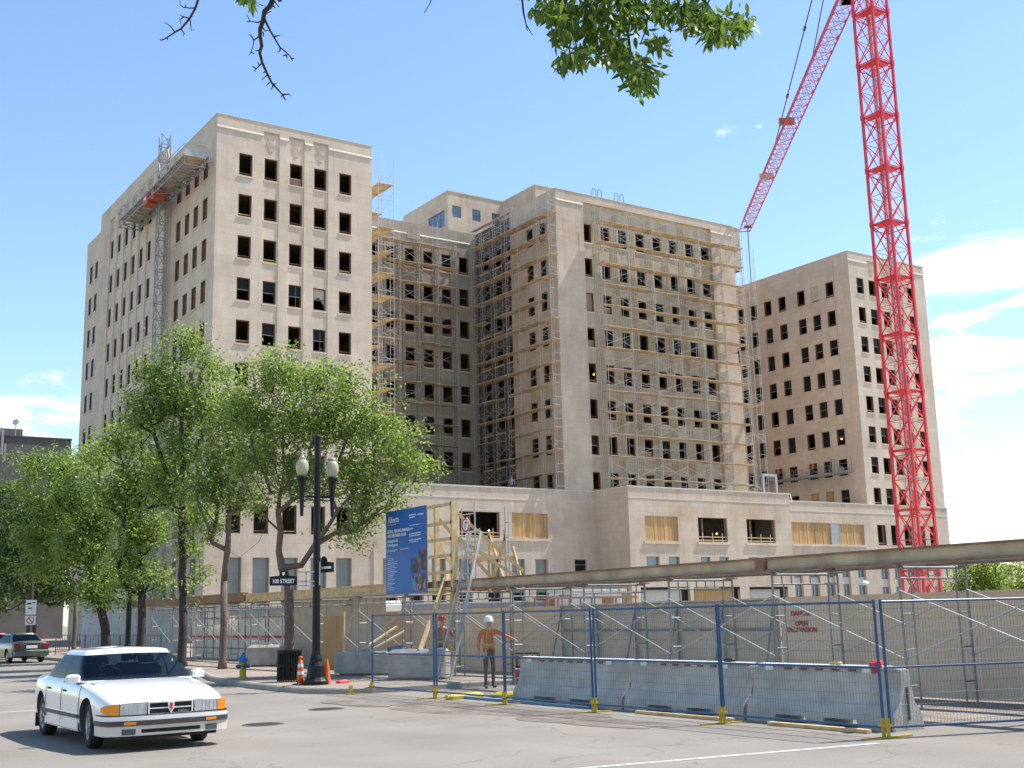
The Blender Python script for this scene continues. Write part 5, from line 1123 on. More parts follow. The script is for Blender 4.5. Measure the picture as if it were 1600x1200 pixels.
def mesh_np(name, v, k, mt):
    n = len(v)//k; m = bpy.data.meshes.new(name); m.vertices.add(len(v)); m.vertices.foreach_set('co', v.astype(np.float32).ravel()); m.loops.add(len(v)); m.loops.foreach_set('vertex_index', np.arange(len(v), dtype=np.int32))
    m.polygons.add(n); m.polygons.foreach_set('loop_start', np.arange(0, len(v), k, dtype=np.int32)); m.polygons.foreach_set('loop_total', np.full(n, k, dtype=np.int32)); m.materials.append(mt); m.update(calc_edges=True); m.validate(); return m
def tree(name, label, base, fork_z, r0, blobs, ntips, per, ln=.13, wd=.06, spread=.26, bark=None, leaf=None, seed=1, group=None, trunk_pts=None, twigs=3, bare=0, cat='tree', leaders=()):
    """blobs: (x, y, z, rx, ry, rz) relative to the base; twig ends fill them, limbs grow to reach them"""
    r = np.random.default_rng(seed); bark = bark or BARK; leaf = leaf or LEAF
    T = thing(name, label, cat, base, group=group)
    vol = np.array([b[3]*b[4]*b[5] for b in blobs]); pick = r.choice(len(blobs), ntips, p=vol/vol.sum()); tips = []
    for k in pick:
        b = blobs[k]; d = r.normal(0, 1, 3); d /= np.linalg.norm(d); q = r.uniform(0, 1)**(1/2.2); tips.append([b[0]+d[0]*b[3]*q, b[1]+d[1]*b[4]*q, b[2]+d[2]*b[5]*q])
    tips = np.array(tips)
    tp = trunk_pts or [(0, 0, 0), (.02, 0, fork_z*.5), (0, .03, fork_z)]
    nodes = [np.array(p, float) for p in tp]; par = [-1]+list(range(len(tp)-1)); ft = len(tp)-1
    top = nodes[ft]
    for ch in leaders:          # main limbs that run up through the crown
        pts = [on_plane(px, py, base) for px, py in ch]; dd = [np.linalg.norm(q-pts[0]) for q in nodes[ft:]]; prev = int(np.argmin(dd))+ft; dj = r.normal(0, .25)
        for k_, q in enumerate(pts):
            q = np.array(q)+np.array([_f[0], _f[1], 0])*dj*(k_+1)/len(pts)*2; a = nodes[prev]; ns = max(1, int(np.linalg.norm(q-a)/.5))
            a = a.copy()
            for s_ in range(1, ns+1): nodes.append(a+(q-a)*s_/ns+r.normal(0, .03, 3)); par.append(prev); prev = len(nodes)-1
    order = np.argsort(np.linalg.norm((tips-top)*np.array([1, 1, .8]), axis=1)); tipn = []
    for i in order:
        p = tips[i]; A = np.array(nodes[ft:]); dv = p-A; dist_ = np.linalg.norm(dv, axis=1)
        cost = dist_+ .9*np.maximum(0, A[:, 2]-p[2]+.25)*1.5+ .12*np.linalg.norm(A-top, axis=1)
        j = int(np.argmin(cost))+ft; a = nodes[j]; L = np.linalg.norm(p-a); ns = max(1, int(L/.55)); prev = j
        for s_ in range(1, ns+1):
            t = s_/ns; q = a+(p-a)*t; q = q+np.array([0, 0, -.10*L*math.sin(math.pi*t)])+r.normal(0, .05*min(L, 1), 3)*(t < 1); nodes.append(q); par.append(prev); prev = len(nodes)-1
        tipn.append(prev)
    n = len(nodes); cnt = np.zeros(n)
    for k in tipn: cnt[k] += 1
    for k in range(n-1, 0, -1): cnt[par[k]] += cnt[k]
    tot = cnt[ft]; rad = lambda k: max(.007, r0*.86*(max(cnt[k], .4)/tot)**.46)
    mb = MB(); tr = [Vector(nodes[k]) for k in range(ft+1)]
    rs = [r0*1.35]+[r0*(1-.12*k/ft) for k in range(1, ft+1)]; mb.path([tr[0]-Vector((0, 0, .1))]+[tr[0]+Vector((0, 0, .25))]+tr[1:], [r0*1.5, r0*1.02]+rs[1:], 10); mb.build('trunk', bark, T, smooth=True)
    mb = MB(); kids = {}
    for k in range(ft+1, n): kids.setdefault(par[k], []).append(k)
    # chains following the thickest child
    stack = [(ft, c) for c in kids.get(ft, [])]
    while stack:
        a, k = stack.pop(); pts = [nodes[a], nodes[k]]; rr_ = [min(rad(k)*1.1, r0*.86), rad(k)]
        while kids.get(k):
            ks = sorted(kids[k], key=lambda q: -cnt[q]); 
            for q in ks[1:]: stack.append((k, q))
            k = ks[0]; pts.append(nodes[k]); rr_.append(rad(k))
        mb.path([Vector(p) for p in pts], rr_, 6 if rr_[0] > .03 else 4)
    T_tips = np.array([nodes[k] for k in tipn])
    for p in T_tips:         # fine twigs
        for q in range(twigs):
            d = r.normal(0, 1, 3); d[2] = abs(d[2])*.5; d /= np.linalg.norm(d); mb.tube(p, p+d*r.uniform(.15, .45), .006, 3, .003, cap=False)
    mb.build('branch', bark, T, smooth=True)
    cen = T_tips if not bare else T_tips[T_tips[:, 2] > bare]
    ex = cen+r.normal(0, .3, cen.shape)
    mm = mesh_np('foliage', leaves_mesh(np.concatenate([cen, ex]), per//2, spread, ln, wd, r), 4, leaf); link('foliage', mm, T); return T
GT = 'street trees along the kerb'
def bl(lst, Y, base, dy=1.0):          # photo-plane blobs at the distance of the tree
    out = []
    for px, py, rx, ry in lst:
        p = at(px, py, 1, Y); dep = p.x*_f[0]+p.y*_f[1]; out.append((p.x-base[0], 0 if dy == 0 else 0, p.z-base[2], rx*dep/FPX*.95, rx*dep/FPX*.95*dy, ry*dep/FPX))
    return out
B1 = (14.35, 33.4, .14)
def on_plane(px, py, base):             # point on the vertical plane through the tree that faces the camera
    d = ray(px, py); n = _f*np.array([1, 1, 0]); t = (n[0]*base[0]+n[1]*base[1])/(n[0]*d[0]+n[1]*d[1]); return np.array([d[0]*t-base[0], d[1]*t-base[1], EYE+d[2]*t-base[2]])
def blp(lst, base, depth=1.0):
    dep = base[0]*_f[0]+base[1]*_f[1]; out = []
    for px, py, rx, ry in lst: p = on_plane(px, py, base); out.append((p[0], p[1], p[2], rx*dep/FPX, rx*dep/FPX*depth, ry*dep/FPX))
    return out
tree('street_tree', 'tall leafy ash tree with forked trunk just left of the near street lamp', B1, 2.7, .15,
     blp([(440, 585, 58, 36), (520, 608, 60, 40), (390, 640, 48, 45), (470, 665, 70, 45), (560, 655, 60, 45), (612, 688, 50, 40), (645, 735, 36, 34), (560, 740, 60, 38), (470, 750, 60, 38), (588, 786, 42, 28), (400, 715, 45, 42), (560, 825, 50, 18), (405, 785, 36, 24)], B1), 560, 44, spread=.19, seed=3, group=GT,
     trunk_pts=[(0, 0, 0), (.03, .02, 1.2), (0, .0, 2.2), (-.02, 0, 2.7)], leaders=([(432, 862), (436, 800), (441, 730), (438, 660), (440, 590)], [(468, 884), (495, 852), (530, 800), (575, 748), (620, 705)], [(515, 770), (540, 690), (555, 620)], [(455, 700), (490, 640), (515, 590)], [(425, 770), (395, 700), (385, 640)]))
B2 = (15.0, 40.6, .14)
tree('street_tree', 'slim ash tree standing behind the fire hydrant, second from the lamp', B2, 3.0, .13, blp([(350, 705, 42, 45), (330, 765, 42, 36), (388, 775, 32, 34), (362, 640, 38, 42), (330, 825, 26, 16), (400, 700, 30, 30)], B2), 250, 40, ln=.14, wd=.065, spread=.2, seed=4, group=GT, leaders=([(358, 860), (359, 800), (362, 730), (360, 650)], [(378, 872), (402, 845), (425, 800)], [(335, 850), (320, 800)]))
B3 = (14.9, 44.6, .14)
tree('street_tree', 'tallest ash tree with dark trunk behind the roof of the white car', B3, 2.6, .17, blp([(288, 538, 28, 30), (245, 580, 36, 26), (322, 560, 36, 24), (270, 620, 50, 38), (322, 640, 42, 38), (225, 648, 38, 28), (280, 700, 50, 38), (255, 765, 45, 36), (300, 800, 38, 30), (318, 900, 24, 20), (345, 592, 24, 24), (200, 615, 26, 12), (290, 850, 30, 20)], B3), 430, 40, ln=.15, wd=.07, spread=.2, bark=BARKD, seed=5, group=GT, leaders=([(284, 900), (286, 800), (288, 700), (288, 600), (288, 520)], [(308, 908), (340, 893)], [(270, 760), (245, 680), (225, 620)], [(300, 720), (325, 640), (335, 590)], [(260, 880), (240, 850)]))
B4 = (14.9, 49.8, .14)
tree('street_tree', 'ash tree with dark trunk right beside the farther street lamp', B4, 2.8, .18, blp([(220, 668, 30, 24), (183, 690, 36, 26), (230, 740, 45, 36), (190, 770, 45, 36), (225, 830, 42, 32), (200, 870, 30, 20), (235, 900, 34, 20), (195, 915, 26, 14)], B4), 360, 38, ln=.16, wd=.075, spread=.22, bark=BARKD, seed=6, group=GT, leaders=([(218, 880), (220, 780), (222, 700), (222, 650)], [(200, 820), (180, 740)]))
B5 = (15.9, 58.5, .14)
tree('street_tree', 'broad leafy tree with bent dark trunk left of the farther street lamp', B5, 3.2, .22, blp([(150, 715, 35, 22), (160, 800, 50, 36), (130, 850, 48, 36), (172, 900, 38, 30), (120, 770, 40, 30), (150, 925, 45, 18), (190, 930, 30, 14)], B5), 380, 38, ln=.18, wd=.085, spread=.24, bark=BARKD, seed=7, group=GT, trunk_pts=[(0, 0, 0), (-.1, 0, 1.5), (-.4, 0, 2.6), (-.7, .1, 3.2)], leaders=([(140, 850), (150, 760), (152, 710)],))
B6 = (15.2, 61.8, .14)
tree('street_tree', 'thin pale trunked young tree above the parked car', B6, 3.6, .11, blp([(60, 727, 36, 18), (105, 735, 45, 26), (90, 790, 48, 32), (50, 842, 38, 26), (60, 892, 32, 20), (100, 850, 40, 30), (30, 762, 24, 14)], B6), 300, 36, ln=.19, wd=.09, spread=.24, seed=8, group=GT, leaders=([(108, 900), (108, 850), (105, 780), (100, 735)], [(75, 878), (40, 886)], [(70, 800), (50, 750)]))
B7 = (9.5, 92, 0)
tree('street_tree', 'dark leafy tree at the left edge of the photo behind the parked car', B7, 3.5, .3, blp([(0, 800, 50, 60), (-60, 760, 60, 70), (15, 870, 45, 50), (-60, 860, 70, 60), (20, 930, 40, 30)], B7), 420, 34, ln=.28, wd=.14, bark=BARKD, leaf=LEAFD, seed=9, group=GT)
B8 = (17.5, 82, .14)
tree('street_tree', 'dark leafy tree behind the thin young tree, far left', B8, 3.5, .28, blp([(60, 800, 60, 50), (110, 850, 60, 50), (30, 880, 60, 40), (90, 920, 70, 24), (160, 890, 50, 30)], B8), 420, 34, ln=.26, wd=.13, bark=BARKD, leaf=LEAFD, seed=10, group=GT)
far = [(1525, 905, 118, 20, 'leafy green tree at the right of the building, nearest the corner'), (1575, 895, 124, 21, 'leafy green tree farther right beyond the hoarding'), (1635, 900, 112, 22, 'leafy green tree at the right edge of the photo beyond the hoarding'), (1490, 925, 150, 23, 'small green tree just showing behind the right corner of the building')]
for px, py, dep, sd, lab in far:
    d = ray(px, py); d = d/(d[0]*_f[0]+d[1]*_f[1]); bx, by = d[0]*dep, d[1]*dep
    Bf = (float(bx), float(by), 0)
    tree('broadleaf_tree', lab, Bf, 1.6, .28, blp([(px, 890, 38, 24), (px-22, 925, 30, 28), (px+25, 920, 32, 32), (px, 945, 40, 25)], Bf), 170, 36, ln=.32, wd=.17, spread=.42, leaf=LEAF, bark=BARKD, seed=sd, group='trees right of the building')
for i, (px, dep) in enumerate(((-60, 190), (-20, 230), (-110, 200), (1660, 170), (1720, 150))):
    d = ray(px, 930); d = d/(d[0]*_f[0]+d[1]*_f[1]); Bf = (float(d[0]*dep), float(d[1]*dep), 0)
    tree('broadleaf_tree', ['distant dark tree beyond the street, left', 'distant dark tree beyond the street, second', 'distant dark tree beyond the street, leftmost', 'distant tree beyond the right edge', 'distant tree farthest beyond the right edge'][i], Bf, 2.5, .3, [(0, 0, 6, 4, 4, 3), (1.5, 0, 8.5, 2.6, 2.6, 2.2), (-2, 0, 7.5, 2.5, 2.5, 2)], 100, 26, ln=.55, wd=.3, spread=.6, leaf=LEAFD, bark=BARKD, seed=30+i, group='distant trees')
# ---------------- overhanging tree near the camera (its trunk stands outside the picture, behind and left)
T = thing('overhanging_tree', 'near tree whose leafy sprays and bare twigs hang into the top of the photo', 'tree', (-2.6, -1.2, 0))
base = Vector(T.location); DEP = 9.5
def hp(px, py, dep=DEP): d = ray(px, py); d = d/(d@_f); v = Vector(d*dep)+Vector((0, 0, EYE)); return v-base
b = MB(); b.path([(0, 0, -.1), (.02, 0, .4), (.05, .1, 2), (.1, .2, 3.9)], [.34, .26, .22, .2], 12); b.build('trunk', BARKD, T, smooth=True)
b = MB()
H1 = hp(950, -330, 9.0); H2 = hp(420, -260, 8.6)
b.path([(.1, .2, 3.8), (1.0, 1.6, 5.6), tuple(H1.lerp(Vector((1.0, 1.6, 5.6)), .4)+Vector((0, 0, .5))), tuple(H1), tuple(hp(1010, -120, 9.4)), tuple(hp(1060, -30, 9.6))], [.19, .15, .10, .06, .035, .02], 8)
b.path([(.1, .2, 3.8), (.3, 1.8, 5.8), tuple(H2), tuple(hp(432, -60, 8.9)), tuple(hp(437, 0))], [.17, .13, .06, .025, .019], 8)
b.path([(.05, .2, 3.6), (-1.2, -.6, 5.5), (-2.4, -1.6, 7.5)], [.16, .11, .05], 8); b.path([(.1, .2, 3.9), (.3, -.5, 6), (.8, -1.2, 8.5)], [.15, .1, .04], 8)
b.path([tuple(H2), tuple(hp(330, -90, 9)), tuple(hp(309, 0))], [.05, .02, .012], 6)
def pth(pts, r0, r1, n=5):
    P = [hp(220+u*.175, v*.175) for u, v in pts]; b.path(P, [r0+(r1-r0)*i/(len(P)-1) for i in range(len(P))], n)
pth([(512, 0), (488, 72), (437, 165), (358, 258), (304, 288), (235, 335), (185, 360)], .011, .005)
for q in ([(488, 72), (440, 72), (380, 65), (350, 42), (350, 0)], [(437, 165), (385, 150), (360, 140), (350, 130)], [(385, 150), (350, 175), (360, 220)], [(304, 288), (270, 240), (215, 197)], [(437, 165), (445, 215), (450, 270), (478, 265)], [(358, 258), (388, 300), (375, 325)], [(235, 335), (240, 360)], [(185, 360), (170, 350)], [(400, 68), (396, 40)]): pth(q, .006, .003, 4)
pth([(1180, 0), (1150, 60), (1105, 100), (1090, 190), (1065, 260), (1065, 320), (1080, 410), (1062, 470), (1085, 560), (1130, 660), (1170, 740), (1225, 800), (1265, 845), (1292, 895)], .022, .005, 6)
pth([(1100, 150), (1120, 200), (1160, 280), (1195, 340), (1240, 420), (1290, 460), (1335, 505), (1355, 545)], .011, .004)
for q in ([(1085, 190), (1040, 200), (975, 188), (945, 130)], [(975, 188), (945, 195)], [(1062, 320), (1010, 360), (1000, 420), (970, 495)], [(1010, 360), (990, 325), (965, 305)], [(985, 465), (1012, 482)], [(1085, 240), (1110, 275), (1145, 275)], [(1090, 285), (1100, 330)], [(1195, 325), (1245, 315)], [(1245, 425), (1240, 460), (1218, 465)], [(1300, 490), (1265, 500)], [(1300, 490), (1308, 522)], [(1345, 520), (1372, 525)], [(1085, 560), (1030, 615), (1010, 640)], [(1030, 615), (995, 590)], [(1060, 590), (1045, 550)], [(1130, 670), (1105, 690), (1080, 715)], [(1130, 675), (1165, 685)], [(1150, 735), (1120, 765)], [(1180, 755), (1215, 742)], [(1180, 760), (1165, 805)], [(1265, 845), (1330, 840), (1335, 860)], [(1265, 845), (1252, 870)], [(1060, 450), (1020, 455)], [(1110, 125), (1165, 100)], [(1170, 40), (1200, 70), (1178, 55)], [(1185, 0), (1235, 65)], [(1115, 640), (1090, 650)]): pth(q, .007, .003, 4)
b.path([hp(812, -40), hp(818, 20), hp(822, 38), hp(832, 55)], [.012, .008, .005, .003], 5); b.path([hp(820, 30), hp(824, 48)], .004, 4); b.path([hp(680, -20), hp(672, 5), hp(663, 20)], [.006, .004, .003], 4)
b.path([hp(950, -90), hp(900, -30, 9.3), hp(870, 30, 9.4), hp(885, 75, 9.4)], [.03, .015, .010, .005], 5); b.path([hp(1000, -120, 9.4), hp(975, 10, 9.6), hp(985, 80, 9.6), hp(1000, 120, 9.6)], [.03, .016, .010, .005], 5)
b.path([hp(1060, -60, 9.6), hp(1100, 0, 9.7), hp(1125, 35, 9.7), hp(1160, 30, 9.7)], [.03, .014, .008, .004], 5); b.path([hp(1012, 10), hp(1010, 45), hp(1000, 70)], [.012, .007, .004], 4)
b.build('branch', BARKD, T, smooth=True)
r = np.random.default_rng(12); L = []
clumps = [(850, 15, 22, 16, 26), (880, 10, 30, 25, 50), (885, 45, 26, 22, 44), (905, 85, 22, 18, 34), (880, 95, 14, 14, 16), (930, 20, 35, 28, 70), (945, 60, 26, 20, 44), (965, 85, 24, 18, 40), (990, 100, 22, 12, 26), (1000, 130, 20, 16, 34), (1008, 115, 20, 14, 28), (980, 20, 35, 25, 60), (1030, 15, 28, 18, 34), (1025, 65, 18, 14, 22), (1080, 12, 30, 18, 34), (1110, 30, 26, 20, 40), (1135, 45, 24, 18, 34), (1160, 35, 16, 18, 22), (1080, 35, 16, 12, 14), (1115, 55, 20, 12, 20), (960, -40, 120, 40, 260), (860, -60, 60, 40, 80), (1100, -50, 80, 40, 120), (385, -6, 10, 5, 6), (396, 4, 5, 5, 4), (500, -150, 120, 60, 160), (300, -180, 120, 60, 120)]
cen = []
for px, py, rx, ry, k in clumps:
    for _ in range(int(k*3.4)): cen.append(hp(px+r.normal(0, rx*.5), py+r.normal(0, ry*.5), DEP+r.normal(0, .35)))
cen = np.array(cen)
for c_ in ((-2.4, -1.6, 7.5), (.8, -1.2, 8.5), (0, 0, 7.5)): cen = np.concatenate([cen, np.array(c_)+r.normal(0, .9, (420, 3))])
nL = len(cen); d = r.normal(0, .55, (nL, 3)); d[:, 2] -= .75; d /= np.linalg.norm(d, axis=1)[:, None]; s = np.cross(d, r.normal(0, 1, (nL, 3))); s /= np.linalg.norm(s, axis=1)[:, None]; nn = np.cross(d, s)
LL = r.uniform(.075, .125, nL)[:, None]; WW = r.uniform(.026, .045, nL)[:, None]; V = []
prof = [(0, 0), (.25, .75), (.5, 1), (.78, .55), (1, 0), (.78, -.55), (.5, -1), (.25, -.75)]
v = np.stack([cen+d*LL*a+s*WW*w_*.5+nn*(abs(w_)*.006-a*a*.012) for a, w_ in prof], 1).reshape(-1, 3)
link('foliage', mesh_np('foliage', v, 8, LEAFN), T)
# ================================================================ cars
def crom(xs, ys, x):      # smooth interpolation through stations
    xs = np.array(xs, float); ys = np.array(ys, float); x = np.clip(x, xs[0], xs[-1]); m = np.gradient(ys, xs, axis=0); i = np.clip(np.searchsorted(xs, x)-1, 0, len(xs)-2); h = xs[i+1]-xs[i]; t = (x-xs[i])/h
    return (2*t**3-3*t**2+1)*ys[i]+(t**3-2*t**2+t)*h*m[i]+(-2*t**3+3*t**2)*ys[i+1]+(t**3-t**2)*h*m[i+1]
def grid_mesh(mb, G, closed=False, mi=0):
    n, k = len(G), len(G[0]); base = len(mb.v); mb.v += [tuple(p) for row in G for p in row]
    for i in range(n-1):
        for j in range(k-(0 if closed else 1)): a, c = base+i*k+j, base+i*k+(j+1) % k; mb.f.append((a, c, c+k, a+k)); mb.mi.append(mi)
def car(prefix, label, loc, rz, paint, P, detailed=True, group=None, cat='car', name='parked_car'):
    """local frame: +Y is forwards (nose at +Y), origin on the ground below the middle of the wheelbase"""
    T = thing(name, label, cat, loc, rz, group)
    L0, L1 = P['front'], P['rear']      # y of nose / tail
    st = P['st']                        # rows: y, z_bottom, halfwidth, z_belt(shoulder), z_top centre
    ys_ = [q[0] for q in st]; A = np.array([q[1:] for q in st], float); N_ = 96; G = []
    for y in np.linspace(ys_[0], ys_[-1], N_):
        zb, hw, zs, zt = crom(ys_, A, y); ring = []
        side = [(hw*.90, zb), (hw*.955, zb+.035), (hw*.985, zb+(zs-zb)*.30), (hw*1.0, zb+(zs-zb)*.52), (hw*.998, zb+(zs-zb)*.70), (hw*.975, zs-.055), (hw*.945, zs-.018), (hw*.89, zs+.006), (hw*.80, zs+(zt-zs)*.5+.008), (hw*.55, zs+(zt-zs)*.9+.004), (hw*.28, zt), (0, zt)]
        fw = max(0, (y-(L0-.7))/.7)**2*P.get('bow', .10); rw = max(0, ((L1+.6)-y)/.6)**2*.10
        yo = lambda x: y-fw*(abs(x)/.85)**3+rw*(abs(x)/.8)**3
        for x, z in side: ring.append((x, yo(x), z))
        for x, z in reversed(side[:-1]): ring.append((-x, yo(x), z))
        G.append(ring)
    mb = MB(); grid_mesh(mb, G, True); k = len(G[0]); mb.f += [tuple(range(k)), tuple(reversed(range((N_-1)*k, N_*k)))]; mb.mi += [0, 0]
    me = mb.mesh('body', [paint, DGREY]); tmp = bpy.data.objects.new('tmp', me); COL.objects.link(tmp)
    cut = MB(); wr = P['wr']
    for wy in (P['wb']/2, -P['wb']/2):
        for s_ in (-1, 1):
            n = 36; R2 = wr+.055; x0, x1 = s_*.58, s_*1.2; vs = [(x, wy+R2*math.cos(2*math.pi*q/n), wr+.01+R2*math.sin(2*math.pi*q/n)) for x in (x0, x1) for q in range(n)]
            f = [(q, (q+1) % n, n+(q+1) % n, n+q) for q in range(n)]+[tuple(reversed(range(n))), tuple(range(n, 2*n))]
            if s_ < 0: f = [tuple(reversed(q)) for q in f]
            cut.add(vs, f, 1)
    bmx = bmesh.new(); cm = cut.mesh('cutter', [DGREY, DGREY]); bmx.from_mesh(cm); bmesh.ops.recalc_face_normals(bmx, faces=bmx.faces); bmx.to_mesh(cm); bmx.free()
    bmx = bmesh.new(); bmx.from_mesh(me); bmesh.ops.recalc_face_normals(bmx, faces=bmx.faces); bmx.to_mesh(me); bmx.free()
    co = bpy.data.objects.new('cut', cm); COL.objects.link(co); md = tmp.modifiers.new('b', 'BOOLEAN'); md.operation = 'DIFFERENCE'; md.object = co; md.solver = 'EXACT'
    bpy.context.view_layer.update(); me2 = bpy.data.meshes.new_from_object(tmp.evaluated_get(bpy.context.evaluated_depsgraph_get())); bpy.data.objects.remove(tmp); bpy.data.objects.remove(co)
    me2.name = 'body'; me2.shade_smooth()
    try: me2.set_sharp_from_angle(angle=R_(38))
    except Exception: pass
    BO = link('body', me2, T)
    # cabin: stacked rounded rings
    c = P['cab']; nu = 168; pp = 13.0
    tt_ = np.linspace(0, 2*math.pi, 24001); sx_ = np.sign(np.cos(tt_))*np.abs(np.cos(tt_))**(2/pp); sy_ = np.sign(np.sin(tt_))*np.abs(np.sin(tt_))**(2/pp)
    al = np.concatenate([[0], np.cumsum(np.hypot(np.diff(sx_)*.8, np.diff(sy_)*1.3))]); qs = np.linspace(0, al[-1], nu+1)[:-1]; UX = np.interp(qs, al, sx_); UY = np.interp(qs, al, sy_)
    def ring(yf, yr, hwf, hwr, z, p=5.0, crown=0.0):
        out = []
        for q in range(nu):
            x, y = float(UX[q]), float(UY[q]); ym = (yf+yr)/2; yy = ym+y*(yf-yr)/2; f_ = (yy-yr)/(yf-yr); hw = hwr+(hwf-hwr)*f_
            bow = .10*(1-x*x) if y > 0 else -.07*(1-x*x)
            out.append((x*hw, yy+bow*abs(y)**6, z+crown*(1-x*x)))
        return out
    z0, z1, zr = c['z0'], c['z1'], c['zr']; R0 = ring(c['yf0'], c['yr0'], c['hw0'], c['hw0']*.97, z0, 6); R1 = ring(c['yf1'], c['yr1'], c['hw1'], c['hw1']*.97, z1, 6, .02)
    V = 14; rows = []
    for v in range(V+1):
        t = v/V; rows.append([tuple(R0[q][k_]+(R1[q][k_]-R0[q][k_])*t+(0 if k_ != 0 else math.copysign(.03*math.sin(math.pi*t), R0[q][0])*(abs(R0[q][0]) > .3)) for k_ in range(3)) for q in range(nu)])
    rt = [rows[-1]]
    for (f_, dz) in ((.985, .018), (.95, .036), (.85, .050), (.6, .062), (.3, .066), (.02, .067)):
        ym = (c['yf1']+c['yr1'])/2; rt.append([(p[0]*f_, ym+(p[1]-ym)*f_, p[2]+dz*zr/.067) for p in R1])
    mb = MB(); grid_mesh(mb, [[p for p in r_] for r_ in rt], True); mb.build('roof', paint, T, smooth=True)
    fr = MB(); gl = {'windscreen': MB(), 'rear_window': MB(), 'side_window': MB()}
    for v in range(V):
        for q in range(nu):
            a, b_, d, e = rows[v][q], rows[v][(q+1) % nu], rows[v+1][(q+1) % nu], rows[v+1][q]; x_ = abs(UX[q]+UX[(q+1) % nu])/2; y_ = abs(UY[q]+UY[(q+1) % nu])/2; sy = UY[q]
            ym = (a[1]+e[1])/2; front = sy > 0 and x_ < .925 and y_ > .9; back = sy < 0 and x_ < .88 and y_ > .9; edge = v >= V-1 or v < 1
            if front and not edge: gl['windscreen'].quad(a, b_, d, e)
            elif back and not edge: gl['rear_window'].quad(a, b_, d, e)
            elif x_ > .93 and not edge and y_ < (.95 if sy > 0 else .86):
                pil = any(abs(ym-p_) < .045 for p_ in P['pillars']) 
                (fr if pil else gl['side_window']).quad(a, b_, d, e, 1 if pil else 0)
            else: fr.quad(a, b_, d, e, 1 if (sy > 0 and not edge and x_ > .9) else 0)
    fr.build('pillar', [paint, BLACK], T, smooth=True)
    for nme, g in gl.items():
        if g.v: g.build(nme, CARGLASS, T, smooth=True)
    # interior
    mb = MB(); mb.box(-c['hw0']*.93, c['hw0']*.93, c['yr0']+.25, c['yf0']-.12, z0-.04, z0-.02, 0)
    for y in (P['seat'], P['seat']-.95):
        for x in (-.36, .36): mb.cbox(x-.24, x+.24, y-.1, y+.08, z0-.02, z0+.22, .05, 0); mb.cbox(x-.12, x+.12, y-.08, y+.02, z0+.24, z0+.36, .03, 0)
    mb.box(-c['hw0']*.9, c['hw0']*.9, c['yf0']-.45, c['yf0']-.2, z0-.02, z0+.03, 0); mb.build('interior', CARIN, T)
    # wheels
    for wy, fn in ((P['wb']/2, 'f'), (-P['wb']/2, 'r')):
        for s_ in (-1, 1):
            Wd = link('wheel', None, T, (s_*P['tr'], wy, wr)); Wd.rotation_euler = (0, R_(90)*s_, P.get('steer', 0) if fn == 'f' else 0)
            mb = MB(); mb.lathe([(wr*.60, -.085), (wr*.80, -.10), (wr*.95, -.095), (wr, -.07), (wr, .06), (wr*.96, .088), (wr*.84, .1), (wr*.66, .098), (wr*.62, .08), (wr*.60, .0), (wr*.60, -.085)], n=36, caps=False); tt = mb.build('tyre', TYRE, Wd, smooth=True)
            mb = MB(); mb.lathe([(wr*.66, .085), (wr*.64, .092), (wr*.60, .075), (wr*.585, .035), (wr*.58, -.02), (wr*.6, -.02)], n=30, caps=False); mb.lathe([(wr*.15, .03), (wr*.15, .075), (wr*.10, .085), (.005, .085)], n=16)
            for q in range(P.get('spokes', 7)):
                t = 2*math.pi*q/P.get('spokes', 7)
                for dt in (-.09, .09): mb.bar((wr*.12*math.cos(t), wr*.12*math.sin(t), .072), (wr*.60*math.cos(t+dt), wr*.60*math.sin(t+dt), .072), .03, .022)
            mb.build('rim', ALLOY, Wd)
            mb = MB(); mb.lathe([(wr*.59, .0), (wr*.4, .0), (.01, .0)], n=20); mb.build('brake_disc', DGREY, Wd)
    return T, BO
CARGLASS = bpy.data.materials.new('car_glass'); CARGLASS.use_nodes = True; t_ = CARGLASS.node_tree; t_.nodes.clear(); o_ = N(t_, 'ShaderNodeOutputMaterial'); g_ = N(t_, 'ShaderNodeBsdfGlossy'); g_.inputs['Roughness'].default_value = .02; g_.inputs['Color'].default_value = (.42, .47, .52, 1); tr_ = N(t_, 'ShaderNodeBsdfTransparent'); tr_.inputs['Color'].default_value = (.22, .27, .29, 1); fz = N(t_, 'ShaderNodeFresnel'); fz.inputs[0].default_value = 1.28; m_ = N(t_, 'ShaderNodeMixShader'); t_.links.new(M_(t_, 'ADD', fz.outputs[0], .03), m_.inputs[0]); t_.links.new(tr_.outputs[0], m_.inputs[1]); t_.links.new(g_.outputs[0], m_.inputs[2]); t_.links.new(m_.outputs[0], o_.inputs[0])
CARIN = mat('car_interior', (.035, .035, .04), .8, var=.1); TYRE = mat('tyre_rubber', (.02, .02, .02), .8, var=.1); ALLOY = mat('alloy_wheel', (.42, .42, .42), .35, metal=.6, var=.05)
CWHITE = mat('white_car_paint', (.80, .79, .77), .25, var=0, coat=1.0); CCREAM = mat('cream_shade_paint', (.62, .57, .48), .4, var=.08, coat=.4); CHROME = mat('chrome', (.7, .7, .7), .12, metal=1, var=0); AMBER = mat('amber_lens', (.80, .25, .01), .2, var=0, spec=.7); LENS = mat('lamp_lens', (.55, .58, .60), .08, metal=.5, var=.2, scale=12, spec=1)  # cream carries the shading of the car's lower front in its colour
TRIM = mat('dark_trim', (.06, .045, .045), .55, var=0); REDL = mat('red_tail_lens', (.35, .01, .012), .2, var=0, spec=.7)
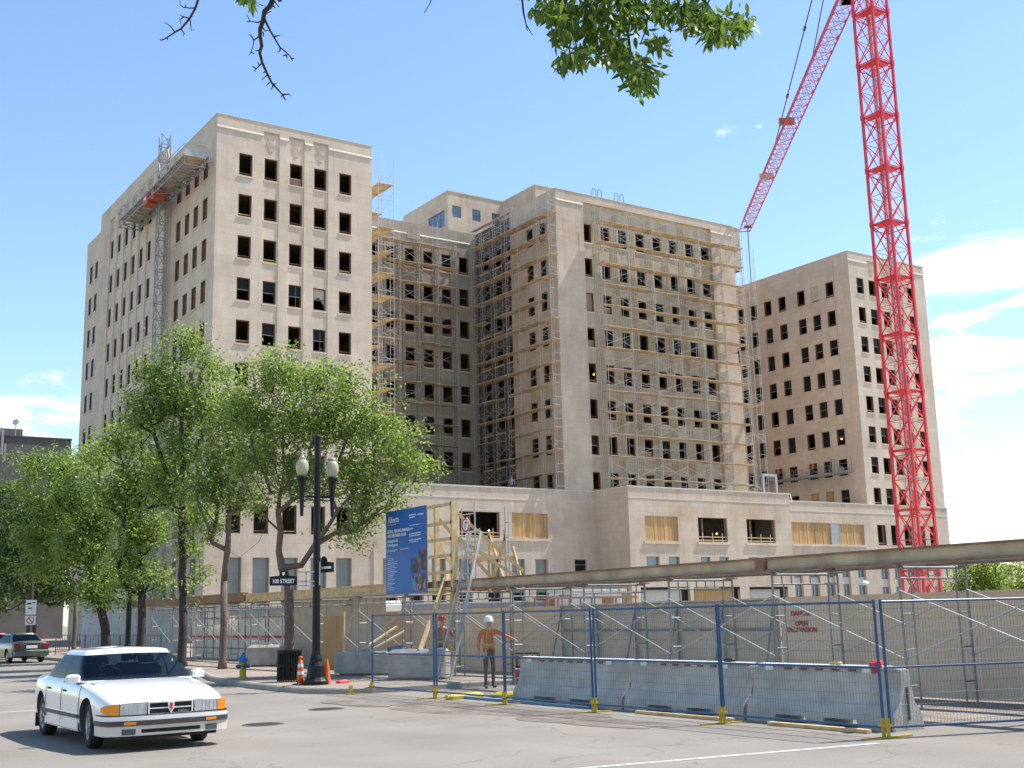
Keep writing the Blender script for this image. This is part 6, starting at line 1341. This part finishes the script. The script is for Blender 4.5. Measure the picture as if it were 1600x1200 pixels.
P = dict(front=2.42, rear=-2.5, wb=2.82, tr=.775, wr=.325, seat=.05, pillars=[-.28], spokes=7, steer=R_(-6),
         st=[(-2.50, .42, .70, .84, .88), (-2.38, .34, .78, .88, .925), (-2.1, .25, .86, .92, .97), (-1.6, .22, .91, .935, .99), (-.8, .20, .92, .93, .98), (0, .20, .92, .915, .96), (.8, .20, .92, .895, .945), (1.15, .20, .918, .875, .925), (1.6, .20, .91, .82, .875), (2.0, .20, .89, .755, .805), (2.25, .22, .86, .70, .735), (2.36, .26, .83, .665, .69), (2.40, .34, .81, .64, .66)],
         cab=dict(yf0=1.04, yr0=-1.62, yf1=.30, yr1=-1.02, hw0=.845, hw1=.665, z0=.90, z1=1.315, zr=.067))
T, BO = car('sedan', 'white four door sedan driving on the near street at the lower left', (5.60, 19.62, 0), math.pi, CWHITE, P, name='white_sedan')
T['label'] = 'white four door sedan driving on the near street at the lower left'
# front end
b = MB()
def prow(y_of, x0, x1, z0, z1, n=10, th=.03):   # curved strip following the nose
    pts = [(x0+(x1-x0)*i/n) for i in range(n+1)]
    for i in range(n):
        xa, xb = pts[i], pts[i+1]; ya, yb = y_of(xa), y_of(xb)
        b.add([(xa, ya, z0), (xb, yb, z0), (xb, yb, z1), (xa, ya, z1), (xa, ya-th, z0), (xb, yb-th, z0), (xb, yb-th, z1), (xa, ya-th, z1)], [(0, 3, 2, 1), (4, 5, 6, 7), (0, 1, 5, 4), (3, 7, 6, 2), (0, 4, 7, 3), (1, 2, 6, 5)])
nose = lambda x: 2.435-.10*(abs(x)/.85)**3
b = MB(); prow(lambda x: nose(x)+.0, -.30, .30, .50, .65, 8, .05); b.build('grille', BLACK, T)
b = MB(); prow(lambda x: nose(x)+.02, -.315, .315, .648, .668, 8, .04); prow(lambda x: nose(x)+.02, -.315, .315, .485, .503, 8, .04); prow(lambda x: nose(x)+.015, -.30, .30, .568, .583, 8, .03); prow(lambda x: nose(x)+.02, -.32, -.302, .49, .66, 1, .04); prow(lambda x: nose(x)+.02, .302, .32, .49, .66, 1, .04); b.build('grille_surround', CWHITE, T)
b = MB(); b.prism([(-.05, 2.452, .655), (.05, 2.452, .655), (.038, 2.452, .56), (0, 2.452, .50), (-.038, 2.452, .56)], (0, .012, 0)); b.build('grille_emblem', CWHITE, T); b = MB(); b.prism([(-.022, 2.465, .64), (.022, 2.465, .64), (.02, 2.465, .57), (0, 2.465, .525), (-.02, 2.465, .57)], (0, .005, 0)); b.build('red_badge', REDP, T)
for s_ in (-1, 1):
    b = MB(); prow(lambda x: nose(x)+.015, *(sorted((s_*.34, s_*.70))), .50, .655, 6, .06); hl = b.build('headlight', LENS, T)
    b = MB(); [prow(lambda x: nose(x)+.020, *(sorted((s_*u_, s_*(u_+.012)))), .505, .65, 1, .004) for u_ in (.345, .46, .52, .575, .64, .69)]; b.build('lens_rib', ALU, hl)
    b = MB(); pts = [(s_*.71, nose(.71)+.015), (s_*.78, nose(.78)+.012), (s_*.84, nose(.84)+.0), (s_*.875, nose(.86)-.06), (s_*.905, 2.16)]
    for (xa, ya), (xb, yb), za, zb in zip(pts[:-1], pts[1:], (0, .0, .008, .02), (0, .008, .02, .05)):
        b.add([(xa, ya, .50+za), (xb, yb, .50+zb), (xb, yb, .652-zb), (xa, ya, .652-za), (xa*.93, ya-.05, .50+za), (xb*.93, yb-.05, .50+zb), (xb*.93, yb-.05, .652-zb), (xa*.93, ya-.05, .652-za)], [(0, 1, 2, 3), (4, 5, 6, 7), (0, 1, 5, 4), (3, 2, 6, 7)])
    b.build('indicator', AMBER, T)
def wrapbar(z0, z1, out, mt, nm, par=T, ends=1.95, back=.06):
    b = MB(); pts = []
    for i in range(21):
        x = -.86+1.72*i/20; pts.append((x, nose(x)+out-.03*(abs(x)/.86)**8))
    e = out+.86+.0
    pts = [(-.90-out*.35, ends), (-.895-out*.3, nose(.86)-.10)]+pts+[(.895+out*.3, nose(.86)-.10), (.90+out*.35, ends)]
    for i in range(len(pts)-1):
        (xa, ya), (xb, yb) = pts[i], pts[i+1]
        def inn(x, y): return (x*.955, y-back if abs(x) < .86 else y)
        ia, ib = inn(xa, ya), inn(xb, yb)
        b.add([(xa, ya, z0), (xb, yb, z0), (xb, yb, z1), (xa, ya, z1), (*ia, z0), (*ib, z0), (*ib, z1), (*ia, z1)], [(0, 1, 2, 3), (0, 4, 5, 1), (3, 2, 6, 7)])
    b.build(nm, mt, par)
bp_ = link('front_bumper', None, T)
wrapbar(.425, .475, .075, CWHITE, 'upper_face', bp_); wrapbar(.475, .488, .06, CHROME, 'chrome_strip', bp_); wrapbar(.355, .424, .085, TRIM, 'rub_strip', bp_); wrapbar(.22, .354, .065, CCREAM, 'lower_face', bp_); wrapbar(.4885, .499, .03, BLACK, 'shadow_gap', bp_)
b = MB(); prow(lambda x: nose(x)+.068, -.42, .42, .255, .305, 8, .01); b.build('lower_intake', BLACK, bp_)
for s_ in (-1, 1):
    b = MB(); prow(lambda x: nose(x)+.07, *(sorted((s_*.50, s_*.68))), .235, .315, 3, .012); b.build('fog_lamp', DGREY, bp_)
    b = MB(); prow(lambda x: nose(x)+.089, *(sorted((s_*.50, s_*.66))), .37, .41, 3, .01); b.build('marker_lamp', AMBER, bp_)
b = MB(); b.box(-.7, .7, 1.9, 2.38, .17, .24); b.build('air_dam', BLACK, T)
for s_ in (-1, 1):       # side trim, handles, mirrors, seams
    b = MB()
    for y0, y1 in ((-1.02, -.06), (-.04, 1.0)): b.box(*(sorted((s_*.905, s_*.932))), y0, y1, .40, .455)
    b.build('side_moulding', TRIM, T)
    b = MB()
    for y0, y1 in ((-1.02, -.06), (-.04, 1.0)): b.box(*(sorted((s_*.900, s_*.926))), y0, y1, .456, .468); b.box(*(sorted((s_*.900, s_*.922))), y0, y1, .22, .34)
    b.build('lower_cladding', CWHITE, T)
    b = MB(); b.box(*(sorted((s_*.895, s_*.924))), -.93, -.78, .76, .79); b.box(*(sorted((s_*.895, s_*.924))), .06, .21, .755, .785); b.build('door_handle', BLACK, T)
    b = MB()
    for y in (-1.04, -.05, 1.02): b.path([(s_*.905, y, .24), (s_*.923, y, .45), (s_*.924, y, .62), (s_*.913, y-.0, .78), (s_*.872, y, .905)], .0045, 4)
    b.path([(s_*.923, y, .232+.0) for y in (-1.0, 1.0)], .004, 4); b.build('door_seam', BLACK, T)
    b = MB(); b.cbox(-.105, .105, -.06, .06, -.062, .062, .035); mo = b.build('mirror', CWHITE, T, (s_*.955, .78, .965)); mo.rotation_euler = (0, 0, R_(-8*s_)); b = MB(); b.box(-.085, .085, -.066, -.0605, -.045, .045); b.build('mirror_glass', CHROME, mo); b = MB(); b.bar((-s_*.05, 0, -.06), (-s_*.18, .02, -.10), .05, .04); b.build('mirror_arm', BLACK, mo)
b = MB(); b.path([(-.60, 2.34, .675), (-.74, 1.6, .835), (-.78, 1.15, .905)], .004, 4); b.path([(.60, 2.34, .675), (.74, 1.6, .835), (.78, 1.15, .905)], .004, 4); b.build('hood_seam', TRIM, T)
b = MB(); b.box(-.05, .05, .42, .44, 1.22, 1.27); b.bar((0, .5, 1.28), (0, .43, 1.24), .02, .02); b.build('rear_view_mirror', BLACK, T); b = MB(); b.box(-.04, .04, .445, .45, 1.165, 1.20); b.box(-.60, -.585, .62, .63, 1.1, 1.2); b.build('windscreen_sticker', WHITE, T)
b = MB(); b.path([(.36+.19*math.cos(t), .52+.06*math.sin(t), 1.0+.12*math.sin(t)-.02) for t in np.linspace(-.4, 3.6, 14)], .014, 5); b.build('steering_wheel', BLACK, T)
b = MB(); b.cbox(-.74, .74, -2.56, -2.4, .36, .60, .05); b.build('rear_bumper', CWHITE, T); b = MB(); b.box(-.70, -.4, -2.52, -2.46, .62, .8); b.box(.4, .70, -2.52, -2.46, .62, .8); b.build('tail_light', REDL, T)
b = MB(); b.box(-.89, -.72, -1.83, -1.81, .12, .34); b.box(.72, .89, -1.83, -1.81, .12, .34); b.build('mud_flap', BLACK, T)
text_mesh('side_badge', 'Bonneville', .06, TRIM, T, (-.9275, 1.0, .50), (0, -1, 0), (0, 0, 1), .001)
text_mesh('grille_lettering', 'PONTIAC', .035, CHROME, T, (-.10, nose(.2)+.022, .512), (-1, 0, 0), (0, 0, 1), .001)
# parked silver green sedan
P2 = dict(front=2.35, rear=-2.4, wb=2.78, tr=.76, wr=.325, seat=.0, pillars=[.0], spokes=9,
          st=[(-2.38, .40, .78, .90, .96), (-2.3, .32, .84, .94, 1.02), (-2.0, .26, .88, .96, 1.05), (-1.4, .24, .905, .97, 1.05), (0, .22, .915, .95, 1.0), (1.2, .22, .91, .90, .97), (1.8, .22, .88, .82, .90), (2.2, .26, .82, .70, .77), (2.33, .34, .76, .62, .66)],
          cab=dict(yf0=1.05, yr0=-1.75, yf1=.25, yr1=-1.0, hw0=.80, hw1=.60, z0=.94, z1=1.37, zr=.07))
CSIL = mat('silver_green_paint', (.14, .16, .13), .28, metal=.5, var=0, coat=.8)
T, BO = car('parked', 'silver green sedan parked at the kerb at the far left, seen from behind', (13.2, 64.8, 0), R_(4), CSIL, P2, name='parked_car')
for s_ in (-1, 1): b = MB(); b.cbox(*(sorted((s_*.55, s_*.86))), -2.42, -2.20, .74, .93, .03); b.build('tail_light', REDL, T)
b = MB(); b.cbox(-.84, .84, -2.46, -2.3, .34, .62, .05); b.build('rear_bumper', CSIL, T); b = MB(); b.box(-.26, .26, -2.425, -2.40, .70, .84); b.build('number_plate', WHITE, T); b = MB(); b.box(-.12, .12, -2.40, -2.3, .9, .93); b.box(-.2, .2, -1.72, -1.66, .99, 1.01); b.build('brake_light', REDL, T)
# red car far behind it
P3 = dict(P2); CRED = mat('red_car_paint', (.35, .02, .02), .3, var=0, coat=.8)
T, BO = car('parked', 'red car parked in front of the silver green sedan, mostly hidden', (13.1, 71.3, 0), R_(2), CRED, P3, name='parked_car')
# ================================================================ people
SKIN = mat('skin', (.48, .27, .19), .6, var=.05); HIVIS = mat('orange_shirt', (.62, .13, .02), .8, var=.2, scale=8); PANT = mat('dark_work_trousers', (.10, .06, .045), .9, var=.2); NAVY = mat('navy_trousers', (.03, .04, .08), .9, var=.2); BOOT = mat('work_boots', (.10, .06, .03), .8); LIMEY = mat('vest_stripe', (.45, .38, .06), .6, var=0); HATW = mat('white_hard_hat', (.75, .75, .74), .3, var=0); GREYH = mat('grey_shirt', (.25, .26, .30), .8)
def skin_body(nodes, edges, mats, zone, sub=1):
    m = bpy.data.meshes.new('body'); m.from_pydata([n[0] for n in nodes], edges, []); o = bpy.data.objects.new('tmp', m); COL.objects.link(o)
    o.modifiers.new('s', 'SKIN'); sd = m.skin_vertices[0].data
    for i, n in enumerate(nodes):
        r = n[1]; sd[i].radius = (r, r) if isinstance(r, float) else r
    sd[0].use_root = True; o.modifiers['s'].use_smooth_shade = True; md = o.modifiers.new('u', 'SUBSURF'); md.levels = sub; md.render_levels = sub
    bpy.context.view_layer.update(); me = bpy.data.meshes.new_from_object(o.evaluated_get(bpy.context.evaluated_depsgraph_get())); bpy.data.objects.remove(o)
    me.materials.clear(); [me.materials.append(x) for x in mats]
    for p in me.polygons: p.material_index = zone(p.center); p.use_smooth = True
    me.name = 'body'; return me
def person(label, loc, rz, pose='stand', top=HIVIS, low=PANT, hat=HATW, height=1.78, hands=True, group=None, vest=True, legs=True, scale=1.0):
    T = thing('person', label, 'person', loc, rz, group); k = height/1.78
    # faces +Y ; z up
    arm = {'stand': [((-.21, 0, 1.43), (-.28, .02, 1.15), (-.27, .12, .92)), ((.21, 0, 1.43), (.30, .02, 1.15), (.29, .12, .92))],
           'reach': [((-.21, 0, 1.43), (-.40, .12, 1.32), (-.56, .28, 1.24)), ((.21, 0, 1.43), (.28, -.02, 1.16), (.29, .03, .93))],
           'work': [((-.21, 0, 1.43), (-.26, .15, 1.2), (-.14, .38, 1.22)), ((.21, 0, 1.43), (.27, .18, 1.25), (.15, .40, 1.35))],
           'drive': [((-.2, 0, 1.43), (-.26, .15, 1.2), (-.16, .36, 1.25)), ((.2, 0, 1.43), (.26, .15, 1.2), (.16, .36, 1.25))]}[pose]
    lean = .05 if pose == 'work' else 0
    nodes = [((0, 0, .95), (.155, .115)), ((0, lean*.5, 1.12), (.145, .105)), ((0, lean, 1.32), (.175, .115)), ((0, lean, 1.44), (.12, .09)), ((0, lean+.005, 1.53), .055), ((0, lean+.015, 1.60), (.068, .08)), ((0, lean+.02, 1.68), (.078, .098)), ((0, lean+.01, 1.745), (.055, .07)), ((0, lean+.118, 1.655), .014)]
    edges = [(0, 1), (1, 2), (2, 3), (3, 4), (4, 5), (5, 6), (6, 7), (6, 8)]
    for a in arm:
        i0 = len(nodes); sh, el_, wr_ = [Vector(q)+Vector((0, lean, 0)) for q in a]; nodes += [(tuple(sh), .062), (tuple(el_), .046), (tuple(wr_), .034)]; d = (wr_-el_).normalized(); sd = Vector((0, 0, 1)).cross(d); sd = sd.normalized() if sd.length > .1 else Vector((0, 1, 0))
        edges += [(3, i0), (i0, i0+1), (i0+1, i0+2)]; pm = wr_+d*.05; nodes.append((tuple(pm), (.038, .022))); pi = len(nodes)-1; edges.append((i0+2, pi))
        for f_, (o_, L_) in enumerate(((-.030, .075), (-.010, .085), (.010, .08), (.028, .065))):
            q0 = pm+d*.035+sd*o_; q1 = q0+d*L_*.5+Vector((0, 0, -.008)); q2 = q1+d*L_*.35+Vector((0, 0, -.02))
            nodes += [(tuple(q0), .0095), (tuple(q1), .0085), (tuple(q2), .007)]; j = len(nodes)-3; edges += [(pi, j), (j, j+1), (j+1, j+2)]
        q0 = wr_+d*.03+sd*-.04; q1 = q0+d*.03-sd*.025; nodes += [(tuple(q0), .011), (tuple(q1), .009)]; j = len(nodes)-2; edges += [(pi, j), (j, j+1)]
    if legs:
        for s_ in (-1, 1):
            i0 = len(nodes); dy = .05*s_; nodes += [((s_*.09, 0, .88), .095), ((s_*.11, .03+dy*.4, .50), .062), ((s_*.12, dy, .12), .045), ((s_*.125, dy-.03, .055), .048), ((s_*.14, dy+.15, .045), .042)]; edges += [(0, i0), (i0, i0+1), (i0+1, i0+2), (i0+2, i0+3), (i0+3, i0+4)]
    def zone(c):
        x, y, z = c
        if z > 1.50 and abs(x) < .12: return 0
        if z < .14 and legs: return 3
        for a in arm:
            w = Vector(a[2])+Vector((0, lean, 0)); el_ = Vector(a[1])+Vector((0, lean, 0)); d_ = (w-el_).normalized()
            if (Vector(c)-w).dot(d_) > -.02 and (Vector(c)-w).length < .2: return 0
        return 2 if z < .98 and abs(x) < .24 and math.hypot(x, y) < .26 else 1
    me = skin_body(nodes, edges, [SKIN, top, low, BOOT], zone, 1); me.transform(Matrix.Scale(k, 4)); link('body', me, T)
    b = MB()
    hy = lean+.01
    if hat:
        b.lathe([(.13, 1.69), (.128, 1.72), (.118, 1.78), (.085, 1.825), (.03, 1.845)], (0, hy, 0), 18); b.prism([(-.09, hy+.09, 1.69), (.09, hy+.09, 1.69), (.07, hy+.175, 1.685), (-.07, hy+.175, 1.685)], (0, 0, .012)); b.lathe([(.14, 1.685), (.145, 1.69), (.13, 1.70)], (0, hy, 0), 18)
        me = b.mesh('hard_hat', hat, True); me.transform(Matrix.Scale(k, 4)); link('hard_hat', me, T)
    else:
        b.lathe([(.088, 1.68), (.092, 1.72), (.08, 1.77), (.04, 1.80), (.005, 1.805)], (0, hy-.01, 0), 14); me = b.mesh('hair', BARKD, True); me.transform(Matrix.Scale(k, 4)); link('hair', me, T)
    b = MB(); 
    for s_ in (-1, 1): b.lathe([(.001, -.012), (.011, -.006), (.013, 0), (.011, .006), (.001, .012)], (s_*.032, hy+.088, 1.665), 8)
    b.box(-.028, .028, hy+.092, hy+.097, 1.60, 1.608); me = b.mesh('face_features', BLACK); me.transform(Matrix.Scale(k, 4)); link('face_features', me, T)
    if vest:
        b = MB()
        for y in (-1, 1):
            yy = lean+y*.135
            for s_ in (-1, 1): b.bar((s_*.10, yy*.93, 1.02), (s_*.09, yy*.93, 1.45), .03, .012)
        b.lathe([(.178, 1.08), (.182, 1.08), (.182, 1.13), (.178, 1.13)], (0, lean*.7, 0), 16)
        me = b.mesh('vest_stripe', LIMEY); me.transform(Matrix.Diagonal((k*1.0, k*.86, k, 1))); link('vest_stripe', me, T)
    return T
away = math.atan2(-_f[0], _f[1])     # facing away from the camera
person('worker in orange shirt and white hard hat standing behind the fence, one arm out', (16.05, 25.1, 0), away+math.pi+R_(20), 'reach', low=PANT, hat=HATW, height=1.68)
person('worker in orange vest and navy trousers bending behind the concrete block', (16.75, 28.6, 0), away+R_(-20), 'work', top=mat('red_orange_top', (.42, .10, .06), .8, var=.3, scale=10), low=NAVY, hat=mat('red_hard_hat', (.4, .02, .02), .4), height=1.72)
person('left worker in orange on the suspended platform of the right tower', (111.75, 105.7, 17.45), R_(-90), 'work', height=1.75); person('right worker in orange on the suspended platform of the right tower', (111.75, 99.9, 17.45), R_(-70), 'work', height=1.78)
person('worker in blue hat at the foot of the shaded scaffold, on the podium roof', (62.8, 93.6, 12.95), away, 'stand', top=GREYH, hat=mat('blue_hard_hat', (.05, .15, .3), .4), vest=False, height=1.75)
person('worker in lime vest on a scaffold platform of the centre wing, sixth storey window', (80.2, 91.7, 28.2), R_(0), 'work', top=LIMEY, height=1.75)
person('worker in dark clothes bending on the scaffold at the right end of the centre wing', (92.0, 91.6, 28.2), R_(40), 'work', top=NAVY, low=NAVY, vest=False, hat=None, height=1.7)
D = person('driver in dark top behind the wheel of the white sedan', (5.24, 19.55, -.36), math.pi, 'drive', top=mat('driver_top', (.12, .12, .16), .8), low=NAVY, hat=None, vest=False, legs=False, height=1.60)
